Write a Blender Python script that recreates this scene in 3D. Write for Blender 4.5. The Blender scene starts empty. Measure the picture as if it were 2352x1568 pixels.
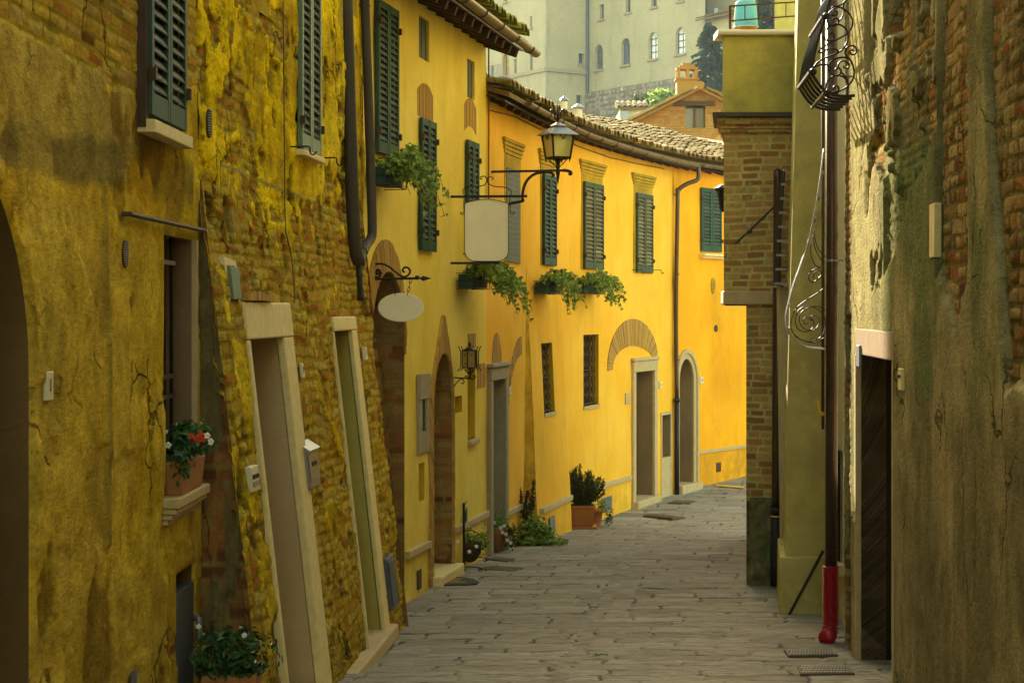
import bpy, math, random
import numpy as np
from mathutils import Vector, Matrix
R = math.radians
PI = math.pi
C = bpy.context.scene.collection
scene = bpy.context.scene

# ------------------------------------------------------------------ camera, sky, sun, exposure
cam_d = bpy.data.cameras.new('camera'); cam = bpy.data.objects.new('camera', cam_d); C.objects.link(cam)
cam.location = (0, 0, 0); cam.rotation_euler = (R(90), 0, 0)
cam_d.lens = 70; cam_d.sensor_width = 36; cam_d.shift_y = -74/2352
cam_d.clip_start = 0.05; cam_d.clip_end = 3000
scene.camera = cam
SUN_AZ, SUN_EL = -13.0, 23.0                       # degrees from +Y (ahead), height
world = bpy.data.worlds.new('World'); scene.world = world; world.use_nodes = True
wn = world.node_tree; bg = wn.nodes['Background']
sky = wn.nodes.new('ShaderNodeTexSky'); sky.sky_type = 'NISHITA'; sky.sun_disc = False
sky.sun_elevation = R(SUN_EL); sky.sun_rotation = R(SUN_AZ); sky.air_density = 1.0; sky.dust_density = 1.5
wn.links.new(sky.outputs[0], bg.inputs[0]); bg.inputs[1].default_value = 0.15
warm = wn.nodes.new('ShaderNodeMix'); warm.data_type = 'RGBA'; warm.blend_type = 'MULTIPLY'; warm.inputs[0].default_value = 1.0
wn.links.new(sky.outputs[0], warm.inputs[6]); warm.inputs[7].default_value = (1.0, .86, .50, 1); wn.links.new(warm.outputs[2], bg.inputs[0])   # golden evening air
sl = bpy.data.lights.new('sun', 'SUN'); sl.energy = 3.0; sl.angle = R(0.5); sl.color = (1.0, .90, .72)
sun = bpy.data.objects.new('sun', sl); C.objects.link(sun)
sv = Vector((math.sin(R(SUN_AZ))*math.cos(R(SUN_EL)), math.cos(R(SUN_AZ))*math.cos(R(SUN_EL)), math.sin(R(SUN_EL))))
sun.rotation_euler = sv.to_track_quat('Z', 'Y').to_euler(); sun.location = (-10, 60, 40)
scene.view_settings.view_transform = 'Standard'; scene.view_settings.look = 'None'
scene.view_settings.exposure = 2.85; scene.view_settings.gamma = 1.0
scene.render.engine = 'CYCLES'
scene.cycles.max_bounces = 10; scene.cycles.diffuse_bounces = 6
scene.render.resolution_x = 1024; scene.render.resolution_y = 682

# ------------------------------------------------------------------ numeric noise
def _h(ix, iy, seed):
    n = (ix.astype(np.int64)*374761393 + iy.astype(np.int64)*668265263 + seed*974634777) & 0xffffffff
    n = ((n ^ (n >> 13))*1274126177) & 0xffffffff
    n = ((n ^ (n >> 16))*2246822519) & 0xffffffff
    return ((n ^ (n >> 15)) & 0xffffff)/float(0xffffff)
def vn(x, y, seed=0):
    x = np.asarray(x, float); y = np.asarray(y, float)
    ix = np.floor(x); iy = np.floor(y); fx = x-ix; fy = y-iy
    fx = fx*fx*(3-2*fx); fy = fy*fy*(3-2*fy)
    a = _h(ix, iy, seed); b = _h(ix+1, iy, seed); c = _h(ix, iy+1, seed); d = _h(ix+1, iy+1, seed)
    return (a*(1-fx)+b*fx)*(1-fy)+(c*(1-fx)+d*fx)*fy
def fbm(x, y, seed=0, o=4):
    t = 0; a = .5; s = 0
    for i in range(o):
        t = t+a*vn(x*2**i+i*17.3, y*2**i-i*9.1, seed+i); s += a; a *= .5
    return t/s
def sst(a, b, x):
    t = np.clip((x-a)/(b-a), 0, 1); return t*t*(3-2*t)
def masonry(S, Z, bw=.26, bh=.075, mort=.012, seed=1, wob=.02, vary=.5):
    """brick or rubble field: (brick mask, random value of the brick, height)"""
    Zw = Z+wob*(vn(S*1.7, Z*1.3, seed)-.5)*3+wob*.6*(vn(S*8, Z*8, seed+1)-.5)
    rowf = Zw/bh; row = np.floor(rowf); fv = rowf-row
    bwr = bw*(1+vary*(_h(row, row*0+5, seed)-.5))
    Sw = S+_h(row, row*0, seed+3)*bw*3+wob*(vn(S*9, Z*7, seed+4)-.5)
    cf = Sw/bwr; col = np.floor(cf); fu = cf-col
    r = _h(col, row, seed+7); r2 = _h(col, row, seed+9)
    m = mort*(.6+1.2*r2)
    e = np.minimum(np.minimum(fu, 1-fu)*bwr, np.minimum(fv, 1-fv)*bh)
    bm = sst(m*.45, m*.9, e)
    hgt = bm*(.25+.75*r2)*(.8+.4*vn(S*30, Z*40, seed+11))
    return bm, r, hgt

# ------------------------------------------------------------------ survey frame: image measures (2352 wide) to places in the street
FP = 70/36*2352; CX, HY = 1176.0, 710.0
def P(x, y, Y): return Vector(((x-CX)/FP*Y, Y, (HY-y)/FP*Y))
def gz(Y): return float(np.interp(Y, [-20, 0, 14.5, 17, 20, 22, 24, 26.7, 30, 35, 38, 60, 120, 3000], [-1.5, -1.95, -2.66, -2.83, -2.905, -2.92, -2.955, -3.10, -3.26, -3.25, -3.13, -2.9, -2.5, -2.5]))
def G(x, y):
    """the point of the street seen at an image place"""
    Y = 20.0
    for i in range(30): Y = .5*Y+.5*(-gz(Y)*FP/(y-HY))
    return Vector(((x-CX)/FP*Y, Y, gz(Y)))

class Wall:
    def __init__(s, pts, side=1, off=None):
        s.p = np.array(pts, float); s.side = side
        d = np.diff(s.p, axis=0); L = np.hypot(d[:, 0], d[:, 1]); s.s = np.concatenate([[0], np.cumsum(L)])
        t = d/L[:, None]; n = side*np.stack([t[:, 1], -t[:, 0]], 1)
        nn = np.vstack([n[:1], (n[1:]+n[:-1])/2, n[-1:]]); s.n = nn/np.linalg.norm(nn, axis=1)[:, None]
        s.off = off
    def arr(s, S, Z, D=0.0, off=True):
        S, Z, D = np.broadcast_arrays(np.asarray(S, float), np.asarray(Z, float), np.asarray(D, float))
        x = np.interp(S, s.s, s.p[:, 0]); y = np.interp(S, s.s, s.p[:, 1])
        nx = np.interp(S, s.s, s.n[:, 0]); ny = np.interp(S, s.s, s.n[:, 1])
        d = D+(s.off(S, Z) if (s.off and off) else 0)
        return np.stack([x+nx*d, y+ny*d, Z], -1)
    def pt(s, S, Z, D=0.0): return Vector(s.arr(S, Z, D))
    def find(s, x, y=None, z=None, d=0.0):
        """(s, z) of the wall seen at image place x, y (or x at height z)"""
        lo, hi = s.lo, s.hi
        for i in range(40):
            m = (lo+hi)/2; zz = z if z is not None else 0.0
            if z is None:
                for k in range(4):
                    q = s.arr(m, zz, d); zz = (HY-y)/FP*q[1]
            q = s.arr(m, zz, d); px = CX+q[0]/q[1]*FP
            if (px < x) == (s.side > 0): lo = m
            else: hi = m
        return m, float(zz)

# ------------------------------------------------------------------ meshes
class MB:
    def __init__(s): s.v = []; s.f = []; s.r = []; s.m = []
    def add(s, vs, fs, rnd=None, mi=0):
        b = len(s.v); s.v += [tuple(v) for v in vs]; s.f += [tuple(b+i for i in f) for f in fs]
        s.r += [random.random() if rnd is None else rnd]*len(fs); s.m += [mi]*len(fs)
    def hexa(s, c, rnd=None, mi=0):   # 8 corners, bottom ring then top ring
        s.add(c, [(3, 2, 1, 0), (4, 5, 6, 7), (0, 1, 5, 4), (1, 2, 6, 5), (2, 3, 7, 6), (3, 0, 4, 7)], rnd, mi)
    def box(s, x0, x1, y0, y1, z0, z1, rnd=None, mi=0):
        s.hexa([(x0, y0, z0), (x1, y0, z0), (x1, y1, z0), (x0, y1, z0), (x0, y0, z1), (x1, y0, z1), (x1, y1, z1), (x0, y1, z1)], rnd, mi)
    def wbox(s, W, s0, s1, z0, z1, d0, d1, ns=1, nz=1, rnd=None, mi=0, zf=None):
        rr = random.random() if rnd is None else rnd
        ss = np.linspace(s0, s1, ns+1); n = ns+1
        vs = []
        for dd in (d0, d1):
            for k in range(nz+1):
                z = z0+(z1-z0)*k/nz
                for q in ss: vs.append(W.pt(q, (zf(q) if zf and k == 0 else z), dd))
        N = n*(nz+1); fs = []
        for k in range(nz):
            for i in range(ns):
                a = k*n+i
                fs.append((a+N, a+1+N, a+1+n+N, a+n+N)); fs.append((a, a+n, a+n+1, a+1))
        for i in range(ns):
            fs.append((i, i+1, i+1+N, i+N)); a = nz*n+i; fs.append((a, a+N, a+1+N, a+1))
        for k in range(nz):
            a = k*n; fs.append((a, a+N, a+n+N, a+n)); a = k*n+ns; fs.append((a, a+n, a+n+N, a+N))
        s.add(vs, fs, rr, mi)
    def tube(s, pts, r, seg=8, rnd=None, cap=True, closed=False, mi=0):
        pts = [Vector(p) for p in pts]; n = len(pts)
        if n < 2: return
        rs = r if isinstance(r, (list, tuple)) else [r]*n
        up = None; rings = []
        for i in range(n):
            a = pts[(i-1) % n] if (closed or i > 0) else pts[i]; b = pts[(i+1) % n] if (closed or i < n-1) else pts[i]
            t = (b-a).normalized()
            if up is None: up = t.orthogonal().normalized()
            up = (up-t*up.dot(t)); up = up.normalized() if up.length > 1e-6 else t.orthogonal().normalized()
            w = t.cross(up)
            rings.append([pts[i]+(up*math.cos(2*PI*k/seg)+w*math.sin(2*PI*k/seg))*rs[i] for k in range(seg)])
        vs = [v for g in rings for v in g]; fs = []
        for i in range(n if closed else n-1):
            j = (i+1) % n
            for k in range(seg): fs.append((i*seg+k, i*seg+(k+1) % seg, j*seg+(k+1) % seg, j*seg+k))
        if cap and not closed: fs.append(tuple(range(seg))[::-1]); fs.append(tuple((n-1)*seg+k for k in range(seg)))
        s.add(vs, fs, rnd, mi)
    def lathe(s, c, prof, seg=16, rnd=None, mi=0, axis=None):
        """prof: (radius, height) pairs about the vertical through c"""
        vs = []; fs = []; n = len(prof)
        for (r, h) in prof:
            for k in range(seg):
                a = 2*PI*k/seg; vs.append((c[0]+r*math.cos(a), c[1]+r*math.sin(a), c[2]+h))
        for i in range(n-1):
            for k in range(seg): fs.append((i*seg+k, i*seg+(k+1) % seg, (i+1)*seg+(k+1) % seg, (i+1)*seg+k))
        fs.append(tuple(range(seg))[::-1]); fs.append(tuple((n-1)*seg+k for k in range(seg)))
        s.add(vs, fs, rnd, mi)
    def prism(s, poly, ext, rnd=None, mi=0):
        """polygon of 3-D points pushed along the vector ext"""
        ext = Vector(ext); n = len(poly); a = [Vector(p) for p in poly]; b = [p+ext for p in a]
        fs = [tuple(range(n)), tuple(range(2*n-1, n-1, -1))]+[(i, i+n, (i+1) % n+n, (i+1) % n) for i in range(n)]
        s.add(a+b, fs, rnd, mi)
    def build(s, name, mat, parent=None, smooth=False, bevel=0, label=None):
        o = mesh_obj(name, s.v, s.f, mat, parent, smooth, {'rnd': s.r}, s.m)
        if bevel:
            m = o.modifiers.new('bevel', 'BEVEL'); m.width = bevel; m.segments = 2; m.limit_method = 'ANGLE'; m.angle_limit = R(40)
        if label: o['label'] = label
        return o
ORG = {}
def mesh_obj(name, v, f, mat, parent=None, smooth=False, fattr=None, mi=None, vattr=None, uv=None):
    me = bpy.data.meshes.new(name); v = np.asarray(v, float).reshape(-1, 3)
    o = bpy.data.objects.new(name, me); C.objects.link(o)
    org = np.array(ORG.get(parent.name, (0, 0, 0)) if parent else (0, 0, 0), float)
    if parent: o.parent = parent
    ORG[o.name] = tuple(org)
    me.from_pydata((v-org).tolist(), [], f if isinstance(f, list) else f.tolist())
    for m in (mat if isinstance(mat, (list, tuple)) else [mat]): me.materials.append(m)
    if mi is not None and any(mi): me.polygons.foreach_set('material_index', mi)
    if fattr:
        for k, a in fattr.items():
            at = me.attributes.new(k, 'FLOAT', 'FACE'); at.data.foreach_set('value', np.asarray(a, 'f'))
    if vattr:
        for k, a in vattr.items():
            at = me.attributes.new(k, 'FLOAT_COLOR', 'POINT'); at.data.foreach_set('color', np.asarray(a, 'f').ravel())
    if uv is not None:
        at = me.attributes.new('wuv', 'FLOAT2', 'POINT'); at.data.foreach_set('vector', np.asarray(uv, 'f').ravel())
    if smooth: me.polygons.foreach_set('use_smooth', [True]*len(me.polygons))
    me.update(); return o
def thing(name, label, cat, loc=(0, 0, 0), group=None, kind=None):
    o = bpy.data.objects.new(name, None); C.objects.link(o); o.location = loc; o.empty_display_size = .1
    ORG[o.name] = tuple(loc); o['label'] = label; o['category'] = cat
    if group: o['group'] = group
    if kind: o['kind'] = kind
    return o
def tag(o, label, cat, group=None, kind=None):
    if label: o['label'] = label
    if cat: o['category'] = cat
    if group: o['group'] = group
    if kind: o['kind'] = kind
    return o
def rebase(o, loc=None):
    """put the origin of a single-mesh thing at its base"""
    me = o.data; n = len(me.vertices); a = np.empty(n*3); me.vertices.foreach_get('co', a); a = a.reshape(-1, 3)
    if loc is None: loc = np.array([(a[:, 0].min()+a[:, 0].max())/2, (a[:, 1].min()+a[:, 1].max())/2, a[:, 2].min()])
    a -= np.array(loc); me.vertices.foreach_set('co', a.ravel()); o.location = tuple(loc); ORG[o.name] = tuple(loc); me.update(); return o

# ------------------------------------------------------------------ materials
class NT:
    def __init__(s, name):
        s.m = bpy.data.materials.new(name); s.m.use_nodes = True; s.t = s.m.node_tree; s.b = s.t.nodes['Principled BSDF']
    def n(s, typ, **kw):
        nd = s.t.nodes.new('ShaderNode'+typ)
        for k, v in kw.items():
            if k.startswith('i_'):
                key = k[2:]; key = int(key) if key.isdigit() else key.replace('_', ' ')
                s.set(nd.inputs[key], v)
            else: setattr(nd, k, v)
        return nd
    def set(s, inp, v):
        if isinstance(v, bpy.types.NodeSocket): s.t.links.new(v, inp)
        elif isinstance(v, bpy.types.Node): s.t.links.new(v.outputs[0], inp)
        elif isinstance(v, (tuple, list)) and len(v) == 3 and inp.type == 'RGBA': inp.default_value = (*v, 1)
        else: inp.default_value = v
    def noise(s, vec, scale=5, detail=5, rough=.55, dist=0):
        return s.n('TexNoise', i_Vector=vec, i_Scale=scale, i_Detail=detail, i_Roughness=rough, i_Distortion=dist).outputs[0]
    def ramp(s, fac, stops, interp='LINEAR'):
        nd = s.n('ValToRGB', i_Fac=fac); cr = nd.color_ramp; cr.interpolation = interp
        while len(cr.elements) < len(stops): cr.elements.new(.5)
        for e, (p, c) in zip(cr.elements, stops): e.position = p; e.color = (*c, 1) if isinstance(c, tuple) else (c, c, c, 1)
        return nd.outputs[0]
    def mix(s, f, a, b, mode='MIX'):
        nd = s.n('Mix', data_type='RGBA', blend_type=mode)
        s.set(nd.inputs[0], f); s.set(nd.inputs[6], a); s.set(nd.inputs[7], b); return nd.outputs[2]
    def math(s, op, a, b=0.0, c=0.0, clamp=False):
        nd = s.n('Math', operation=op, use_clamp=clamp); s.set(nd.inputs[0], a); s.set(nd.inputs[1], b); s.set(nd.inputs[2], c); return nd.outputs[0]
    def mapr(s, v, a, b, c=0.0, d=1.0):
        return s.n('MapRange', i_0=v, i_1=a, i_2=b, i_3=c, i_4=d).outputs[0]
    def obj(s): return s.n('TexCoord').outputs['Object']
    def geo(s): return s.n('NewGeometry').outputs['Position']
    def uv(s, sx=1, sy=1):
        a = s.n('Attribute', attribute_name='wuv').outputs['Vector']
        return s.n('Mapping', i_Vector=a, i_Scale=(sx, sy, 1)).outputs[0]
    def scale(s, vec, x, y, z): return s.n('Mapping', i_Vector=vec, i_Scale=(x, y, z)).outputs[0]
    def attr(s, nm, out='Fac'): return s.n('Attribute', attribute_name=nm).outputs[out]
    def bump(s, h, strength=.5, dist=.01, normal=None):
        nd = s.n('Bump', i_Height=h, i_Strength=strength, i_Distance=dist)
        if normal is not None: s.set(nd.inputs['Normal'], normal)
        return nd.outputs[0]
    def out(s, col, rough=.9, normal=None, metal=0.0, spec=.3):
        s.set(s.b.inputs['Base Color'], col); s.set(s.b.inputs['Roughness'], rough); s.set(s.b.inputs['Metallic'], metal)
        s.b.inputs['Specular IOR Level'].default_value = spec
        if normal is not None: s.set(s.b.inputs['Normal'], normal)
        return s.m
M = {}
def m_simple(name, c1, c2, scale=8, rough=.8, bump=.3, bdist=.004, metal=0.0, spec=.3, stretch=(1, 1, 1), rnd=.0):
    t = NT(name); g = t.scale(t.geo(), *stretch); n1 = t.noise(g, scale, 6, .6); n2 = t.noise(g, scale*7, 4, .6)
    f = t.mapr(t.math('ADD', t.math('MULTIPLY', n1, .7), t.math('MULTIPLY', n2, .3)), .35, .65)
    col = t.mix(f, c1, c2)
    if rnd:
        k = t.mapr(t.attr('rnd'), 0, 1, 1-rnd, 1+rnd*.6)
        col = t.mix(1.0, col, t.n('CombineColor', i_0=k, i_1=k, i_2=k).outputs[0], 'MULTIPLY')
    M[name] = t.out(col, t.mapr(n2, .3, .7, rough-.08, min(1, rough+.08)), t.bump(n2, bump, bdist), metal, spec); return M[name]
def m_wall(name, fine=40, bstr=.6, bdist=.012, brick=None, mortar=(.30, .21, .06), crack=.8):
    """old masonry: 'mas' = brick / random / plaster cover / dirt, 'tint' = plaster paint of the place"""
    t = NT(name); g = t.scale(t.geo(), 1, .42, 1); sc = t.n('SeparateColor', i_0=t.n('Attribute', attribute_name='mas').outputs['Color'])
    al = t.n('Attribute', attribute_name='mas').outputs['Alpha']; tint = t.n('Attribute', attribute_name='tint').outputs['Color']
    brick = brick or [(0, (.13, .05, .025)), (.25, (.30, .11, .035)), (.5, (.36, .17, .05)), (.75, (.40, .24, .07)), (1, (.30, .20, .09))]
    n1 = t.noise(g, 9, 6, .65); n2 = t.noise(g, fine, 5, .7); n3 = t.noise(t.scale(g, 1, 1, .4), 14, 5, .65)
    bc = t.mix(t.mapr(n2, .35, .65, 0, .45), t.ramp(sc.outputs[1], brick), (.10, .055, .03))
    mc = t.mix(t.mapr(n1, .3, .7), mortar, tuple(c*.6 for c in mortar))
    base = t.mix(t.mapr(sc.outputs[0], .3, .7), mc, bc)
    cov = t.mapr(t.math('ADD', sc.outputs[2], t.math('MULTIPLY', t.math('SUBTRACT', n2, .5), .55)), .42, .58)
    k = t.mapr(t.math('ADD', t.math('MULTIPLY', n2, .5), t.math('MULTIPLY', n3, .5)), .3, .7, .5, 1.38)
    pl = t.mix(1.0, tint, t.n('CombineColor', i_0=k, i_1=k, i_2=k).outputs[0], 'MULTIPLY')
    col = t.mix(cov, base, pl)
    wv = t.n('VectorMath', operation='ADD', i_0=t.scale(g, 1, 1, .24), i_1=t.n('VectorMath', operation='SCALE', i_0=t.n('TexNoise', i_Vector=g, i_Scale=5, i_Detail=5).outputs[1], i_Scale=.16).outputs[0]).outputs[0]
    vo = t.n('TexVoronoi', feature='DISTANCE_TO_EDGE', i_Vector=wv, i_Scale=3.2).outputs[0]
    cr = t.math('MULTIPLY', t.mapr(vo, .004, .022, 1, 0), t.mapr(t.noise(g, 1.9, 3, .5), .5, .6), clamp=True)
    cr = t.math('MULTIPLY', cr, crack); col = t.mix(cr, col, (.05, .035, .012))
    col = t.mix(t.math('MULTIPLY', al, t.mapr(n1, .3, .65)), col, (.045, .038, .018))
    h = t.math('ADD', t.math('MULTIPLY', n2, .6), t.math('ADD', t.math('MULTIPLY', n1, .6), t.math('MULTIPLY', cov, .35)))
    pit = t.math('MULTIPLY', t.mapr(t.noise(t.scale(g, 1, 1, .55), 70, 3, .6), .62, .70), cov)
    col = t.mix(t.math('MULTIPLY', pit, .55), col, (.10, .07, .02))
    h = t.math('SUBTRACT', h, t.math('MULTIPLY', cr, .8))
    M[name] = t.out(col, .93, t.bump(h, bstr, bdist), 0, .0); return M[name]
def m_paint(name, a, b, dirt=(.30, .17, .03), low=None, streak=.5, bstr=.15):
    t = NT(name); g = t.geo(); n1 = t.noise(g, .9, 5, .6); n2 = t.noise(t.scale(g, 1, 1, .12), 5, 5, .6); n3 = t.noise(g, 60, 3, .6)
    n4 = t.noise(g, 2.6, 6, .7)
    col = t.mix(t.mapr(n1, .40, .60), a, b)
    al = t.n('Attribute', attribute_name='mas').outputs['Alpha']
    f = t.math('ADD', t.math('MULTIPLY', t.mapr(n2, .52, .75), streak*.35), t.math('MULTIPLY', al, t.mapr(n4, .33, .62)), clamp=True)
    col = t.mix(f, col, dirt)
    n6 = t.noise(g, 1.3, 6, .72)
    col = t.mix(t.mapr(t.noise(g, .55, 6, .7), .5, .68, 0, .45), col, tuple(c*.86 for c in b))
    col = t.mix(t.mapr(n6, .56, .72, 0, .36), col, tuple(min(1, c*1.0+.06) for c in a))
    k = t.mapr(n3, .3, .7, .92, 1.06)
    col = t.mix(1.0, col, t.n('CombineColor', i_0=k, i_1=k, i_2=k).outputs[0], 'MULTIPLY')
    h = t.math('ADD', n3, t.math('MULTIPLY', n4, 1.5))
    vo = t.n('TexVoronoi', feature='DISTANCE_TO_EDGE', i_Vector=t.n('VectorMath', operation='ADD', i_0=t.scale(g, 1, 1, .3), i_1=t.n('VectorMath', operation='SCALE', i_0=t.n('TexNoise', i_Vector=g, i_Scale=4, i_Detail=5).outputs[1], i_Scale=.15).outputs[0]).outputs[0], i_Scale=1.3).outputs[0]
    ck = t.math('MULTIPLY', t.mapr(vo, .0008, .005, 1, 0), t.mapr(t.noise(g, 1.1, 2, .5), .54, .60), clamp=True)
    col = t.mix(t.math('MULTIPLY', ck, .45), col, dirt)
    M[name] = t.out(col, .88, t.bump(h, bstr, .01), 0, .04); return M[name]

m_wall('old_ochre')
m_wall('right_rubble', brick=[(0, (.16, .09, .04)), (.2, (.40, .17, .06)), (.45, (.44, .28, .10)), (.75, (.50, .38, .16)), (1, (.30, .22, .10))], mortar=(.22, .17, .065), bstr=.9, bdist=.02)
m_wall('buttress_brick', brick=[(0, (.16, .07, .02)), (.12, (.48, .19, .03)), (.3, (.52, .31, .04)), (.6, (.62, .43, .05)), (.85, (.56, .42, .09)), (1, (.38, .24, .06))], mortar=(.38, .27, .03), bstr=.9, bdist=.02)
m_wall('clean_brick', brick=[(0, (.34, .16, .06)), (.4, (.52, .26, .09)), (.7, (.58, .36, .12)), (1, (.54, .42, .18))], mortar=(.60, .52, .17), crack=.0)
m_wall('gable_brick', brick=[(0, (.14, .07, .025)), (.4, (.25, .14, .045)), (.7, (.30, .18, .06)), (1, (.28, .21, .08))], mortar=(.34, .25, .08), crack=.0)
m_paint('yellow_paint', (.90, .71, .155), (.81, .60, .10), dirt=(.46, .34, .04))
m_paint('golden_paint', (.92, .53, .06), (.86, .45, .035), dirt=(.45, .26, .02))
m_paint('orange_paint', (.92, .43, .02), (.85, .37, .015), dirt=(.36, .19, .02))
m_paint('narrow_paint', (.58, .50, .17), (.53, .45, .14), dirt=(.34, .28, .10))
m_paint('box_paint', (.56, .48, .11), (.52, .44, .09), dirt=(.34, .29, .08))
m_paint('pale_paint', (.66, .60, .36), (.60, .53, .30), dirt=(.40, .34, .18))
m_paint('ochre_surround', (.58, .38, .025), (.50, .31, .02), dirt=(.30, .2, .03))
m_paint('brown_reveal', (.20, .12, .045), (.16, .095, .035), dirt=(.10, .06, .03))
m_paint('taupe_reveal', (.26, .18, .10), (.21, .145, .08), dirt=(.14, .10, .05))
m_paint('beige_reveal', (.52, .38, .20), (.46, .33, .17), dirt=(.30, .2, .1))
m_paint('olive_reveal', (.44, .37, .09), (.38, .31, .07), dirt=(.28, .22, .05))
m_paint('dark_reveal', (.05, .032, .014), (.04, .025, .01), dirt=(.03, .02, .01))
m_simple('travertine', (.80, .66, .32), (.66, .52, .22), 14, .8, .6, .008)
m_simple('grey_stone', (.36, .30, .20), (.29, .24, .15), 10, .85, .5, .006)
m_simple('plinth_stone', (.52, .39, .20), (.42, .31, .15), 10, .85, .4, .005)
m_simple('tan_stone', (.34, .24, .12), (.26, .18, .085), 12, .9, .5, .006, spec=.05)
m_simple('green_paint', (.030, .066, .050), (.046, .088, .062), 6, .75, .3, .002, spec=.15, rnd=.2)
m_simple('olive_paint', (.055, .065, .03), (.075, .085, .045), 6, .7, .2, .002)
m_simple('pale_green_paint', (.10, .16, .10), (.14, .20, .13), 6, .6, .25, .002, rnd=.15)
m_simple('shutter_frame', (.050, .072, .044), (.072, .092, .055), 8, .75, .3, .002, spec=.15, rnd=.25)
m_simple('shutter_slat', (.15, .13, .07), (.21, .17, .085), 8, .8, .3, .002, spec=.12, rnd=.35, stretch=(1, 1, 4))
m_simple('green_slat', (.05, .075, .055), (.085, .10, .07), 8, .8, .3, .002, spec=.12, rnd=.35)
m_simple('wood', (.16, .07, .02), (.10, .045, .012), 6, .55, .3, .003, stretch=(6, 6, .6), rnd=.2)
m_simple('dark_wood', (.045, .025, .012), (.07, .04, .02), 9, .7, .4, .004, stretch=(3, 3, .6), rnd=.2)
m_simple('iron', (.018, .015, .012), (.035, .027, .02), 25, .55, .4, .002, .6, .5)
m_simple('rust_iron', (.10, .05, .025), (.05, .03, .02), 18, .8, .5, .002, .2)
m_simple('copper_pipe', (.085, .050, .028), (.06, .036, .022), 5, .38, .1, .001, .55, .5)
m_simple('brown_pipe', (.075, .055, .035), (.045, .038, .028), 9, .6, .3, .002, .2, stretch=(1, 1, .15))
m_simple('gutter_metal', (.16, .11, .06), (.08, .055, .035), 7, .45, .25, .002, .6, .5)
m_simple('black_plastic', (.012, .012, .014), (.02, .02, .022), 12, .5, .1, .001)
m_simple('red_plastic', (.42, .008, .02), (.34, .006, .016), 6, .35, .05, .001, spec=.5)
m_simple('terracotta', (.42, .18, .05), (.33, .13, .04), 8, .8, .2, .003)
m_simple('sign_face', (.86, .78, .58), (.78, .70, .50), 2, .55, .05, .001)
m_simple('white_plaster', (.70, .66, .50), (.6, .55, .4), 10, .8, .4, .004)
m_simple('ceramic', (.70, .64, .45), (.62, .56, .38), 8, .4, .1, .001)
m_simple('grey_metal', (.24, .24, .25), (.20, .20, .21), 6, .4, .1, .001, .5, .5)
m_simple('slate_blue_metal', (.085, .10, .12), (.065, .08, .10), 9, .5, .15, .001, .2, .5)
m_simple('rubber', (.02, .02, .02), (.03, .03, .028), 20, .8, .5, .003)
m_simple('soil', (.03, .02, .012), (.05, .035, .02), 30, .95, .8, .01)
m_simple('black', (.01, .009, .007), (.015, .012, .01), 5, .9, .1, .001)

def m_voussoir(name, cols, mort=(.38, .26, .07)):
    t = NT(name); g = t.geo(); n2 = t.noise(g, 45, 5, .7); n1 = t.noise(g, 8, 5, .6)
    c = t.mix(t.mapr(n2, .35, .7, 0, .6), t.ramp(t.attr('rnd'), cols), mort)
    M[name] = t.out(c, .92, t.bump(t.math('ADD', n2, n1), .6, .008), 0, .15)
m_voussoir('arch_brick', [(0, (.32, .15, .035)), (.4, (.42, .22, .05)), (.75, (.48, .28, .07)), (1, (.28, .12, .04))], (.50, .34, .08))
m_voussoir('roof_tile', [(0, (.10, .055, .025)), (.3, (.20, .11, .045)), (.55, (.27, .16, .06)), (.8, (.34, .26, .14)), (1, (.13, .12, .045))], (.30, .22, .02))
m_voussoir('red_tile', [(0, (.26, .09, .02)), (.5, (.34, .14, .03)), (1, (.30, .18, .05))], (.30, .22, .04))
m_voussoir('moss', [(0, (.14, .15, .02)), (.5, (.26, .25, .03)), (1, (.10, .10, .02))], (.3, .26, .03))
def m_leaf(name, cols, tr=.35, rough=.45):
    t = NT(name); col = t.ramp(t.attr('rnd'), cols)
    t.out(col, rough, None, 0, .4)
    tn = t.n('BsdfTranslucent', i_Color=col); mx = t.n('MixShader', i_0=tr); t.set(mx.inputs[1], t.b.outputs[0]); t.set(mx.inputs[2], tn.outputs[0])
    t.set(t.t.nodes['Material Output'].inputs[0], mx.outputs[0]); M[name] = t.m
m_leaf('ivy_leaf', [(0, (.07, .12, .02)), (.4, (.15, .25, .03)), (.8, (.30, .42, .06)), (1, (.45, .50, .16))], .45)
m_leaf('dark_leaf', [(0, (.015, .045, .012)), (.6, (.035, .10, .022)), (1, (.08, .18, .04))], .2, .3)
m_leaf('bush_leaf', [(0, (.03, .045, .015)), (.6, (.06, .085, .025)), (1, (.11, .13, .04))])
m_leaf('red_petal', [(0, (.40, .03, .02)), (1, (.62, .09, .02))])
m_leaf('maroon_leaf', [(0, (.10, .02, .015)), (1, (.28, .04, .03))])
m_leaf('white_petal', [(0, (.75, .72, .66)), (1, (.85, .84, .78))])
m_leaf('conifer_needles', [(0, (.012, .035, .025)), (1, (.045, .095, .055))], .2, .7)
m_simple('stem', (.10, .08, .03), (.14, .11, .04), 20, .8)
def m_glass(name, c, rough=.15, tr=0.0):
    t = NT(name); t.out(c, rough, None, 0, .8)
    if tr: t.b.inputs['Transmission Weight'].default_value = tr
    M[name] = t.m
m_glass('window_glass', (.03, .035, .04)); m_glass('far_glass', (.10, .12, .15), .1)
m_glass('white_blind', (.85, .88, .92), .4)
m_glass('lamp_glass', (.50, .47, .17), .45, .35); m_glass('amber_glass', (.42, .28, .05), .4, .4)
m_leaf('teal_plastic', [(0, (.20, .52, .60)), (1, (.24, .58, .64))], .45, .3)
HAZE = .0003
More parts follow.
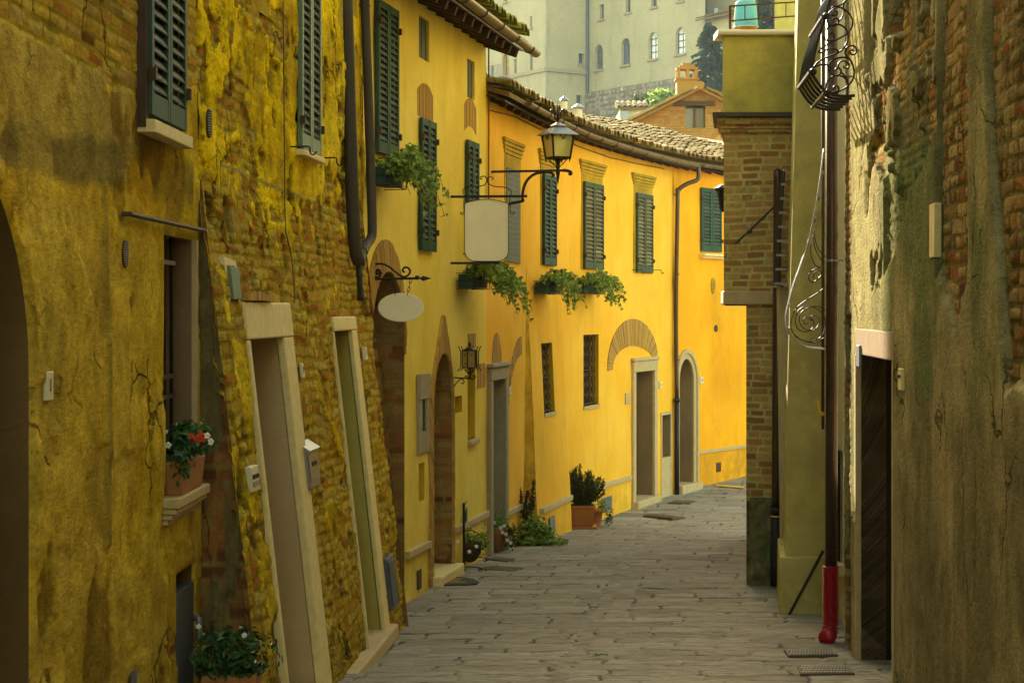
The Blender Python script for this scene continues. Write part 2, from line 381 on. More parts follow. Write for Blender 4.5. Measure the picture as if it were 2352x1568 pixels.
# ------------------------------------------------------------------ the curved line of houses on the left
def left_line():
    pts = [(-2.15, -9.0)]
    for x in (-150, 0, 150, 300, 450):
        Y = 9200/(1250-x); pts.append(((x-CX)/FP*Y, Y))
    for x in (550, 650, 740, 830):
        Y = 12075/(1500-x); pts.append(((x-CX)/FP*Y, Y))
    kx = [830, 1100, 1200, 1290, 1345, 1450, 1530, 1600, 1850]; kv = [1990, 2030, 2090, 2300, 2600, 2780, 3000, 3900, 4200]
    x = 830.0; Y = pts[-1][1]
    while x < 1880:
        xv = np.interp(x, kx, kv); Y += Y/(xv-x)*1.0; x += 1.0
        if int(x) % 12 == 0: pts.append(((x-CX)/FP*Y, Y))
    e = Vector(pts[-1])-Vector(pts[-2]); e.normalize(); pts.append(tuple(Vector(pts[-1])+e*16))
    return pts
WL = Wall(left_line()); WL.lo = WL.s[0]+8; WL.hi = WL.s[-1]-8
sAB = WL.find(450, z=.5)[0]; sBC = WL.find(830, z=1.5)[0]
sCD = WL.find(1116, z=1.0)[0]; sDf = WL.find(1209, z=0)[0]; sDD = WL.find(1546, z=0)[0]; sEND = WL.s[-1]
sSt = WL.find(1288, z=-3)[0]
def offL(S, Z):
    b = np.where((S > sAB) & (S < sBC), .40*np.clip((.75-Z)/3.5, 0, 1.1), 0)
    return b+np.where((S > sDf) & (S < sSt), .16*np.clip((.55-Z)/3.6, 0, 1), 0)
WL.off = offL
F = WL.find
def FB(*a, **k):
    """a place on the buttressed part only"""
    h = WL.hi; WL.hi = sBC-.004; r = WL.find(*a, **k); WL.hi = h; return r
def pip(px, py, poly):
    ins = np.zeros(px.shape, bool); n = len(poly); j = n-1
    for i in range(n):
        xi, yi = poly[i]; xj, yj = poly[j]
        if yi != yj:
            c = ((yi > py) != (yj > py)) & (px < (xj-xi)*(py-yi)/(yj-yi)+xi); ins ^= c
        j = i
    return ins
def wall_grid(name, W, s0, s1, z0, z1, cs, cz, holes, fn, mat, parent, uvs=1, smooth=True, mainoff=True):
    ns = int(math.ceil((s1-s0)/cs)); nz = int(math.ceil((z1-z0)/cz))
    S, Z = np.meshgrid(np.linspace(s0, s1, ns+1), np.linspace(z0, z1, nz+1)); S = S.copy(); Z = Z.copy()
    dead = np.zeros((nz, ns), bool); cS = (S[:-1, :-1]+S[1:, 1:])/2; cZ = (Z[:-1, :-1]+Z[1:, 1:])/2
    edge = np.zeros(S.shape, bool)
    for h in holes:
        h = np.asarray(h); k = pip(cS, cZ, h); dead |= k
        if not k.any(): continue
        b = np.zeros(S.shape, int)
        for di in (0, 1):
            for dj in (0, 1): b[di:nz+di, dj:ns+dj] += k
        eb = (b > 0) & (b < 4); ii = np.argwhere(eb)
        P0 = h; P1 = np.roll(h, -1, 0); d = P1-P0; L2 = (d**2).sum(1)+1e-12
        for (a, c) in ii:
            q = np.array([S[a, c], Z[a, c]]); t = np.clip(((q-P0)*d).sum(1)/L2, 0, 1); pr = P0+d*t[:, None]
            m = ((pr-q)**2).sum(1).argmin(); S[a, c], Z[a, c] = pr[m]; edge[a, c] = True
        ang = []
        for i in range(len(h)):
            u = h[i]-h[i-1]; v = h[(i+1) % len(h)]-h[i]
            cr = abs(u[0]*v[1]-u[1]*v[0])/(np.linalg.norm(u)*np.linalg.norm(v)+1e-9)
            if cr > .6: ang.append(h[i])
        for q in ang:
            dd = (S[ii[:, 0], ii[:, 1]]-q[0])**2+(Z[ii[:, 0], ii[:, 1]]-q[1])**2; m = dd.argmin()
            if dd[m] < (2*max(cs, cz))**2: S[ii[m][0], ii[m][1]], Z[ii[m][0], ii[m][1]] = q
    D, mas, tint = fn(S, Z); D = np.where(edge, 0.0, D)
    V = W.arr(S, Z, D).reshape(-1, 3)
    ix = np.arange((nz+1)*(ns+1)).reshape(nz+1, ns+1)
    q = np.stack([ix[:-1, :-1], ix[:-1, 1:], ix[1:, 1:], ix[1:, :-1]], -1)[~dead]
    if W.side < 0: q = q[:, ::-1]
    used = np.zeros(len(V), bool); used[q.ravel()] = True; rm = np.cumsum(used)-1
    va = {'mas': mas.reshape(-1, 4)[used]}
    if tint is not None: va['tint'] = tint.reshape(-1, 4)[used]
    return mesh_obj(name, V[used], rm[q], mat, parent, smooth, vattr=va, uv=np.stack([S, Z], -1).reshape(-1, 2)[used])
def px_of(W, S, Z):
    V = W.arr(S, Z, 0); return CX+V[..., 0]/V[..., 1]*FP, HY-V[..., 2]/V[..., 1]*FP
def rgba(c): return np.array([*c, 1.0])
def blend(t, c, m): return t*(1-m[..., None])+rgba(c)*m[..., None]
def rect(s0, s1, z0, z1): return [(s0, z0), (s1, z0), (s1, z1), (s0, z1)]
def arch(s0, s1, z0, zs, za, n=20, point=0.0):
    c = (s0+s1)/2; a = (s1-s0)/2; b = za-zs; out = [(s0, z0), (s1, z0)]
    for i in range(n+1):
        t = PI*i/n; out.append((c+a*math.cos(t), zs+b*math.sin(t)**(1-point*.35)*(1-point*.0)))
    return out
def reveal(name, W, poly, depth, mat, parent, mas=False, d0=0.0, mm=None):
    """the cheeks of an opening, from the wall face inwards"""
    poly = np.asarray(poly, float); P1 = np.roll(poly, -1, 0); seg = []
    st = .03 if mas else .25
    for a, b in zip(poly, P1):
        n = max(1, int(np.linalg.norm(b-a)/st)); seg += [a+(b-a)*i/n for i in range(n)]
    seg = np.array(seg+[seg[0]]); nd = int(depth/.03)+1 if mas else 1
    u = np.concatenate([[0], np.cumsum(np.linalg.norm(np.diff(seg, axis=0), axis=1))])
    Sg = np.repeat(seg[None, :, 0], nd+1, 0); Zg = np.repeat(seg[None, :, 1], nd+1, 0); Dg = np.linspace(d0, -depth, nd+1)[:, None]+0*Sg
    ms = np.zeros(Sg.shape+(4,)); ti = np.ones(Sg.shape+(4,))*.3
    if mas:
        # courses follow the height on the sides
        bm, r, h = masonry(-Dg*1.0+.03, Zg, .26, .085, .014, 31, .012, .4); ms[..., 0] = bm; ms[..., 1] = r
        ms[..., 2] = 0; ti[:] = (.3, .2, .05, 1)
    V = W.arr(Sg, Zg, Dg).reshape(-1, 3); n = len(seg)
    ix = np.arange((nd+1)*n).reshape(nd+1, n); q = np.stack([ix[:-1, :-1], ix[1:, :-1], ix[1:, 1:], ix[:-1, 1:]], -1).reshape(-1, 4)
    return mesh_obj(name, V, q, mat, parent, False, vattr={'mas': ms.reshape(-1, 4), 'tint': ti.reshape(-1, 4)}, uv=np.stack([Dg, Zg], -1).reshape(-1, 2))
def ring(mb, W, inner, outer, d0, d1, step=.055, gap=.008):
    """voussoirs between two curves of equal parameter: lists of (s, z)"""
    I = np.array(inner, float); O = np.array(outer, float)
    def res(A, n):
        L = np.concatenate([[0], np.cumsum(np.linalg.norm(np.diff(A, axis=0), axis=1))]); t = np.linspace(0, L[-1], n)
        return np.stack([np.interp(t, L, A[:, 0]), np.interp(t, L, A[:, 1])], 1)
    n = max(3, int(np.linalg.norm(np.diff(O, axis=0), axis=1).sum()/step)); a = res(I, n+1); b = res(O, n+1)
    for i in range(n):
        g = gap/step/2; q = [a[i]*(1-g)+a[i+1]*g, a[i+1]*(1-g)+a[i]*g, b[i+1]*(1-g)+b[i]*g, b[i]*(1-g)+b[i+1]*g]
        dd = d1+random.uniform(-.004, .004)
        mb.hexa([W.pt(p[0], p[1], d0) for p in q]+[W.pt(p[0], p[1], dd) for p in q])
def band(mb, W, inner, outer, d0, d1, n=28, rnd=.5, mi=0):
    """one continuous moulding between two curves"""
    I = np.array(inner, float); O = np.array(outer, float)
    k = len(I); vs = []; fs = []
    for i in range(k):
        vs += [W.pt(*I[i], d0), W.pt(*O[i], d0), W.pt(*O[i], d1), W.pt(*I[i], d1)]
    for i in range(k-1):
        a = 4*i; b = a+4
        for j in range(4): fs.append((a+j, a+(j+1) % 4, b+(j+1) % 4, b+j))
    fs += [(0, 1, 2, 3), (4*k-1, 4*k-2, 4*k-3, 4*k-4)]
    mb.add(vs, fs, rnd, mi)
def back(name, W, poly, depth, mat, parent):
    """closing leaf at the bottom of a recess"""
    mb = MB(); mb.add([W.pt(a, b, -depth) for a, b in poly], [tuple(range(len(poly)))]); return mb.build(name, mat, parent)

# ---- roofs of barrel tiles
def tiles(mb, W, s0, s1, ze, ov, depth, slope, sp=.235, moss=None, rows=None, dscale=None):
    n = int((s1-s0)/sp); rl = .34
    for i in range(n):
        s = s0+(i+.5)*(s1-s0)/n; dep = depth(s) if callable(depth) else depth
        for k in range(int(dep/rl)):
            d = ov-k*rl+random.uniform(-.02, .02); z = ze+slope*(ov-d)+random.uniform(0, .025); L = .44; r0 = .108; r1 = .086
            js = random.uniform(-.012, .012); tw = random.uniform(-.012, .012)
            vs = []; m = 6
            for (dd, zz, rr, sh) in ((d, z+.055, r0, js), (d-L, z+slope*L+.005, r1, js+tw)):
                for j in range(m+1):
                    a = PI*j/m; vs.append(W.pt(s+sh+rr*math.cos(a), zz+rr*.8*math.sin(a), dd))
            for j in range(m+1):
                a = PI*j/m; vs.append(W.pt(s+js+(r0-.016)*math.cos(a), z+.055+(r0-.016)*.8*math.sin(a)-.002, d))
            fs = [(j, j+1, m+1+j+1, m+1+j) for j in range(m)]+[(j, 2*m+2+j, 2*m+3+j, j+1) for j in range(m)]
            mb.add(vs, fs, random.random())
def pans(mb, W, s0, s1, ze, ov, depth, slope, sp=.21, th=.03):
    n = int((s1-s0)/.4); ss = np.linspace(s0, s1, n+1)
    for a, b in zip(ss[:-1], ss[1:]):
        da = depth(a) if callable(depth) else depth; db = depth(b) if callable(depth) else depth
        mb.hexa([W.pt(a, ze-th, ov), W.pt(b, ze-th, ov), W.pt(b, ze-th+slope*db, ov-db), W.pt(a, ze-th+slope*da, ov-da),
                 W.pt(a, ze+.03, ov), W.pt(b, ze+.03, ov), W.pt(b, ze+.03+slope*db, ov-db), W.pt(a, ze+.03+slope*da, ov-da)], .1)
def gutter(mb, W, s0, s1, z, d, r=.075, drop=0.0, curve_end=False):
    n = max(2, int((s1-s0)/.3)); m = 8; vs = []; fs = []
    for i in range(n+1):
        s = s0+(s1-s0)*i/n
        for rr in (r, r-.006):
            for j in range(m+1):
                a = PI+PI*j/m; vs.append(W.pt(s, z-drop*i/n+rr*math.sin(a), d-rr*math.cos(a)))
    k = 2*(m+1)
    for i in range(n):
        for j in range(m):
            fs.append((i*k+j, (i+1)*k+j, (i+1)*k+j+1, i*k+j+1)); fs.append((i*k+m+1+j, i*k+m+2+j, (i+1)*k+m+2+j, (i+1)*k+m+1+j))
        fs.append((i*k, i*k+m+1, (i+1)*k+m+1, (i+1)*k)); fs.append((i*k+m, (i+1)*k+m, (i+1)*k+2*m+1, i*k+2*m+1))
    for e in (0, n): fs.append(tuple(e*k+j for j in range(m+1)))
    mb.add(vs, fs, .5)
    nb = max(2, int((s1-s0)/.9))
    for i in range(nb):
        s = s0+(i+.5)*(s1-s0)/nb; q = z-drop*(i+.5)/nb
        mb.tube([W.pt(s, q+(r+.006)*math.sin(PI+PI*j/8), d-(r+.006)*math.cos(PI+PI*j/8)) for j in range(9)], .009, 4, .3)
def eave(mb, W, s0, s1, ze, ov, slope, sp=.42, rh=.09):
    n = int((s1-s0)/.4); ss = np.linspace(s0, s1, n+1)
    for a, b in zip(ss[:-1], ss[1:]):
        mb.hexa([W.pt(a, ze-.055, ov-.03), W.pt(b, ze-.055, ov-.03), W.pt(b, ze-.055+slope*(ov+.1), -.1), W.pt(a, ze-.055+slope*(ov+.1), -.1),
                 W.pt(a, ze-.034, ov-.03), W.pt(b, ze-.034, ov-.03), W.pt(b, ze-.034+slope*(ov+.1), -.1), W.pt(a, ze-.034+slope*(ov+.1), -.1)], .3)
    k = int((s1-s0)/sp)
    for i in range(k):
        s = s0+(i+.5)*(s1-s0)/k
        mb.hexa([W.pt(s-.035, ze-.06-rh, ov-.08), W.pt(s+.035, ze-.06-rh, ov-.08), W.pt(s+.035, ze-.06-rh+slope*(ov+.05), -.05), W.pt(s-.035, ze-.06-rh+slope*(ov+.05), -.05),
                 W.pt(s-.035, ze-.056, ov-.05), W.pt(s+.035, ze-.056, ov-.05), W.pt(s+.035, ze-.056+slope*(ov+.05), -.05), W.pt(s-.035, ze-.056+slope*(ov+.05), -.05)], random.random())
# ---- louvred shutters
def shutters(W, s0, s1, z0, z1, parent, mat, d=.015, one=False, dk=None):
    m = (s0+s1)/2; g = .006
    for li, (a, b) in enumerate(((s0, m-g), (m+g, s1))):
        mb = MB(); fw = .055; t = .035
        mb.wbox(W, a, a+fw, z0, z1, d, d+t, rnd=.5); mb.wbox(W, b-fw, b, z0, z1, d, d+t, rnd=.45)
        zs = [z0, z0+.11]; mb.wbox(W, a+fw, b-fw, z0, z0+.11, d+.002, d+t-.002, rnd=.5); mb.wbox(W, a+fw, b-fw, z1-.07, z1, d+.002, d+t-.002, rnd=.5)
        n = int((z1-z0-.18)/.062)
        for k in range(n):
            z = z0+.115+(z1-.07-z0-.12)*(k+.5)/n; h = .024; j = random.uniform(-.004, .004)
            mb.hexa([W.pt(a+fw, z-h-j, d+t-.004), W.pt(b-fw, z-h+j, d+t-.004), W.pt(b-fw, z+h, d+.002), W.pt(a+fw, z+h, d+.002),
                     W.pt(a+fw, z-h+.009-j, d+t-.002), W.pt(b-fw, z-h+.009+j, d+t-.002), W.pt(b-fw, z+h+.008, d+.004), W.pt(a+fw, z+h+.008, d+.004)], mi=1)
        mb.wbox(W, a+fw, b-fw, z0+.1, z1-.06, d-.012, d-.002, rnd=.0)
        o = mb.build('shutter', mat if isinstance(mat, tuple) else (mat, M['green_slat']), parent)
        for zz in (z0+.2, z1-.2):
            hb = MB(); e = a if li == 0 else b; hb.wbox(W, e-.02, e+.02, zz-.03, zz+.03, d+.02, d+t+.022, rnd=.3); hb.build('hinge', M['rust_iron'], o)
def profile_band(mb, W, s0, s1, z, prof, ns=8, rnd=.5):
    """moulding along the wall: prof = list of (d, dz)"""
    for (d0, d1, a, b) in prof: mb.wbox(W, s0, s1, z+a, z+b, d0, d1, ns, 1, rnd)

def mass(W, s0, s1, z1, d0, d1, mat, parent, z0=-3.7, slope=0.0, zf=None, name='rear_wall'):
    n = max(1, int((s1-s0)/1.2)); ss = np.linspace(s0, s1, n+1); vs = []; fs = []
    za = z1 if zf is None else zf
    for s in ss:
        vs += [W.pt(s, z0, d0), W.pt(s, z0, d1), W.pt(s, z1+slope*(d0-d1), d1), W.pt(s, z1, d0)]
    for i in range(n):
        for j in range(4): a = 4*i; fs.append((a+j, a+(j+1) % 4, a+4+(j+1) % 4, a+4+j))
    fs += [(0, 1, 2, 3), (4*n+3, 4*n+2, 4*n+1, 4*n)]
    mb = MB(); mb.add(vs, fs, .5); return mb.build(name, mat, parent)
def mk(S): return np.zeros(S.shape+(4,))
# ================================================================== 1. the old ochre house (nearest on the left)
oh = thing('old_house', 'weathered ochre house with peeling plaster and a sloping brick base, nearest on the left', 'house', tuple(WL.pt(F(500, z=-2)[0], -2.6)))
# openings
aS = F(66, y=900)[0]; arch1 = arch(aS-2.6, aS, -3.6, -.25, .66, 30)
wg0, wg1 = F(372, y=800)[0], F(440, y=800)[0]; win1 = rect(wg0, wg1, F(402, y=1148, d=.1)[1], F(372, y=538)[1])
cb0, cb1 = F(400, y=1400)[0], F(440, y=1400)[0]; cab = rect(cb0, cb1, -3.4, F(420, y=1300)[1]-.02)
sw = .0
d1a, d1b = F(581, z=-.3, d=.04)[0], F(657, z=-.3, d=.04)[0]; j1a, j1b = F(567, z=-.1, d=.04)[0], F(671, z=-.1, d=.04)[0]; D1 = rect(d1a, d1b, -3.6, -.19)
d2a, d2b = F(771.5, z=-.3, d=.03)[0], F(812.5, z=-.3, d=.03)[0]; j2a, j2b = F(766, z=-.1, d=.03)[0], F(818, z=-.1, d=.03)[0]; D2 = rect(d2a, d2b, -3.6, -.175)
sh1 = (F(320, y=262)[0], F(403, y=300)[0], .97, 2.62); sh2 = (F(675, y=340)[0], F(720, y=362)[0], 1.19, 2.75)

def fnA(S, Z):
    x, y = px_of(WL, S, Z); n1 = fbm(.45*S*1.3, Z*.9, 3, 5); n2 = fbm(.45*S*4, Z*1.4, 8, 5); n3 = fbm(.45*S*9, Z*5, 12, 4); n4 = fbm(.45*S*.7, Z*.7, 40, 4)
    bm, r, h = masonry(S, Z, .27, .072, .013, 5, .012, .4)
    w = (n2-.5)*160+(n3-.5)*60
    # exposed brick: the top band (lower edge falls to the right) and the strip right of the shutters
    e1 = sst(-12, 12, (45+x*.62)-(y+w*.6))*(x < 330)
    e2 = (x > 400)*sst(-12, 12, 205+w*.4-y)
    e3 = sst(0, 6, 15-np.hypot((x-385)/1.2, (y-1478)/3))*1.0
    ex = np.clip(e1+e2+e3, 0, 1)
    cover = 1-ex*(.85+.3*(n3 > .5))+.35*ex*(sst(.52, .6, n3))
    D = (1-ex)*.012+ex*h*.008+(n1-.5)*.02+(n3-.5)*.010
    t = np.zeros(S.shape+(4,)); t[:] = rgba((.60, .43, .055)); t = blend(t, (.42, .28, .04), sst(.42, .62, n2)); t = blend(t, (.50, .37, .09), sst(.54, .7, n1)*.8)
    grey = sst(-14, 14, 52-abs((y+w*.5)-(330+x*.18)))*(x < 440)+sst(-8, 8, 22-abs(x-105-w*.15))*sst(-30, 30, 110-abs(y-800))
    t = blend(t, (.20, .165, .085), np.clip(grey, 0, 1)*.85)
    t = blend(t, (.33, .27, .12), np.clip(sst(-20, 20, (y-40-x*.5))*sst(-20, 20, 300+x*.1-y), 0, 1)*.7*(x < 330))
    og = sst(-10, 10, 62-abs(x-352+w*.2))*sst(-20, 20, 65-abs(y-430))+sst(-14, 14, 40-abs(x-345-w*.3))*sst(-60, 60, 300-abs(y-820))*.7
    t = blend(t, (.50, .27, .02), np.clip(og, 0, 1)*sst(.3, .5, n2)*.9)
    t = blend(t, (.42, .31, .03), sst(-20, 20, x-300)*.5)
    # lumps of fallen and patched render, in ragged vertical tongues
    tongue = sst(.56, .60, fbm(.45*S*2.6, Z*.55, 77, 5)); t = blend(t, (.55, .42, .12), tongue*.45); D = D+tongue*.004
    hole = sst(.66, .69, fbm(.45*S*3.1, Z*1.2, 91, 5)); t = blend(t, (.19, .12, .03), hole*.8); D = D-hole*.008
    f1 = fbm(.45*S*1.9, Z*1.1, 151, 6)+.12*fbm(.45*S*14, Z*9, 158, 3); l1 = sst(.575, .585, f1)*(1-ex); D = D+l1*.010; t = blend(t, (.56, .42, .08), l1*.6)
    f2 = fbm(.45*S*2.4, Z*1.0, 171, 6)+.12*fbm(.45*S*14, Z*9, 178, 3); l2 = sst(.625, .635, f2)*(1-ex); D = D-l2*.012; t = blend(t, (.26, .17, .035), l2*.75)
    t[..., :3] *= (.70+.60*fbm(.45*S*11, Z*6, 181, 4))[..., None]
    cover = np.clip(cover, 0, 1)
    low = sst(-.6, -2.6, Z); t = blend(t, (.22, .165, .05), low*.55)
    # raised cement fillet running down beside the arch
    cf = sst(.035, .02, abs(S-np.interp(Z, [-1.8, 1.2], [F(243, y=1000)[0], F(228, y=400)[0]])))*(Z < .6)*(Z > -1.1); D = D+cf*.018; t = blend(t, (.33, .26, .085), cf*.9)
    al = np.clip(sst(.58, .75, n2)*.35+sst(-1.6, -2.8, Z)*.4+grey*.3, 0, 1)
    t *= 1.08; t[..., 2] *= .6; t[..., 1] *= .95
    mas = mk(S); mas[..., 0] = bm; mas[..., 1] = r; mas[..., 2] = cover; mas[..., 3] = al
    return D, mas, t
def fnB(S, Z):
    x, y = px_of(WL, S, Z); n1 = fbm(.45*S*1.3, Z*1.1, 23, 5); n2 = fbm(.45*S*3.2, Z*1.6, 28, 5); n3 = fbm(.45*S*9, Z*6, 32, 4)
    bm, r, h = masonry(S, Z, .25, .070, .014, 15, .014, .9)
    bm2, r2, h2 = masonry(S+3, Z, .20, .088, .017, 17, .026, 1.2)
    k = sst(.45, .55, n1)*(y > 600); bm = bm*(1-k)+bm2*k; r = r*(1-k)+r2*k; h = h*(1-k)+h2*k
    up = sst(560, 380, y+(n2-.5)*250)                       # more render above, bare brick below
    cov = .10+.58*up+1.1*(n2-.5)+.9*(n3-.5)
    seam = sst(7, 3, abs(y-(385+(x-520)*.42)-(n2-.5)*26))*(x > 500)*(x < 800)
    cov = np.where(seam > .3, .9, cov); old = sst(20, 60, (x-455)-(y-480)*.165+(n3-.5)*60)
    cov = cov*.7+.3*cov*old+.25*(1-old)*(n2 > .5)
    cov = np.clip(cov, 0, 1)
    D = h*.009*(1-cov)+cov*.010+(n1-.5)*.05+(n2-.5)*.035+(n3-.5)*.020+(fbm(.45*S*16, Z*5, 37, 3)-.5)*.016
    pit = sst(.66, .69, fbm(.45*S*9, Z*3.6, 59, 4)); D = D-pit*.03
    f1 = fbm(.45*S*2.4, Z*1.6, 251, 6)+.15*fbm(.45*S*16, Z*11, 258, 3); l1 = sst(.565, .573, f1); D = D+l1*.013; cov = np.clip(cov+l1*(.25+.5*up), 0, 1)
    f2 = fbm(.45*S*5, Z*3, 271, 5); l2 = sst(.62, .63, f2); D = D-l2*.02; cov = cov*(1-l2)
    t = np.zeros(S.shape+(4,)); t[:] = rgba((.74, .55, .022)); t = blend(t, (.46, .32, .028), sst(.42, .62, n2)); t = blend(t, (.80, .64, .06), sst(.55, .7, n1)*.7)
    t[..., :3] *= (.68+.64*fbm(.45*S*13, Z*8, 281, 4))[..., None]
    t = blend(t, (.34, .29, .12), seam); lg = sst(10, 4, abs(x-(565+(y-300)*-.05)-(n2-.5)*60))*(y < 480)*(y > 230); t = blend(t, (.34, .28, .10), lg*.6)
    bz = sst(-1.4, -2.4, Z); t = blend(t, (.30, .25, .10), bz*.6)
    al = np.clip(pit*.9+sst(.6, .8, n1)*.25+sst(-2.0, -2.9, Z)*.35, 0, 1)
    t *= 1.08; t[..., 2] *= .6; t[..., 1] *= .95
    mas = mk(S); mas[..., 0] = bm; mas[..., 1] = np.clip(r*.9+.25*(1-up)*.3, 0, 1); mas[..., 2] = cov; mas[..., 3] = al
    return D, mas, t
def fnPlain(c=(.3, .22, .05)):
    def f(S, Z):
        t = np.zeros(S.shape+(4,)); t[:] = rgba(c); m = mk(S); m[..., 2] = 1; return (fbm(S, Z, 2)-.5)*.03, m, t
    return f
wall_grid('wall', WL, 0, F(-120, y=600)[0], -3.0, 8, .4, .4, [], fnPlain(), M['old_ochre'], oh)
wall_grid('wall', WL, F(-120, y=600)[0], sAB-1e-3, -3.2, 2.0, .02, .02, [arch1, win1, cab], fnA, M['buttress_brick'], oh)
wall_grid('buttressed_wall', WL, sAB+1e-3, sBC-1e-3, -3.2, 3.0, .014, .014, [D1, D2], fnB, M['buttress_brick'], oh)
wall_grid('wall', WL, F(-120, y=600)[0], sBC-1e-3, 2.0, 8, .25, .25, [], fnPlain((.45, .33, .04)), M['old_ochre'], oh)
# near cheek of the buttress (faces the camera) and its far end
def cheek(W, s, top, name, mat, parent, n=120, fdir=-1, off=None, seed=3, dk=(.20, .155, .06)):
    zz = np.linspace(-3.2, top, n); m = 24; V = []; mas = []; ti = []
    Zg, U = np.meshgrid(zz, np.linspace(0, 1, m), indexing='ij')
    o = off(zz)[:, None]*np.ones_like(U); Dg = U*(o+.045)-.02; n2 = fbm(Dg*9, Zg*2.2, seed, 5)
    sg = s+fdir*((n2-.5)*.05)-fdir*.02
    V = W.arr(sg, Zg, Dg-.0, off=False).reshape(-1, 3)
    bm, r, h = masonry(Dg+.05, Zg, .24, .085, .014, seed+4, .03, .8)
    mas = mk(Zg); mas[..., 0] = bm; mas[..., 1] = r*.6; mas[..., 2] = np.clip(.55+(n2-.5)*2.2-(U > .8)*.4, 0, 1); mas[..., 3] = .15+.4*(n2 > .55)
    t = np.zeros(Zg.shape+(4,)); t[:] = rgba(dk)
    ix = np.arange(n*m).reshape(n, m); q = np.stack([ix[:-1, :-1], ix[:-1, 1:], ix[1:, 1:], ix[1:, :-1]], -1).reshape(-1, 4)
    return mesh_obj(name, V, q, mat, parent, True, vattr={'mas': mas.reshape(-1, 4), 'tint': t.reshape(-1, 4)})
offB = lambda z: .40*np.clip((.75-z)/3.5, 0, 1.1)
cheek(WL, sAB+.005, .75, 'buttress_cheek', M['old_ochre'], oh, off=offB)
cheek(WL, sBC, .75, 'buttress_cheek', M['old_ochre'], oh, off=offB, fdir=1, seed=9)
wall_grid('quoin', Wall([tuple(WL.pt(sBC, 0, .012))[:2], tuple(WL.pt(sBC, 0, -.35))[:2]], 1), 0, .35, -3.2, 8, .03, .03, [], lambda S, Z: ((masonry(S, Z, .3, .075, .012, 3)[2])*.03, np.stack([masonry(S, Z, .3, .075, .012, 3)[0], masonry(S, Z, .3, .075, .012, 3)[1], 0*S+.2, 0*S], -1), np.ones(S.shape+(4,))*.4), M['old_ochre'], oh)
mass(WL, .5, sBC-.02, 8, -.9, -6, M['old_ochre'], oh)
reveal('door_recess', WL, arch1, .75, M['brown_reveal'], oh); back('garage_door', WL, arch1, .7, M['dark_wood'], oh)
reveal('window_recess', WL, win1, .24, M['taupe_reveal'], oh)
# grilled window
wz0, wz1 = win1[0][1], win1[2][1]
back('window_glass', WL, win1, .22, M['window_glass'], oh)
mb = MB()
for sgm in (.12, .36, .60): 
    s = wg0+(wg1-wg0)*sgm*1.0; mb.tube([WL.pt(s, wz0, -.05), WL.pt(s, wz1, -.05)], .011, 6)
for z in (wz1-.14, wz1-.87, wz0+.62): mb.wbox(WL, wg0+.002, wg0+(wg1-wg0)*.66, z-.012, z+.012, -.065, -.035)
mb.build('window_grille', M['iron'], oh)
mb = MB()
sa, sb = F(364, y=1130)[0], F(483, y=1112, d=.11)[0]; mb.wbox(WL, sa, sb, wz0-.055, wz0-.001, -.2, .11, 2, 1); mb.wbox(WL, sa+.01, sb-.02, wz0-.085, wz0-.056, -.02, .095, 2); mb.wbox(WL, sa+.02, sb-.04, wz0-.115, wz0-.086, -.02, .07, 2); mb.wbox(WL, sa+.03, sb-.06, wz0-.145, wz0-.116, -.02, .045, 2)
mb.build('window_sill', M['plinth_stone'], oh, bevel=.008)
mb = MB(); band(mb, WL, [(wg1+.0, z) for z in np.linspace(wz0, wz1, 12)], [(wg1+.05+random.uniform(-.012, .012), z) for z in np.linspace(wz0, wz1, 12)], .0, .03); mb.build('window_surround', M['plinth_stone'], oh)
# rough hole and cabinet
reveal('cabinet_recess', WL, cab, .3, M['brown_reveal'], oh); back('recess_back', WL, cab, .29, M['dark_wood'], oh)
mb = MB(); mb.wbox(WL, cb0+.01, cb1-.0, -3.0, F(430, y=1342)[1], -.06, .012); mb.build('cabinet_door', M['slate_blue_metal'], oh, bevel=.004)
# shutters and sills above
shutters(WL, *sh1, oh, M['green_paint'], d=.03)
mb = MB(); mb.wbox(WL, sh1[0]-.05, sh1[1]+.04, .875, .94, -.02, .09, 2); mb.build('window_sill', M['travertine'], oh, bevel=.006)
shutters(WL, *sh2, oh, M['pale_green_paint'], d=.03)
mb = MB(); mb.wbox(WL, sh2[0]-.03, sh2[1]+.02, 1.13, 1.175, -.02, .09, 2); mb.build('window_sill', M['travertine'], oh, bevel=.006)
mb = MB(); mb.wbox(WL, sh1[0]-.06, sh1[0]-.001, .9, 2.9, .0, .045); mb.build('window_frame', M['dark_wood'], oh)
# stone door frames
def stone_frame(W, s0, s1, zt, jw, lh, dp, parent, mat, zb=-3.0, d0=-.05, mat2=None, jr=None):
    jr = jr or jw
    mb = MB(); mb.wbox(W, s0-jw, s0, zb, zt-.001, d0, dp, 1, 6); mb.build('door_jamb', mat, parent, bevel=.01)
    mb = MB(); mb.wbox(W, s1, s1+jr, zb, zt-.001, d0, dp, 1, 6); mb.build('door_jamb', mat, parent, bevel=.01)
    mb = MB(); mb.wbox(W, s0-jw, s1+jr, zt+.001, zt+lh, d0, dp+.004, 2, 1); mb.build('door_lintel', mat, parent, bevel=.012)
stone_frame(WL, d1a, d1b, -.19, d1a-j1a, .235, .04, oh, M['travertine'], d0=-.015, jr=j1b-d1b); stone_frame(WL, d2a, d2b, -.175, d2a-j2a, .115, .03, oh, M['travertine'], d0=-.012, jr=j2b-d2b)
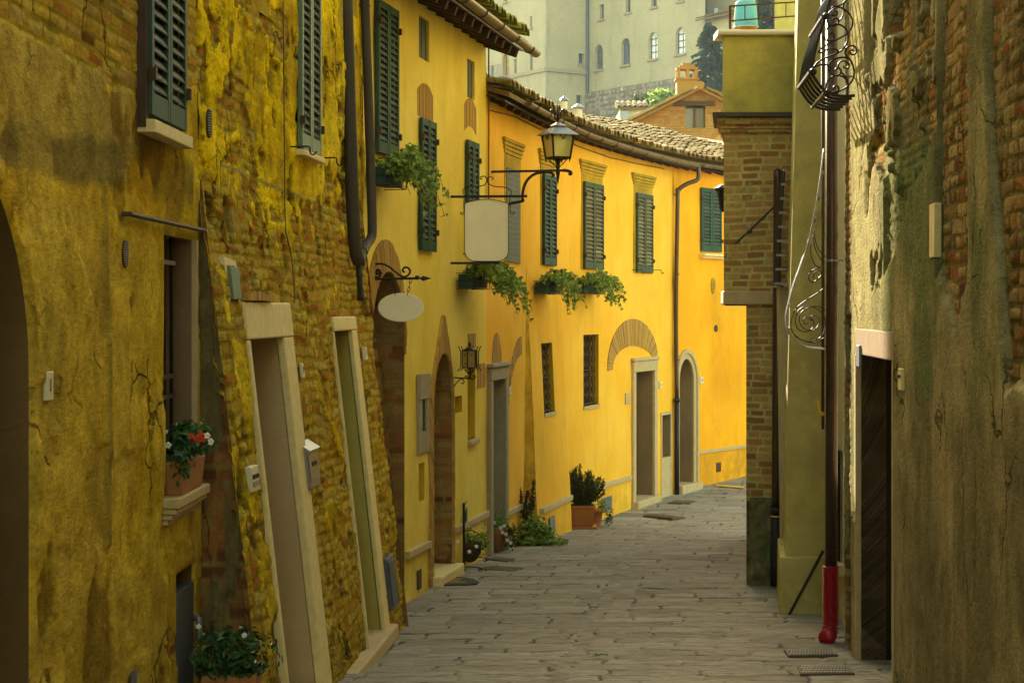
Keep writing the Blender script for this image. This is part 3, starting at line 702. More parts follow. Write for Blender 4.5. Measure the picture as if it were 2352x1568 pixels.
for (a, b, pl, rm_) in ((d1a, d1b, D1, 'beige_reveal'), (d2a, d2b, D2, 'olive_reveal')):
    reveal('door_recess', WL, pl, .62, M[rm_], oh, d0=-.016)
    mb = MB(); mb.wbox(WL, a+.01, b-.01, -3.4, pl[2][1]-.01, -.6, -.55, rnd=.4)
    for k in range(4): mb.wbox(WL, a+.08, b-.08, -2.6+k*.6, -2.12+k*.6, -.55, -.535, rnd=.6)
    mb.build('door', M['wood'], oh)
mb = MB(); z = G(760, 1555)[2]+.14; mb.wbox(WL, d1a-.16, F(761, z=z, d=.10)[0], z-.13, z, -.6, .10, 3); mb.build('threshold', M['travertine'], oh, bevel=.015)
mb = MB(); z = G(850, 1500)[2]+.10; mb.wbox(WL, FB(824, z=z-.06, d=.09)[0], max(FB(879, z=z, d=.09)[0], j2b+.07), z-.11, z, -.6, .09, 3); mb.build('threshold', M['plinth_stone'], oh, bevel=.015)
# broken brick above the first lintel
mb = MB()
for i in range(9):
    s = d1a-.05+i*.11; mb.wbox(WL, s, s+.09, .055, .055+random.uniform(.03, .08), -.02, .04+random.uniform(0, .03))
o = mb.build('broken_brick', M['arch_brick'], oh); o['kind'] = 'stuff'

# ================================================================== 2. the pale yellow house
yh = thing('yellow_house', 'pale yellow house with two brick arched doorways, behind the downpipes', 'house', tuple(WL.pt((sBC+sCD)/2, -3)))
def sp(x, y): return F(x, y=y)
bA = (F(846, z=-.4)[0], F(929, z=-.4)[0]); archA = arch(bA[0], bA[1], -3.6, -.45, .36, 24)
bB = (F(991, z=-1.5)[0], F(1038, z=-1.5)[0]); archB = arch(bB[0], bB[1], -3.6, -1.05, -.47, 24)
nich = rect(F(962, y=1100)[0], F(975, y=1100)[0], F(968, y=1150)[1], F(968, y=1063)[1])
n2_ = rect(F(1045, y=930)[0], F(1061, y=930)[0], F(1053, y=947)[1], F(1053, y=909)[1])
slt = arch(F(1074, y=900)[0], F(1091, y=900)[0], F(1082, y=1008)[1], F(1082, y=800)[1], F(1082, y=795)[1], 8)
bw1 = rect(F(962, y=90)[0], F(986, y=90)[0], 2.57, 3.0); bw2 = rect(F(1073, y=180)[0], F(1090, y=180)[0], 2.42, 2.86)
def fnC(S, Z):
    x, y = px_of(WL, S, Z); n1 = fbm(S*1.2, Z*1.2, 61, 4); n2 = fbm(S*3, Z*.7, 66, 4)
    m = mk(S); low = sst(-1.9, -2.9, Z)
    st = sst(.5, .75, n2)*.15+low*.55
    for (cx, cy, wx, hy) in ((940, 900, 14, 330), (1082, 700, 20, 110), (1058, 560, 10, 120), (975, 320, 8, 40), (1020, 780, 6, 60)):
        st = st+.35*np.exp(-((x-cx)/wx)**2-((y-cy)/hy)**2)
    m[..., 3] = np.clip(st, 0, 1); m[..., 2] = 1
    b = sst(0, 3, abs(x-1058)-2)  # soft vertical undulation of the render
    D = (n1-.5)*.03+.03*np.exp(-((x-1048)/9)**2)*sst(.6, 1.3, Z)*sst(1.4, .9, Z)
    return D, m, None
wall_grid('wall', WL, sBC+1e-3, sCD, -3.4, 3.27, .035, .035, [archA, archB, nich, n2_, slt, bw1, bw2], fnC, M['yellow_paint'], yh)
mass(WL, sBC+.02, sCD, 3.40, -1.1, -5.5, M['yellow_paint'], yh, slope=.28)
# end wall of the taller house above the lower roof
mb = MB(); q = [WL.pt(sCD, 2.0, 0), WL.pt(sCD, 3.25, 0), WL.pt(sCD, 3.25+.28*5.5, -5.5), WL.pt(sCD, 2.0, -5.5)]; mb.add(q, [(0, 1, 2, 3)]); mb.build('gable_wall', M['yellow_paint'], yh)
reveal('doorway_brick', WL, archA, 1.0, M['old_ochre'], yh, mas=True); reveal('doorway_brick', WL, archB, .75, M['old_ochre'], yh, mas=True)
back('door', WL, archA, .98, M['dark_wood'], yh); back('door', WL, archB, .73, M['dark_wood'], yh)
def arcpts(s0, s1, zs, za, n=24, a0=0.0, a1=PI):
    c = (s0+s1)/2; a = (s1-s0)/2; return [(c+a*math.cos(a0+(a1-a0)*i/n), zs+(za-zs)*math.sin(a0+(a1-a0)*i/n)) for i in range(n+1)]
mb = MB(); ring(mb, WL, arcpts(bA[0], bA[1], -.45, .36), arcpts(bA[0]-.22, bA[1]+.03, -.35, .66), 0, .022, .05); mb.build('arch_surround', M['arch_brick'], yh)
mb = MB(); s0, s1 = bB
inn = [(s1, -3.3)]+arcpts(s0, s1, -1.05, -.47, 24)+[(s0, -3.3)]
out = [(s1+.03, -3.3), (s1+.03, -1.3)]+[(s1-.0, -.95), ((s0+s1)/2+.22, -.30), ((s0+s1)/2+.05, -.08), ((s0+s1)/2-.05, -.06), ((s0+s1)/2-.22, -.32), (s0-.20, -.95)]+[(s0-.24, -1.35), (s0-.14, -1.9), (s0-.16, -3.3)]
ring(mb, WL, inn, out, 0, .03, .06); mb.build('arch_surround', M['arch_brick'], yh)
mb = MB()
zb = G(1010, 1335)[2]; mb.wbox(WL, s0-.05, s1+.12, zb-.02, zb+.12, -.7, .12, 2); mb.build('threshold', M['travertine'], yh, bevel=.02)
for (nm, pl, dp) in (('niche', nich, .08), ('niche', n2_, .12), ('window_recess', slt, .35)):
    reveal(nm, WL, pl, dp, M['ochre_surround'], yh); back('recess_back', WL, pl, dp-.005, M['ochre_surround'] if nm == 'niche' else M['black'], yh)
mb = MB(); mb.wbox(WL, slt[0][0]-.03, slt[1][0]+.06, slt[0][1]-.06, slt[0][1], -.05, .05); mb.build('window_sill', M['plinth_stone'], yh, bevel=.01)
mb = MB(); ring(mb, WL, [(slt[0][0], F(1082, y=800)[1]), (slt[1][0], F(1082, y=800)[1])], [(slt[0][0], F(1082, y=766)[1]), (slt[1][0], F(1082, y=766)[1])], 0, .012, .05); mb.build('window_arch', M['arch_brick'], yh)
for pl in (bw1, bw2):
    reveal('window_recess', WL, pl, .05, M['yellow_paint'], yh)
    mb = MB(); mb.wbox(WL, pl[0][0], pl[1][0], pl[0][1], pl[2][1], -.05, -.03); mb.wbox(WL, (pl[0][0]+pl[1][0])/2-.005, (pl[0][0]+pl[1][0])/2+.005, pl[0][1], pl[2][1], -.03, -.025); mb.build('window_panel', M['olive_paint'], yh)
cs1 = (F(859, y=350)[0], F(906, y=350)[0]); cs2 = (F(960, y=400)[0], F(993, y=400)[0]); cs3 = (F(1067, y=450)[0], F(1092, y=450)[0])
shutters(WL, *cs1, 1.46, 2.88, yh, M['green_paint']); shutters(WL, *cs2, .60, 1.95, yh, M['green_paint']); shutters(WL, *cs3, .62, 1.92, yh, M['green_paint'])
# segmental brick heads over the shutters
for (a, b, zt, zb2) in ((cs2[0]-.04, cs2[1]+.02, 2.33, 1.97), (cs3[0]-.02, cs3[1]+.03, 2.42, 2.10)):
    mb = MB(); k = 12; c = (a+b)/2
    up = [(a+(b-a)*i/k, zt-.10*((i/k*2-1)**2)) for i in range(k+1)]; lo = [(a+(b-a)*i/k, zb2-.08*((i/k*2-1)**2)*(zt > 2.4)) for i in range(k+1)]
    ring(mb, WL, lo, up, 0, .006, .045, .006); mb.build('brick_lintel', M['arch_brick'], yh)
mb = MB()
for (a, b) in ((F(932, y=1275)[0], bB[0]-.17), (bB[1]+.05, sCD)):
    mb = MB(); mb.wbox(WL, a, b, -2.475, -2.40, -.02, .045, 3); mb.build('plinth_moulding', M['plinth_stone'], yh, bevel=.01)
mb = MB(); mb.wbox(WL, F(958, y=1330)[0], F(966, y=1330)[0], F(962, y=1352)[1], F(962, y=1308)[1], 0, .012); mb.build('plinth_vent', M['rust_iron'], yh)
# roof
rC = .46
mb = MB(); eave(mb, WL, sBC-.5, sCD+.14, 3.13, rC, .30); mb.build('eave', M['dark_wood'], yh)
mb = MB(); pans(mb, WL, sBC-.5, sCD+.15, 3.17, rC+.02, 5.8, .30); mb.build('roof_deck', M['roof_tile'], yh)
mb = MB(); tiles(mb, WL, sBC-.5, sCD+.16, 3.20, rC+.05, 5.8, .30); mb.build('roof', M['moss'], yh)
mb = MB(); gutter(mb, WL, sBC-.5, sCD+.26, 3.11, rC+.10, .062, .03); mb.build('gutter', M['gutter_metal'], yh)

# ================================================================== 3. the golden house
gh = thing('golden_house', 'long golden yellow house with painted window surrounds and mossy tiled roof', 'house', tuple(WL.pt((sCD+sDD)/2, -3.2)))
d3 = (F(1125, y=1000)[0], F(1154.5, y=1000)[0]); z3 = F(1140, y=872)[1]; D3 = rect(*d3, -3.6, z3)
sw1 = rect(F(1246, y=860)[0], F(1271, y=860)[0], F(1260, y=947)[1], F(1260, y=787)[1])
gw = rect(F(1340, y=850)[0], F(1375, y=850)[0], F(1358, y=930)[1], F(1358, y=768)[1])
d4 = (F(1456, y=1000)[0], F(1499, y=1000)[0]); z4 = F(1475, y=853)[1]; D4 = rect(*d4, -3.6, z4)
nh = rect(F(1519, y=1000)[0], F(1539, y=1000)[0], F(1530, y=1049)[1], F(1530, y=952)[1])
def fnD(S, Z):
    x, y = px_of(WL, S, Z); n1 = fbm(S*1.2, Z*1.2, 71, 4); n2 = fbm(S*3, Z*.6, 76, 4)
    m = mk(S); st = sst(.55, .8, n2)*.15+sst(-2.5, -3.3, Z)*.45+sst(-2.62, -2.75, Z)*.15
    for (cx, cy, wx, hy, a) in ((1180, 780, 12, 160, .3), (1240, 1050, 10, 90, .3), (1385, 1145, 30, 20, .3), (1478, 660, 30, 40, .15), (1545, 700, 8, 300, .25), (1300, 1130, 30, 30, .2)):
        st = st+a*np.exp(-((x-cx)/wx)**2-((y-cy)/hy)**2)
    m[..., 3] = np.clip(st, 0, 1); m[..., 2] = 1
    return (n1-.5)*.03, m, None
wall_grid('wall', WL, sCD, sDf-1e-3, -3.6, 2.60, .035, .035, [D3], fnD, M['golden_paint'], gh)
wall_grid('wall', WL, sDf+1e-3, sDD, -3.6, 2.60, .035, .035, [sw1, gw, D4, nh], fnD, M['golden_paint'], gh)
offD = lambda z: .16*np.clip((.55-z)/3.6, 0, 1)
mb = MB(); zz = np.linspace(-3.6, .55, 20)
band(mb, WL, [(sDf-.12*(1-(z+3.6)/4.2)-.001, z) for z in zz], [(sDf, z) for z in zz], -.01, .0); 
vs = [WL.arr(sDf-.28*offD(z)/.16, z, 0, off=False) for z in zz]+[WL.arr(sDf+.002, z, offD(z), off=False) for z in zz]; n = len(zz)
mb = MB(); mb.add(vs, [(i, i+n, i+n+1, i+1) for i in range(n-1)]); mb.build('buttress_cheek', M['golden_paint'], gh)
dR = lambda s: float(np.interp(s, [sCD, F(1250, z=2.7)[0], F(1390, z=2.7)[0], sDD], [.75, 1.6, 4.0, 4.9]))
mass(WL, sCD, sDD, 2.60, -.9, -2.5, M['golden_paint'], gh, slope=0)
rD = .26
mb = MB(); eave(mb, WL, sCD+.02, sDD, 2.53, rD, .28, .5, .035); mb.build('eave', M['dark_wood'], gh)
mb = MB(); pans(mb, WL, sCD+.02, sDD, 2.56, rD+.02, dR, .28); mb.build('roof_deck', M['roof_tile'], gh)
mb = MB(); tiles(mb, WL, sCD+.02, sDD, 2.60, rD+.06, dR, .28); mb.build('roof', M['roof_tile'], gh)
mb = MB(); gutter(mb, WL, sCD+.9, sDD+.35, 2.55, rD+.09, .050, .03); mb.build('gutter', M['gutter_metal'], gh)
# clumps of moss on the tiles along the eave and verge
mb = MB()
for i in range(1100):
    s = random.uniform(sCD, sDD); 
    if random.random() < .35: s = sCD+abs(random.gauss(0, 1.2))
    k = random.choice([0, 0, 0, 0, 1, 1, 2, 3, 4, 6]); d = rD-k*.34-random.uniform(0, .2); d = max(d, rD-dR(s)+.1); z = 2.58+.28*(rD-d)+.10
    r = random.uniform(.02, .06); c = WL.pt(s, z, d); v = [c+Vector((random.uniform(-1, 1), random.uniform(-1, 1), random.uniform(-.3, .7)))*r*1.2 for _ in range(6)]
    mb.add(v, [(0, 1, 2), (0, 2, 3), (0, 3, 4), (0, 4, 5), (0, 5, 1), (1, 2, 4), (3, 4, 2), (1, 5, 3)], random.random())
o = mb.build('roof_moss', M['moss'], gh); o['kind'] = 'stuff'
# door 3
stone_frame(WL, d3[0], d3[1], z3, .16, .16, .05, gh, M['grey_stone'], zb=-3.3, d0=-.02)
mb = MB(); mb.wbox(WL, d3[0]-.19, d3[1]+.19, z3+.162, z3+.21, -.02, .085, 2); mb.build('door_cornice', M['grey_stone'], gh, bevel=.01)
reveal('door_recess', WL, D3, .5, M['grey_stone'], gh); back('door', WL, D3, .48, M['dark_wood'], gh)
mb = MB(); c = sum(d3)/2; ring(mb, WL, [(c+.30-.6*i/10, z3+.215) for i in range(11)], [(c+.30*math.cos(PI*i/10), z3+.215+.36*math.sin(PI*i/10)) for i in range(11)], 0, .008, .05); mb.build('arch_fragment', M['arch_brick'], gh)
mb = MB(); a0, a1 = F(1166, y=860)[0], F(1199, y=780)[0]
ring(mb, WL, [(a0+.02+(a1-a0)*(1-math.cos(t))*.95, F(1166, y=960)[1]+(1.0-.22)*math.sin(t)) for t in np.linspace(0, PI/2, 14)], [(a0+(a1-a0)*(1-math.cos(t))*.95-.0, F(1166, y=960)[1]+.02+1.0*math.sin(t)) for t in np.linspace(0, PI/2, 14)], 0, .01, .05); mb.build('arch_fragment', M['arch_brick'], gh)
mb = MB(); ring(mb, WL, [(F(1095, y=860)[0], F(1100, y=890)[1]), (F(1113, y=860)[0], F(1100, y=890)[1])], [(F(1095, y=860)[0], F(1100, y=835)[1]), (F(1113, y=860)[0], F(1100, y=835)[1])], 0, .01, .05); mb.build('brick_patch', M['arch_brick'], yh)
# plinth moulding
mb = MB()
for (a, b, z) in ((d3[1]+.17, sDf-.15, -2.56), (sDf, sSt-.005, -2.69), (sSt+.01, F(1447, y=1100)[0], -2.75)):
    mb = MB(); mb.wbox(WL, a, b, z-.04, z+.035, -.02, .04, 8); mb.build('plinth_moulding', M['plinth_stone'], gh, bevel=.01)
# painted false shutter, painted surrounds with cornices, real shutters
f4 = (F(1161, y=490)[0], F(1191, y=490)[0])
def surround(a, b, ztop, zb, wid=.10, parent=gh):
    mb = MB(); mb.wbox(WL, a-wid, b+wid, zb, ztop+.10, .004, .012, 3); mb.build('painted_surround', M['ochre_surround'], parent)
    mb = MB(); e = wid+.02
    for k, (w2, d) in enumerate(((e-.03, .014), (e+.01, .022), (e+.05, .03), (e+.09, .038), (e+.12, .046))):
        z = ztop+.10+k*.05; mb.wbox(WL, a-w2, b+w2, z+.001, z+.042, .002, d, 3)
    mb.build('window_cornice', M['ochre_surround'], parent)
surround(f4[0], f4[1], 1.80, .585)
mb = MB(); mb.wbox(WL, f4[0], f4[1], .60, 1.78, .013, .02, 3)
mb.build('painted_shutter', M['olive_paint'], gh)
mb = MB()
for k in range(16):
    for (a, b) in ((.12, .42), (.58, .9)): mb.wbox(WL, f4[0]+(f4[1]-f4[0])*a, f4[0]+(f4[1]-f4[0])*b, .68+k*.068, .70+k*.068, .0205, .0215)
mb.build('painted_louvre', M['dark_wood'], gh)['kind'] = 'stuff'
for (x0, x1, y) in ((1243, 1271, 500), (1337, 1380, 520), (1458, 1494, 530)):
    a, b = F(x0, y=y)[0], F(x1, y=y)[0]; surround(a, b, 1.90 if x0 > 1300 else 1.85, .60, .08)
    shutters(WL, a, b, .61, 1.92 if x0 > 1300 else 1.86, gh, M['green_paint'] if x0 < 1300 else (M['shutter_frame'], M['shutter_slat']), d=.02)
# grilled windows of the ground floor
for (pl, nb) in ((sw1, 3), (gw, 5)):
    reveal('window_recess', WL, pl, .16, M['ochre_surround'], gh); back('window_glass', WL, pl, .15, M['window_glass'], gh)
    mb = MB(); s0_, s1_ = pl[0][0], pl[1][0]; za, zb = pl[0][1], pl[2][1]; w = (s1_-s0_); nn = 7
    for i in range(nb):
        s = s0_+w*(i+.5)/nb
        for k in range(nn):
            h = (zb-za)/nn; c = za+(k+.5)*h; mb.tube([WL.pt(s+w/nb*.38*math.cos(t), c+h*.46*math.sin(t), -.06) for t in np.linspace(0, 2*PI, 13)[:-1]], .008, 4, closed=True)
    for z in (za+.02, zb-.02, (za+zb)/2): mb.tube([WL.pt(s0_, z, -.06), WL.pt(s1_, z, -.06)], .009, 5)
    mb.build('window_grille', M['rust_iron'], gh)
    mb = MB(); mb.wbox(WL, s0_-.02, s1_+.02, za-.05, za, -.15, .02); mb.build('window_sill', M['plinth_stone'], gh)
# big brick arch and door 4
mb = MB(); aL, aR = F(1395, y=830)[0], F(1511, y=810)[0]; zf_ = F(1450, y=838)[1]; zt_ = F(1450, y=732)[1]
ci = (aL+aR)/2; ring(mb, WL, [(ci+((aR-aL)/2-.30)*math.cos(t), zf_+(zt_-.44-zf_)*math.sin(t)) for t in np.linspace(.2, PI+.14, 30)], [(ci+(aR-aL)/2*math.cos(t), zf_+(zt_-zf_)*math.sin(t)) for t in np.linspace(.17, PI+.08, 30)], 0, .012, .05); mb.build('arch_fragment', M['arch_brick'], gh)
stone_frame(WL, d4[0], d4[1], z4, .16, .18, .045, gh, M['plinth_stone'], zb=-3.45, d0=-.02)
mb = MB(); mb.wbox(WL, d4[0]-.19, d4[1]+.19, z4+.183, z4+.235, -.02, .075, 2); mb.build('door_cornice', M['plinth_stone'], gh, bevel=.01)
reveal('door_recess', WL, D4, .30, M['taupe_reveal'], gh)
def panel_door(W, a, b, zb, zt, d, parent):
    mb = MB(); mb.wbox(W, a+.005, b-.005, zb, zt-.005, d-.05, d, rnd=.4)
    n = 4; h = (zt-zb-.2)/n
    for k in range(n): mb.wbox(W, a+.12, b-.12, zb+.15+k*h, zb+.15+(k+.8)*h, d+.001, d+.02, rnd=.7)
    mb.wbox(W, a+.02, a+.05, zb, zt-.01, d+.001, d+.03, rnd=.2); o = mb.build('door', M['wood'], parent)
    hb = MB(); hb.tube([W.pt(a+.10, zb+1.0, d+.02), W.pt(a+.10, zb+1.0, d+.06), W.pt(a+.10, zb+.9, d+.06)], .012, 6); hb.build('door_handle', M['iron'], o)
panel_door(WL, *d4, -3.3, z4, -.26, gh); panel_door(WL, *d3, -3.2, z3, -.46, gh)
zb = G(1480, 1163)[2]; mb = MB(); mb.wbox(WL, d4[0]-.14, d4[1]+.15, zb-.1, zb+.10, -.3, .12, 2); mb.build('threshold', M['plinth_stone'], gh, bevel=.02)
reveal('niche', WL, nh, .2, M['taupe_reveal'], gh); back('recess_back', WL, nh, .19, M['grey_stone'], gh)
mb = MB(); band(mb, WL, [(nh[0][0], -3.3), (nh[0][0], nh[2][1]), (nh[1][0], nh[2][1]), (nh[1][0], -3.3)], [(nh[0][0]-.06, -3.3), (nh[0][0]-.06, nh[2][1]+.05), (nh[1][0]+.06, nh[2][1]+.05), (nh[1][0]+.06, -3.3)], -.01, .02); mb.build('niche_surround', M['plinth_stone'], gh)
mb = MB(); mb.wbox(WL, nh[0][0]+.001, nh[1][0]-.001, -3.4, nh[0][1], -.02, .012); mb.build('niche_apron', M['plinth_stone'], gh)
for (x0, x1, y0, y1) in ((1261, 1273, 1182, 1222), (1380, 1403, 1137, 1178)):
    mb = MB(); mb.wbox(WL, F(x0, y=y1)[0], F(x1, y=y1)[0], F(x0, y=y1)[1], F(x1, y=y0)[1], 0, .02); mb.build('plinth_hatch', M['slate_blue_metal'], gh, bevel=.004)

# ================================================================== 4. the orange house beyond the downpipe
og = thing('orange_house', 'deep orange house with a stone arched doorway and one green shuttered window', 'house', tuple(WL.pt(F(1640, z=0)[0], -3.2)))
d5 = (F(1557.5, y=1000)[0], F(1591, y=1000)[0]); z5 = F(1574, y=824)[1]; zs5 = z5-.42; D5 = arch(*d5, -3.6, zs5, z5, 24)
def fnE(S, Z):
    x, y = px_of(WL, S, Z); n1 = fbm(S*1.2, Z*1.2, 81, 4); n2 = fbm(S*2.5, Z*.8, 86, 5)
    m = mk(S); st = sst(.52, .75, n2)*.2+sst(-2.55, -2.65, Z)*.5+sst(-2.3, -3.3, Z)*.3
    for (cx, cy, wx, hy, a) in ((1660, 700, 30, 50, .35), (1650, 870, 40, 60, .25), (1690, 880, 20, 80, .2)): st = st+a*np.exp(-((x-cx)/wx)**2-((y-cy)/hy)**2)
    m[..., 3] = np.clip(st, 0, 1); m[..., 2] = 1; return (n1-.5)*.03, m, None
wall_grid('wall', WL, sDD+1e-3, F(1790, z=0)[0], -3.6, 2.60, .04, .04, [D5], fnE, M['orange_paint'], og)
wall_grid('wall', WL, F(1790, z=0)[0], sEND, -3.6, 2.60, .4, .4, [], fnE, M['orange_paint'], og)
mass(WL, sDD+.02, sEND, 2.60, -.9, -3.0, M['orange_paint'], og, slope=.24)
mb = MB(); eave(mb, WL, sDD+.02, sEND, 2.53, rD, .28, .5, .035); mb.build('eave', M['dark_wood'], og)
mb = MB(); pans(mb, WL, sDD+.02, sEND, 2.56, rD+.02, 4.9, .28); mb.build('roof_deck', M['roof_tile'], og)
mb = MB(); tiles(mb, WL, sDD+.02, sDD+7, 2.60, rD+.06, 4.9, .28); mb.build('roof', M['roof_tile'], og)
mb = MB(); gutter(mb, WL, sDD+.55, sDD+8, 2.56, rD+.09, .052, 0); mb.build('gutter', M['gutter_metal'], og)
mb = MB(); c5 = sum(d5)/2; hw = (d5[1]-d5[0])/2
pin = [(d5[1], -3.4)]+arcpts(d5[0], d5[1], zs5, z5, 24)+[(d5[0], -3.4)]
for (wa, wb, dd) in ((0, .10, .03), (.10, .17, .055)):
    f = lambda w: [(d5[1]+w, -3.4)]+[(c5+(hw+w)*math.cos(PI*i/24), zs5+(z5-zs5+w)*math.sin(PI*i/24)) for i in range(25)]+[(d5[0]-w, -3.4)]
    band(mb, WL, f(wa+.0005), f(wb), -.01, dd)
mb.build('door_surround', M['plinth_stone'], og)
reveal('door_recess', WL, D5, .28, M['taupe_reveal'], og); back('door', WL, D5, .26, M['wood'], og)
zb = G(1575, 1122)[2]; mb = MB(); mb.wbox(WL, d5[0]-.14, d5[1]+.15, zb-.1, zb+.12, -.3, .14, 2); mb.build('threshold', M['plinth_stone'], og, bevel=.02)
a, b = F(1607, y=500)[0], F(1653, y=500)[0]; shutters(WL, a, b, 1.05, 2.20, og, M['green_paint'])
mb = MB(); mb.wbox(WL, a-.05, b+.12, .96, 1.01, -.02, .13, 2); mb.wbox(WL, a-.03, b+.10, .92, .958, -.02, .09, 2); mb.build('window_sill', M['travertine'], og, bevel=.01)
mb = MB(); mb.wbox(WL, F(1602, y=1036)[0], sDD+9, -2.62, -2.56, -.02, .035, 10); mb.build('plinth_moulding', M['plinth_stone'], og, bevel=.01)
mb = MB(); mb.wbox(WL, F(1645, y=1072)[0], F(1655, y=1072)[0], F(1650, y=1083)[1], F(1650, y=1062)[1], 0, .012); mb.build('plinth_vent', M['rust_iron'], og)
# ================================================================== the street
def m_ground():
    t = NT('paving'); g = t.geo(); sc = t.n('SeparateColor', i_0=t.n('Attribute', attribute_name='mas').outputs['Color'])
    n1 = t.noise(g, 1.1, 5, .6); n2 = t.noise(t.scale(g, 2.5, 11, 1), 2.2, 7, .72); n3 = t.noise(g, 55, 4, .7)
    col = t.ramp(sc.outputs[1], [(0, (.18, .155, .13)), (.4, (.32, .275, .22)), (.75, (.43, .375, .295)), (1, (.26, .225, .20))])
    col = t.mix(t.mapr(n1, .35, .7), col, (.29, .25, .19))
    col = t.mix(t.mapr(n2, .57, .67, 0, .36), col, (.09, .082, .06))
    col = t.mix(t.mapr(n3, .35, .65, 0, .35), col, (.11, .10, .085))
    j = t.mix(t.mapr(t.noise(g, 2.3, 3, .5), .42, .58), (.035, .03, .02), (.27, .24, .13))
    col = t.mix(t.mapr(sc.outputs[0], .25, .7), j, col)
    h = t.math('ADD', t.math('MULTIPLY', n3, .4), t.math('SUBTRACT', .6, t.mapr(n2, .5, .66, 0, 1.1)))
    M['paving'] = t.out(col, t.mapr(n3, .3, .7, .62, .85), t.bump(h, .8, .012), 0, .35)
m_ground()
def gfine(x0, x1, y0, y1, cx, cy, name):
    nx = int((x1-x0)/cx); ny = int((y1-y0)/cy)
    X, Y = np.meshgrid(np.linspace(x0, x1, nx+1), np.linspace(y0, y1, ny+1))
    gy = np.array([gz(v) for v in np.linspace(y0, y1, ny+1)]); gy = np.convolve(np.pad(gy, 20, mode='edge'), np.ones(41)/41, 'valid')
    Xc = np.interp(Y, [0, 14.8, 24, 34, 42], [-1.0, .37, 1.39, 3.0, 5.0]); u = X-Xc
    U = np.where(u > 0, u, u+50); Yr = Y-.035*u
    bm, r, h = masonry(U+.0, Yr, .66, .33, .019, 3, .004, .7)
    bs, rs, hs = masonry(Yr, u+.07, .16, .145, .012, 9, .01, .5); k = (abs(u) < .072)
    bm = np.where(k, bs, bm); r = np.where(k, rs, r); h = np.where(k, hs, h)
    cleft = fbm(U*2.0+r*40, Yr*8, 6, 5); ed = np.where(cleft > .60, .008, 0)
    D = .012*bm*(.5+.5*r)+(fbm(X*.8, Y*.8, 5, 3)-.5)*.05+(cleft-.5)*.010-ed*.5
    Z = np.repeat(gy[:, None], nx+1, 1)+D-.012
    mas = np.zeros(X.shape+(4,)); mas[..., 0] = bm; mas[..., 1] = r
    ix = np.arange((nx+1)*(ny+1)).reshape(ny+1, nx+1); q = np.stack([ix[:-1, :-1], ix[:-1, 1:], ix[1:, 1:], ix[1:, :-1]], -1).reshape(-1, 4)
    o = mesh_obj(name, np.stack([X, Y, Z], -1).reshape(-1, 3), q, M['paving'], None, True, vattr={'mas': mas.reshape(-1, 4)}); o['kind'] = 'structure'; return o
gfine(-2.4, 5.0, 13.2, 42, .03, .022, 'street_paving')
def gcoarse():
    ys = np.concatenate([np.linspace(-20, 60, 81), np.linspace(65, 120, 12), [200, 400, 900, 2000]]); xs = np.concatenate([[-1500, -400, -100, -40], np.linspace(-20, 30, 26), [60, 100, 400, 1500]])
    X, Y = np.meshgrid(xs, ys); Z = np.vectorize(gz)(Y)-.06; n = len(xs); ix = np.arange(X.size).reshape(X.shape)
    q = np.stack([ix[:-1, :-1], ix[:-1, 1:], ix[1:, 1:], ix[1:, :-1]], -1).reshape(-1, 4)
    mas = np.zeros(X.shape+(4,)); mas[..., :2] = .6
    o = mesh_obj('ground', np.stack([X, Y, Z], -1).reshape(-1, 3), q, M['paving'], None, True, vattr={'mas': mas.reshape(-1, 4)}); o['kind'] = 'structure'
gcoarse()
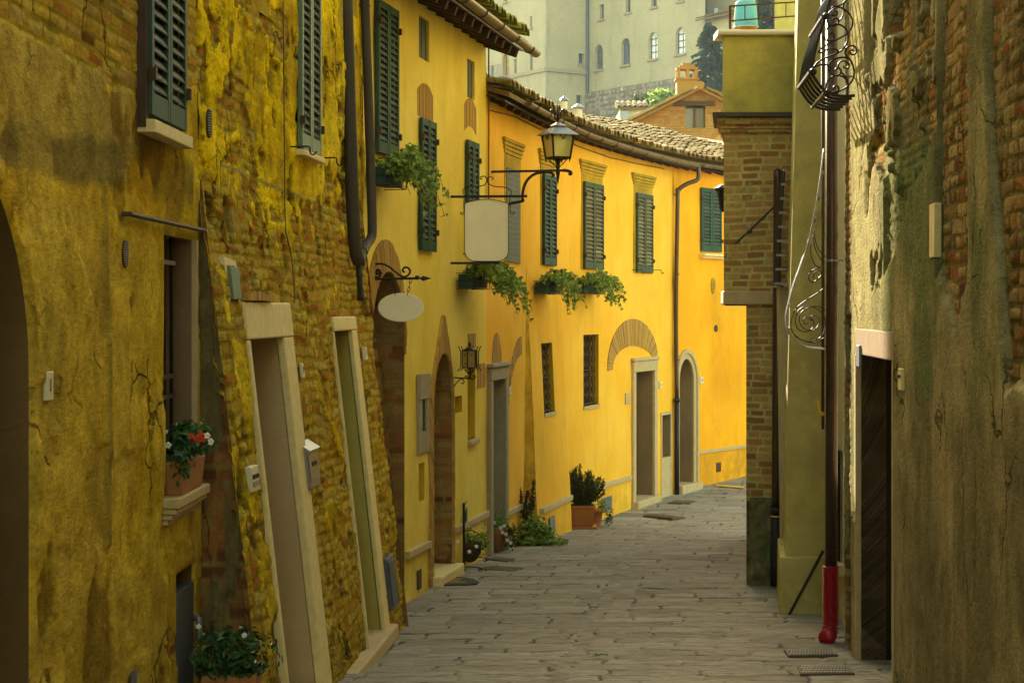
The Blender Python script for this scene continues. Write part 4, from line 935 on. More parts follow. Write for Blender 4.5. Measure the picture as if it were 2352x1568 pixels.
# ================================================================== 5. the rubble house on the right
def yE(x): return 8190/(x-1450)
eP = [(1.15, -9.0)]+[((x-CX)/FP*yE(x), yE(x)) for x in (2700, 2500, 2352, 2200, 2060, 1990, 1938)]
WR = Wall(eP, -1); WR.lo = WR.s[0]+9; WR.hi = WR.s[-1]; R_ = WR.find
rh = thing('rubble_house', 'rough rubble and grey rendered house with a dark doorway, at the right', 'house', tuple(WR.pt(R_(2200, y=1000)[0], -2.5)))
e0, e1 = R_(2063, y=1000)[0], R_(1978, y=1000)[0]; zE = R_(2020, y=821)[1]; DE = rect(e0, e1, -3.4, zE)
def fnR(S, Z):
    x, y = px_of(WR, S, Z); n1 = fbm(.45*S*1.2, Z*.8, 101, 5); n2 = fbm(.45*S*3.5, Z*1.1, 108, 5); n3 = fbm(.45*S*10, Z*5, 112, 4)
    bm, r, h = masonry(S, Z, .20, .066, .012, 115, .012, .8); bm2, r2, h2 = masonry(S, Z, .19, .085, .016, 119, .024, 1.2)
    w = (n2-.5)*90+(n3-.5)*30; wx = (n2-.5)*34+(n3-.5)*14
    A = ((x > 1992) & (x < 2160))*sst(-14, 14, (660-(x-2035)*2.9*(x > 2035)-(y+w)))*sst(1992, 2002, x+wx*.3)
    B = sst(-5, 5, 34-abs((x+wx*.6)-2200))*sst(-20, 20, (760-abs(x-2200)*4)-(y+w))
    Cc = sst(-5, 5, (x+wx*.7)-(2284+np.clip(y-200, 0, 900)*.05))*sst(-20, 20, 880-(y+w*1.2))
    Q = sst(3, -1, x-1963)
    ex = np.clip(A*(n3 < .66)*np.where(x < 2042, sst(.52, .54, fbm(.45*S*5, Z*3.5, 133, 4)), 1)+B+Cc+Q, 0, 1); big = np.clip(B+Cc, 0, 1)
    bm = bm*(1-big)+bm2*big; r = r*(1-big)+r2*big; h = h*(1-big)+h2*big
    cover = 1-ex*(.86-.5*sst(.50, .60, n2)*(1-big)-.35*sst(.5, .6, n3))
    D = (1-ex)*.035+ex*(h*np.where(x < 2045, .007, .009)-.010+(n2-.5)*.03+(n3-.5)*.012)+(n1-.5)*.018+(n3-.5)*.006
    cr = sst(3, 1, abs(x+wx*.25-2166))*(y < 640)+sst(3, 1, abs(x+wx*.25-(2282+np.clip(y-200, 0, 700)*.06)))*(y < 850)
    D = D-.04*np.clip(cr, 0, 1); 
    g1 = sst(2, 0, abs(x-2002)-5)*sst(6, -6, y-168); D = D-.06*g1
    g2 = sst(2, 0, abs(x-2057)-12)*sst(15, -15, y-70-w*.3); D = D-.25*g2
    g3 = sst(1.5, 0, abs(x-1947)-4)*(y > 725)*(y < 1480); D = D-.35*g3
    t = np.zeros(S.shape+(4,)); t[:] = rgba((.34, .285, .145)); t = blend(t, (.21, .185, .09), sst(.40, .62, n2))
    t = blend(t, (.40, .35, .16), sst(.54, .68, n1)*.7); t[..., :3] *= (.75+.5*fbm(.45*S*9, Z*4, 182, 4))[..., None]
    gm = sst(90, 30, abs(x+wx-2110))*sst(60, 0, abs(y-620)-260)+.6*sst(-30, 30, y-500)*sst(40, 10, abs(x-2260))*sst(1100, 800, y); t = blend(t, (.16, .19, .08), np.clip(gm, 0, 1)*sst(.35, .6, n2)*.8)
    t = blend(t, (.46, .41, .17), sst(12, 4, abs(x-1978))*.5+sst(20, 5, abs(x-2000))*(y > 250)*(y < 780)*.5)  # pale plaster strip, with the sunlit band painted into the tint
    al = np.clip(.5*cr+g1*.3+g2+g3+sst(.62, .8, n1)*.3+.25*sst(.62, .75, fbm(S*9, Z*.8, 140, 4)), 0, 1)  # stains, plus shade painted into the fissures, groove, hole and door gap
    mas = mk(S); mas[..., 0] = bm; mas[..., 1] = r; mas[..., 2] = cover; mas[..., 3] = al
    return D, mas, t
sN = R_(2400, y=1000)[0]
wall_grid('wall', WR, sN, WR.s[-1], -3.2, 2.6, .016, .016, [DE], fnR, M['right_rubble'], rh)
wall_grid('wall', WR, 0, sN-1e-3, -3.0, 7.0, .4, .4, [], fnPlain((.3, .25, .13)), M['right_rubble'], rh)
wall_grid('wall', WR, sN, WR.s[-1], 2.6, 7.0, .1, .1, [], fnPlain((.3, .25, .13)), M['right_rubble'], rh)
mass(WR, 0, WR.s[-1]-.03, 7.0, -.95, -7, M['right_rubble'], rh)
reveal('door_recess', WR, DE, .9, M['dark_reveal'], rh); back('door', WR, DE, .88, M['black'], rh)
mb = MB(); mb.wbox(WR, e0-.10, e1+.02, zE+.001, zE+.20, -.3, .042, 4); mb.build('door_lintel', M['tan_stone'], rh, bevel=.01)
mb = MB(); mb.wbox(WR, e0-.05, e0, -3.2, zE, -.2, .045, 1, 6); mb.build('door_jamb', M['plinth_stone'], rh, bevel=.006)
mb = MB(); mb.wbox(WR, e1, e1+.05, -3.2, zE, -.2, .045, 1, 6); mb.build('door_jamb', M['plinth_stone'], rh, bevel=.006)
# 5b. pale rendered house between the rubble house and the narrow one
W2 = Wall([(2.90, 16.7), (3.09, 19.1)], -1); W2.lo = 0; W2.hi = W2.s[-1]
ph = thing('pale_house', 'pale rendered house front behind the brown downpipe, with an iron window grille', 'house', (3.2, 17.8, gz(17.8)))
def fnP(S, Z): m = mk(S); m[..., 3] = sst(-1.8, -3, Z)*.5; m[..., 2] = 1; return (fbm(S, Z, 9)-.5)*.01, m, None
wp = rect(W2.find(1936, y=1200)[0], W2.find(1926, y=1200)[0], -2.30, -1.3)
wall_grid('wall', W2, 0, W2.s[-1], -3.3, 6, .05, .05, [wp], fnP, M['pale_paint'], ph); mass(W2, 0, W2.s[-1], 6, -.6, -6, M['pale_paint'], ph)
reveal('window_recess', W2, wp, .15, M['pale_paint'], ph); back('window_glass', W2, wp, .14, M['window_glass'], ph)
mb = MB()
for i in range(6):
    s = wp[0][0]+(wp[1][0]-wp[0][0])*(i+.5)/6; mb.tube([W2.pt(s, -2.30, .03), W2.pt(s, -1.3, .03)], .010, 5)
for z in (-2.2, -1.8, -1.4): mb.tube([W2.pt(wp[0][0], z, .03), W2.pt(wp[1][0], z, .03)], .012, 5)
mb.build('window_grille', M['iron'], ph)
mb = MB(); mb.wbox(W2, wp[0][0]-.1, wp[1][0]+.1, -2.42, -2.31, -.1, .10); mb.build('window_sill', M['pale_paint'], ph, bevel=.01)
# ================================================================== 6. the narrow yellow-green house
nhs = thing('narrow_house', 'narrow smooth olive yellow house end with a low plinth, behind the brown downpipe', 'house', (2.9, 19.2, gz(19.2)))
Yf, Yb = 18.9, 20.6; zz = [-3.2, -2.36, -.785, 2.93, 6.5]
fl = [2.585, 2.592, 2.616, 2.715, 2.80]; bl = [(x-CX)/FP*Yb for x in (1797, 1798, 1802.5, 1825.5, 1846)]
vs = []
for z, a, b in zip(zz, fl, bl):
    e = (b-a)/(Yb-Yf); vs += [(a, Yf, z), (4.2, Yf, z), (5.5, 28, z), (b+(28-Yb)*.145, 28, z), (b, Yb, z)]
fs = [(0, 4, 3, 2, 1), (20, 21, 22, 23, 24)]
for k in range(4):
    for j in range(5): a = 5*k; fs.append((a+j, a+(j+1) % 5, a+5+(j+1) % 5, a+5+j))
mb = MB(); mb.add(vs, fs, .5); mb.build('wall', M['narrow_paint'], nhs, bevel=.012)
mb = MB(); z0 = -3.2; z1 = -2.36+.02
X0 = (1789-CX)/FP*18.8; mb.hexa([(X0, 18.8, z0), (3.0, 18.8, z0), (3.0, 20.4, z0), (X0+.19, 20.4, z0), (X0+.01, 18.8, z1), (3.0, 18.8, z1), (3.0, 20.4, z1), (X0+.2, 20.4, z1)]); mb.build('plinth', M['narrow_paint'], nhs, bevel=.01)
mb = MB(); a, b = P(1785, 660, 20.4), P(1803, 660, 20.4); q = P(1797, 1180, 20.4)
mb.hexa([(q.x, 20.35, -2.4), (q.x+.2, 20.35, -2.4), (q.x+.2, 20.6, -2.4), (q.x, 20.6, -2.4), (a.x+.02, 20.35, a.z), (a.x+.22, 20.35, a.z), (a.x+.22, 20.6, a.z), (a.x+.02, 20.6, a.z)])
mb.box(a.x-.01, a.x+.2, 20.3, 20.6, a.z+.001, a.z+.05); mb.build('pilaster', M['pale_paint'], nhs)

# ================================================================== 7. the brick house with the terrace
bh = thing('brick_house', 'brick house corner with a plastered olive terrace parapet above its corbelled brick', 'house', (2.8, 21.3, gz(21)))
YG = 21.0
def gx(x): return (x-CX)/FP*YG
def gzz(y): return (HY-y)/FP*YG
def fnG(seed, al=0.0):
    def f(S, Z):
        bm, r, h = masonry(S, Z, .19, .076, .014, seed, .010, .7); n2 = fbm(S*4, Z*4, seed+5, 4)
        m = mk(S); m[..., 0] = bm; m[..., 1] = r*.8; grn = sst(.8, -1.2, Z); m[..., 2] = np.clip((n2-.47)*1.6+.06*grn, 0, .7); m[..., 3] = al+.08*sst(.5, .7, n2)
        t = np.zeros(S.shape+(4,)); t[:] = rgba((.34, .30, .11)); t = blend(t, (.22, .22, .09), grn*.7); return h*.005, m, t
    return f
def gface(xa, xb, ya, yb, name, fn, Y=YG, cell=.011, m='clean_brick'):
    W = Wall([(gx(xa), Y), (gx(xb), Y)], 1); return wall_grid(name, W, 0, W.s[-1], gzz(ya), gzz(yb), cell, cell, [], fn, M[m], bh)
def gbody(x0, x1, z0, z1, Y0, dep, name, mat, dx=.0, bevel=0):
    a = x0+dx; k = a/Y0*(dep)+.02
    mb = MB(); mb.hexa([(a, Y0, z0), (x1, Y0, z0), (x1+k, Y0+dep, z0), (a+k, Y0+dep, z0), (a, Y0, z1), (x1, Y0, z1), (x1+k, Y0+dep, z1), (a+k, Y0+dep, z1)]); return mb.build(name, mat, bh, bevel=bevel)
# lower shaft in three lifts that lean in slightly
gface(1714, 1812, 1150, 700, 'brick_wall', fnG(201)); gbody(gx(1714), gx(1812), -3.2, gzz(700), YG+.03, 6, 'rear_wall', M['old_ochre'], .005)
gface(1662, 1822, 668, 306, 'brick_wall', fnG(205), YG-.02); gbody(gx(1662), gx(1822)+.6, gzz(700), gzz(300), YG+.01, 6, 'rear_wall', M['old_ochre'], .006)
mb = MB()
for a, b, c in ((gx(1662)-.01, gx(1773), 0), ): mb.box(a, gx(1800), YG-.075, YG+.2, gzz(700), gzz(668)-.001)
mb.build('ledge', M['plinth_stone'], bh, bevel=.015)
for k, (xa, ya, yb) in enumerate(((1655, 306, 297), (1650, 296.5, 288), (1644, 287.5, 273))):
    W = Wall([(gx(xa), YG-.06-.03*k), (gx(1824), YG-.06-.03*k)], 1)
    wall_grid('brick_cornice', W, 0, W.s[-1], gzz(ya), gzz(yb), .02, .02, [], fnG(211+k), M['clean_brick'], bh)
    gbody(gx(xa), gx(1824)+.3, gzz(ya)+.002, gzz(yb)-.002, YG-.045-.03*k, 1.2, 'cornice_core', M['plinth_stone'], .003)
gbody(gx(1632), gx(1822)+.4, gzz(271.5), gzz(262), YG-.2, 1.4, 'flashing', M['brown_pipe'])
gbody(gx(1659), gx(1826)+.6, gzz(262)+.002, gzz(84), YG-.03, 6, 'terrace_parapet', M['box_paint'], 0, .01)
mb = MB(); x0 = gx(1647); x1 = gx(1828)+.4
for (Yq, r, z) in ((YG-.07, .032, gzz(77)),): mb.tube([(x0, Yq, z), (x1, Yq, z)], r, 10); mb.box(x0, x1, Yq, Yq+.45, z-.03, z+.031)
mb.build('parapet_coping', M['white_plaster'], bh)
# mossy stone foot
W = Wall([(gx(1720), YG-.05), (gx(1787), YG-.05)], 1)
def fnFoot(S, Z):
    n = fbm(S*5, Z*4, 300, 5); m = mk(S); m[..., 2] = 1; m[..., 3] = .3+.4*(n > .5); t = np.zeros(S.shape+(4,)); t[:] = rgba((.15, .16, .06)); t = blend(t, (.25, .22, .11), sst(.45, .6, n)); return (n-.5)*.1, m, t
wall_grid('stone_foot', W, 0, W.s[-1], -3.1, gzz(1140), .02, .02, [], fnFoot, M['old_ochre'], bh)
gbody(gx(1721), gx(1787), -3.2, gzz(1142), YG+.02, 1.0, 'foot_core', M['grey_stone'], .01)

# ================================================================== 8. unseen tall block added behind the yellow house to shade the rubble wall
mb = MB(); mb.hexa([(-9, 30, -3.2), (-1.2, 30, -3.2), (-4.2, 39, -3.2), (-9, 39, -3.2), (-9, 30, 10.5), (-1.2, 30, 10.5), (-4.2, 39, 10.5), (-9, 39, 10.5)])
tb = thing('unseen_shade_block', 'unseen tall block added behind the yellow house roof to shade the rubble wall', 'house', (-4.5, 35, -3.1)); mb.build('wall', M['pale_paint'], tb)
mb = MB(); v = [(-9.3, 29.7, 10.45), (-1.1, 29.7, 10.45), (-4.1, 39.3, 10.45), (-9.3, 39.3, 10.45), (-5, 29.7, 11.9), (-6.6, 39.3, 11.9)]
mb.add(v, [(0, 1, 4), (1, 2, 5, 4), (2, 3, 5), (3, 0, 4, 5), (3, 2, 1, 0)], .4); mb.build('roof', M['roof_tile'], tb)

# ================================================================== 9. the great convent on the hill
def m_castle():
    t = NT('convent_render'); g = t.geo(); n1 = t.noise(g, .25, 6, .65); n2 = t.noise(t.scale(g, 1, 1, .2), .9, 5, .6); n3 = t.noise(g, 6, 4, .6)
    c = t.mix(t.mapr(n1, .35, .65), (.47, .41, .26), (.40, .35, .23)); c = t.mix(t.mapr(n2, .56, .75, 0, .6), c, (.25, .23, .15)); c = t.mix(t.mapr(n3, .35, .7, 0, .4), c, (.28, .25, .15))
    M['convent_render'] = t.out(c, .9, t.bump(n3, .3, .05), 0, .1)
m_castle()
M['far_stone'] = m_wall('far_stone', 3, .6, .06, brick=[(0, (.22, .19, .15)), (.5, (.36, .33, .26)), (.8, (.33, .23, .17)), (1, (.48, .45, .37))], mortar=(.20, .18, .13))
cv = thing('convent', 'huge pale yellow building with arched windows and stone base behind the roofs', 'building', tuple(P(1350, 300, 160)))
cP = [P(x, 700, Y) for x, Y in ((1040, 174), (1254, 160), (1350, 162.5), (1620, 149))]
WCs = Wall([(p.x, p.y) for p in cP], 1); WCs.n = np.array([WCs.n[0], WCs.n[0], WCs.n[-1], WCs.n[-1]]); WCs.lo = 0; WCs.hi = WCs.s[-1]
KC = .5742/1.568
def c3(a, b): return (1900*.5742+a*KC, b*KC)
segs = []
for i in range(3):
    W = Wall([tuple(WCs.p[i]), tuple(WCs.p[i+1])], 1); W.lo = -3; W.hi = W.s[-1]+3; segs.append(W)
rectw = [(0, (345, 105, 358, 175)), (0, (245, 135, 262, 182)), (0, (345, 345, 362, 455)), (0, (245, 372, 262, 480)), (0, (100, 410, 118, 486)), (0, (100, -30, 115, 25)), (0, (178, -40, 202, 14)), (0, (205, 110, 215, 140)),
         (1, (650, 337, 685, 402)), (1, (637, 597, 672, 680)), (2, (780, 30, 808, 122)), (2, (945, -20, 975, 80)), (2, (1105, -20, 1140, 45)), (2, (1270, -40, 1310, 8))]
archw = [(2, (752, 280, 802, 438), (772, 302)), (2, (918, 240, 972, 408), (945, 265)), (2, (1088, 203, 1145, 372), (1112, 228)), (2, (1258, 172, 1317, 340), (1280, 195)), (0, (180, 338, 206, 490), (184, 345))]
holes = {0: [], 1: [], 2: []}
wins = []
for k, (a, b, c, d) in rectw:
    W = segs[k]; (x0, y0), (x1, y1) = c3(a, b), c3(c, d); s0 = W.find(x0, y=y0)[0]; s1 = W.find(x1, y=y1)[0]; zt = W.find((x0+x1)/2, y=(y0))[1]; zb = W.find((x0+x1)/2, y=y1)[1]
    pl = rect(s0, s1, zb, zt); holes[k].append(pl); wins.append((W, pl, .35, k, None))
for k, (a, b, c, d), (e, f) in archw:
    W = segs[k]; (x0, y0), (x1, y1) = c3(a, b), c3(c, d); s0 = W.find(x0, y=y0)[0]; s1 = W.find(x1, y=y1)[0]; m = (x0+x1)/2; zt = W.find(m, y=y0)[1]; zb = W.find(m, y=y1)[1]
    pl = arch(s0, s1, zb, zt-(s1-s0)/2, zt, 12); holes[k].append(pl); wins.append((W, pl, .32, k, 1))
def fnCv(S, Z):
    m = mk(S); m[..., 2] = 1; t = np.ones(S.shape+(4,))*.4; return (fbm(S*.2, Z*.2, 5)-.5)*.15, m, t
for i, W in enumerate(segs): wall_grid('wall', W, 0, W.s[-1], 8, 32, .35, .35, holes[i], fnCv, M['convent_render'], cv, smooth=False)
mb = MB(); p = [WCs.p[0], WCs.p[1], WCs.p[2], WCs.p[3]]; vs = [(a[0]+(0), a[1]+1.2, z) for z in (4, 32) for a in p]+[(a[0]*1.3, 200, z) for z in (4, 32) for a in (p[0], p[3])]
mb.add(vs, [(0, 1, 5, 4), (1, 2, 6, 5), (2, 3, 7, 6), (3, 9, 11, 7), (0, 4, 10, 8), (8, 10, 11, 9), (4, 5, 6, 7, 11, 10)], .5); mb.build('rear_wall', M['convent_render'], cv)
for W, pl, dp, k, ar in wins:
    s0, s1 = pl[0][0], pl[1][0]; zb = pl[0][1]; zt = max(q[1] for q in pl)
    reveal('window_recess', W, pl, dp, M['convent_render'], cv)
    sm = s0
    o = back('window', W, [(max(a, sm), b) for a, b in pl], dp-.02, M['white_blind'] if (k == 2 and (ar and s0 > 5)) else M['far_glass'], cv)
    fb = MB(); t_ = .07
    for s in (sm+.04, (sm+s1)/2, s1-.04): fb.wbox(W, s-t_/2, s+t_/2, zb, zt-(.25 if ar else .02), -dp, -dp+.06)
    for z in np.linspace(zb+.05, zt-(.5 if ar else .08), 4): fb.wbox(W, sm, s1, z-t_/2, z+t_/2, -dp+.061, -dp+.09)
    fb.build('window_frame', M['slate_blue_metal'], o)
    if not ar or k == 2:
        sb = MB(); sb.wbox(W, s0-.12, s1+.12, zb-.16, zb-.001, -.2, .15); sb.build('window_sill', M['far_stone_plain'] if 'far_stone_plain' in M else M['grey_stone'], cv)
    if k == 0 and ar:
        rb = MB(); ring(rb, W, [q for q in pl[1:]]+[pl[0]], [(q[0]+(.2 if q[0] > (s0+s1)/2 else -.2), q[1]+(.2 if q[1] > zb+1 else 0)) for q in pl[1:]]+[(pl[0][0]-.2, pl[0][1])], 0, .06, .3, .02); rb.build('door_surround', M['arch_brick'], cv)
        bb = MB(); bb.wbox(W, s0-1.9, s1+.4, zb-.12, zb, 0, 1.0)
        for q in np.linspace(s0-1.9, s1+.4, 14): bb.tube([W.pt(q, zb, .95), W.pt(q, zb+1.0, .95)], .02, 4)
        bb.tube([W.pt(s0-1.9, zb+1.0, .95), W.pt(s1+.4, zb+1.0, .95)], .03, 4); bb.build('balcony', M['slate_blue_metal'], cv)
for i, (z, xa, xb) in enumerate(((F and (HY-159)/FP*160, None, None),)):
    mb = MB(); mb.wbox(segs[0], segs[0].find(1160, z=z)[0], segs[0].s[-1], z-.18, z+.12, -.2, .16, 4); mb.build('string_course', M['grey_stone'], cv)
    mb = MB(); mb.wbox(segs[1], 0, segs[1].s[-1]-.1, z-.18, z+.12, -.2, .16, 4); mb.build('string_course', M['grey_stone'], cv)
mb = MB(); q = segs[1].pt(segs[1].s[-1]-.15, 0, .15); mb.tube([(q.x, q.y, 8), (q.x, q.y, 32)], .12, 8); mb.build('rainwater_pipe', M['slate_blue_metal'], cv)
def fnCs(S, Z):
    bm, r, h = masonry(S, Z, .9, .42, .06, 400, .06, .8); n = fbm(S*.5, Z*.5, 404, 4); m = mk(S); m[..., 0] = bm; m[..., 1] = r; m[..., 2] = .15+(n-.5)*.5
    t = np.zeros(S.shape+(4,)); t[:] = rgba((.40, .35, .24)); return h*.10+(n-.5)*.15, m, t
Wb = Wall([tuple(segs[2].pt(.2, 0, .3))[:2], tuple(segs[2].pt(segs[2].s[-1], 0, .3))[:2]], 1)
wall_grid('stone_base', Wb, 0, Wb.s[-1], 6, 17.6, .14, .14, [[(-.1, (HY-194)/FP*162), (2.3, (HY-193)/FP*162), (2.5, (HY-206)/FP*162), (5, (HY-202)/FP*160), (9, (HY-184)/FP*156), (12.5, (HY-176)/FP*153), (14, (HY-172)/FP*151), (14, 19), (-.1, 19)]], fnCs, M['far_stone'], cv)
# lower wing at the right, with a tiled lean-to roof
aw = thing('convent_annex', 'lower yellow annex with a grey tiled roof at the right end of the convent', 'building', tuple(P(1660, 300, 148)))
a = P(1619, 50, 149); b = P(1800, 50, 140)
mb = MB(); mb.hexa([(a.x, a.y, 6), (b.x, b.y, 6), (b.x+2, b.y+12, 6), (a.x, a.y+12, 6), (a.x, a.y, a.z), (b.x, b.y, a.z), (b.x+2, b.y+12, a.z), (a.x, a.y+12, a.z)]); mb.build('wall', M['convent_render'], aw)
c = P(1624, 30, 153)
mb = MB(); mb.hexa([(c.x, 153, 6), (b.x, 146, 6), (b.x+2, 158, 6), (c.x, 162, 6), (c.x, 153, 30), (b.x, 146, 30), (b.x+2, 158, 30), (c.x, 162, 30)]); mb.build('wall', M['convent_render'], aw)
WA = Wall([(a.x-.3, a.y), (b.x, b.y)], 1); mb = MB(); pans(mb, WA, 0, WA.s[-1], a.z+.05, .5, 4.2, .30, th=.1); tiles(mb, WA, 0, 8, a.z+.1, .5, 4.0, .30, sp=.3); mb.build('roof', M['roof_tile'], aw)
mb = MB(); e = P(1640, 35, 151); mb.box(e.x, e.x+.32, 150.9, 151.6, e.z, e.z+.5)
mb.build('dormer', M['far_glass'], aw)
# ================================================================== hill under the convent
hx, hy = np.meshgrid(np.linspace(-220, 260, 61), np.linspace(70, 420, 45)); k = sst(75, 150, hy)*sst(260, 60, abs(hx-10)); Zh = -2.7+15.2*k+(fbm(hx*.05, hy*.05, 7)-.5)*1.5*k
ix = np.arange(hx.size).reshape(hx.shape); q = np.stack([ix[:-1, :-1], ix[:-1, 1:], ix[1:, 1:], ix[1:, :-1]], -1).reshape(-1, 4)
m_simple('hill_grass', (.07, .08, .025), (.12, .11, .04), .6, .95, .6, .1)
o = mesh_obj('hill', np.stack([hx, hy, Zh], -1).reshape(-1, 3), q, M['hill_grass'], None, True); o['kind'] = 'structure'
# ================================================================== brick gable house with chimney
gb = thing('gable_house', 'small brick gable house with an orange chimney and one dark window', 'house', tuple(P(1605, 720, 55)))
YB = 55.0
def Q(x, y, Y=YB): return P(x, y, Y)
apex = Q(1606, 207); lf = Q(1440, 290); rf = Q(1772, 290)
W = Wall([(lf.x, YB), (rf.x, YB)], 1); gh_ = apex.z-lf.z; mid = apex.x-lf.x
wq = rect(Q(1593, 0).x-lf.x-.22, Q(1620, 0).x-lf.x, Q(0, 294).z, Q(0, 244).z)
cut = [[(-.1, lf.z), (mid, apex.z), (-.1, apex.z+3)], [(2*mid+.2, lf.z), (2*mid+.2, apex.z+3), (mid, apex.z), (mid-.001, apex.z)], [(-.2, apex.z), (2*mid+1, apex.z), (2*mid+1, apex.z+5), (-.2, apex.z+5)]]
def fnGb(S, Z):
    bm, r, h = masonry(S, Z, .27, .085, .018, 501, .012, .5); n = fbm(S*1.5, Z*1.5, 505, 4); m = mk(S); m[..., 0] = bm; m[..., 1] = .35+r*.5; m[..., 2] = (n-.5)*2; t = np.zeros(S.shape+(4,)); t[:] = rgba((.42, .30, .12)); return h*.03, m, t
wall_grid('brick_wall', W, 0, 2*mid, -3, apex.z, .04, .04, [wq]+cut[:2], fnGb, M['gable_brick'], gb)
reveal('window_recess', W, wq, .3, M['old_ochre'], gb, mas=True); back('window_glass', W, wq, .28, M['window_glass'], gb)
mb = MB(); mb.wbox(W, wq[0][0]+.24, wq[0][0]+.31, wq[0][1], wq[2][1], -.27, -.2); mb.build('window_frame', M['wood'], gb)
mb = MB(); mb.wbox(W, wq[0][0]-.35, wq[1][0]+.25, wq[2][1], wq[2][1]+.13, -.2, .12); mb.build('window_lintel', M['dark_wood'], gb)
mb = MB()
for (e, sgn) in ((lf, 1), (rf, -1)):
    n = 14; L = Vector((apex.x-e.x, 0, apex.z-e.z)); ov = L.normalized()*-.35
    mb.hexa([e+ov+Vector((0, -.25, -.02)), apex+Vector((0, -.25, -.02)), apex+Vector((0, 7, -.02)), e+ov+Vector((0, 7, -.02)), e+ov+Vector((0, -.25, .07)), apex+Vector((0, -.25, .07)), apex+Vector((0, 7, .07)), e+ov+Vector((0, 7, .07))], .2)
mb.build('roof_deck', M['roof_tile'], gb)
mb = MB()
for (e, sgn) in ((lf, 1), (rf, -1)):
    L = Vector((apex.x-e.x, 0, apex.z-e.z)); ln = L.length; d = L/ln; up = Vector((-d.z, 0, d.x))*(1 if sgn > 0 else -1)
    for j in range(10):
        for k in range(int((ln+.35)/.38)):
            c = e+d*(k*.38-.3)+Vector((0, -.2+j*.24, .09)); mb_v = []
            for (o_, r_) in ((0, .11), (.46, .09)):
                for i in range(6):
                    a_ = PI*i/5; mb_v.append(c+d*o_+Vector((0, math.cos(a_)*r_, 0))+up*(math.sin(a_)*r_*.8+.02*(o_ == 0)))
            mb.add(mb_v, [(i, i+1, 7+i, 6+i) for i in range(5)]+[(5, 4, 3, 2, 1, 0)], random.random())
for k in range(10): mb.tube([apex+Vector((0, -.3+k*.38, .10)), apex+Vector((0, .14+k*.38, .08))], [.12, .10], 8)
mb.build('roof', M['roof_tile'], gb)
# chimney
ch = MB(); YC = 58.0; a, b = P(1555, 216, YC), P(1602, 216, YC); w = b.x-a.x
z0, z1, z2, z3 = 3.0, P(0, 184, YC).z, P(0, 181, YC).z, P(0, 159, YC).z
ch.box(a.x, b.x, YC, YC+.5, z0, z1); ch.box(a.x-.04, b.x+.05, YC-.05, YC+.55, z1+.001, z2+.02)
cb = ch.build('chimney', M['red_tile'], gb)
c2 = MB()
for (fx, dy) in ((0, 0), (.5, 0), (.92, 0), (0, .42), (.5, .42), (.92, .42)): c2.box(a.x+w*fx*.93, a.x+w*fx*.93+.09, YC+dy, YC+dy+.09, z2+.021, z3)
c2.box(a.x-.01, b.x+.02, YC-.02, YC+.52, z3+.001, z3+.06); c2.box(a.x+.08, b.x-.06, YC+.08, YC+.42, z3+.061, z3+.12); c2.box(a.x+.16, b.x-.16, YC+.14, YC+.36, z3+.121, z3+.2)
c2.build('chimney_cap', M['red_tile'], cb)
# small far house with a round window, vents on the roofs
sh = thing('small_far_house', 'small distant house with a tiled roof peeping over the ridge below the stone base', 'house', tuple(P(1450, 300, 95)))
a, b = P(1424, 260, 95), P(1480, 260, 95); mb = MB(); mb.box(a.x, b.x, 95, 99, 1, P(0, 252, 95).z); mb.build('wall', M['pale_paint'], sh)
Ws = Wall([(a.x-.2, 95), (b.x+.2, 95)], 1); mb = MB(); zz_ = P(0, 251, 95).z; pans(mb, Ws, 0, Ws.s[-1], zz_, .3, 1.2, .35, th=.05); tiles(mb, Ws, 0, Ws.s[-1], zz_+.02, .3, 1.2, .35); mb.build('roof', M['roof_tile'], sh)
mb = MB(); c = P(1436, 263, 94.98); mb.prism([c+Vector((.22*math.cos(t), 0, .3*math.sin(t))) for t in np.linspace(0, 2*PI, 15)[:-1]], (0, -.03, 0)); mb.build('window', M['far_glass'], sh)
# pale house behind the terrace
yb = thing('terrace_neighbour_house', 'pale yellow house wall rising behind the terrace railing at the upper right', 'house', tuple(P(1805, 720, 45)))
a, b = P(1779, 0, 45), P(1950, 0, 45); mb = MB(); mb.hexa([(a.x, 45, -3), (a.x+.5, 45, -3), (a.x+1.7, 52, -3), (a.x+1.1, 52, -3), (a.x, 45, 9), (a.x+.5, 45, 9), (a.x+1.7, 52, 9), (a.x+1.1, 52, 9)]); mb.build('wall', M['box_paint'], yb)
mb = MB(); mb.box(a.x+.501, b.x, 44.97, 45.3, -3, 9); mb.build('corner_wall', M['white_plaster'], yb)
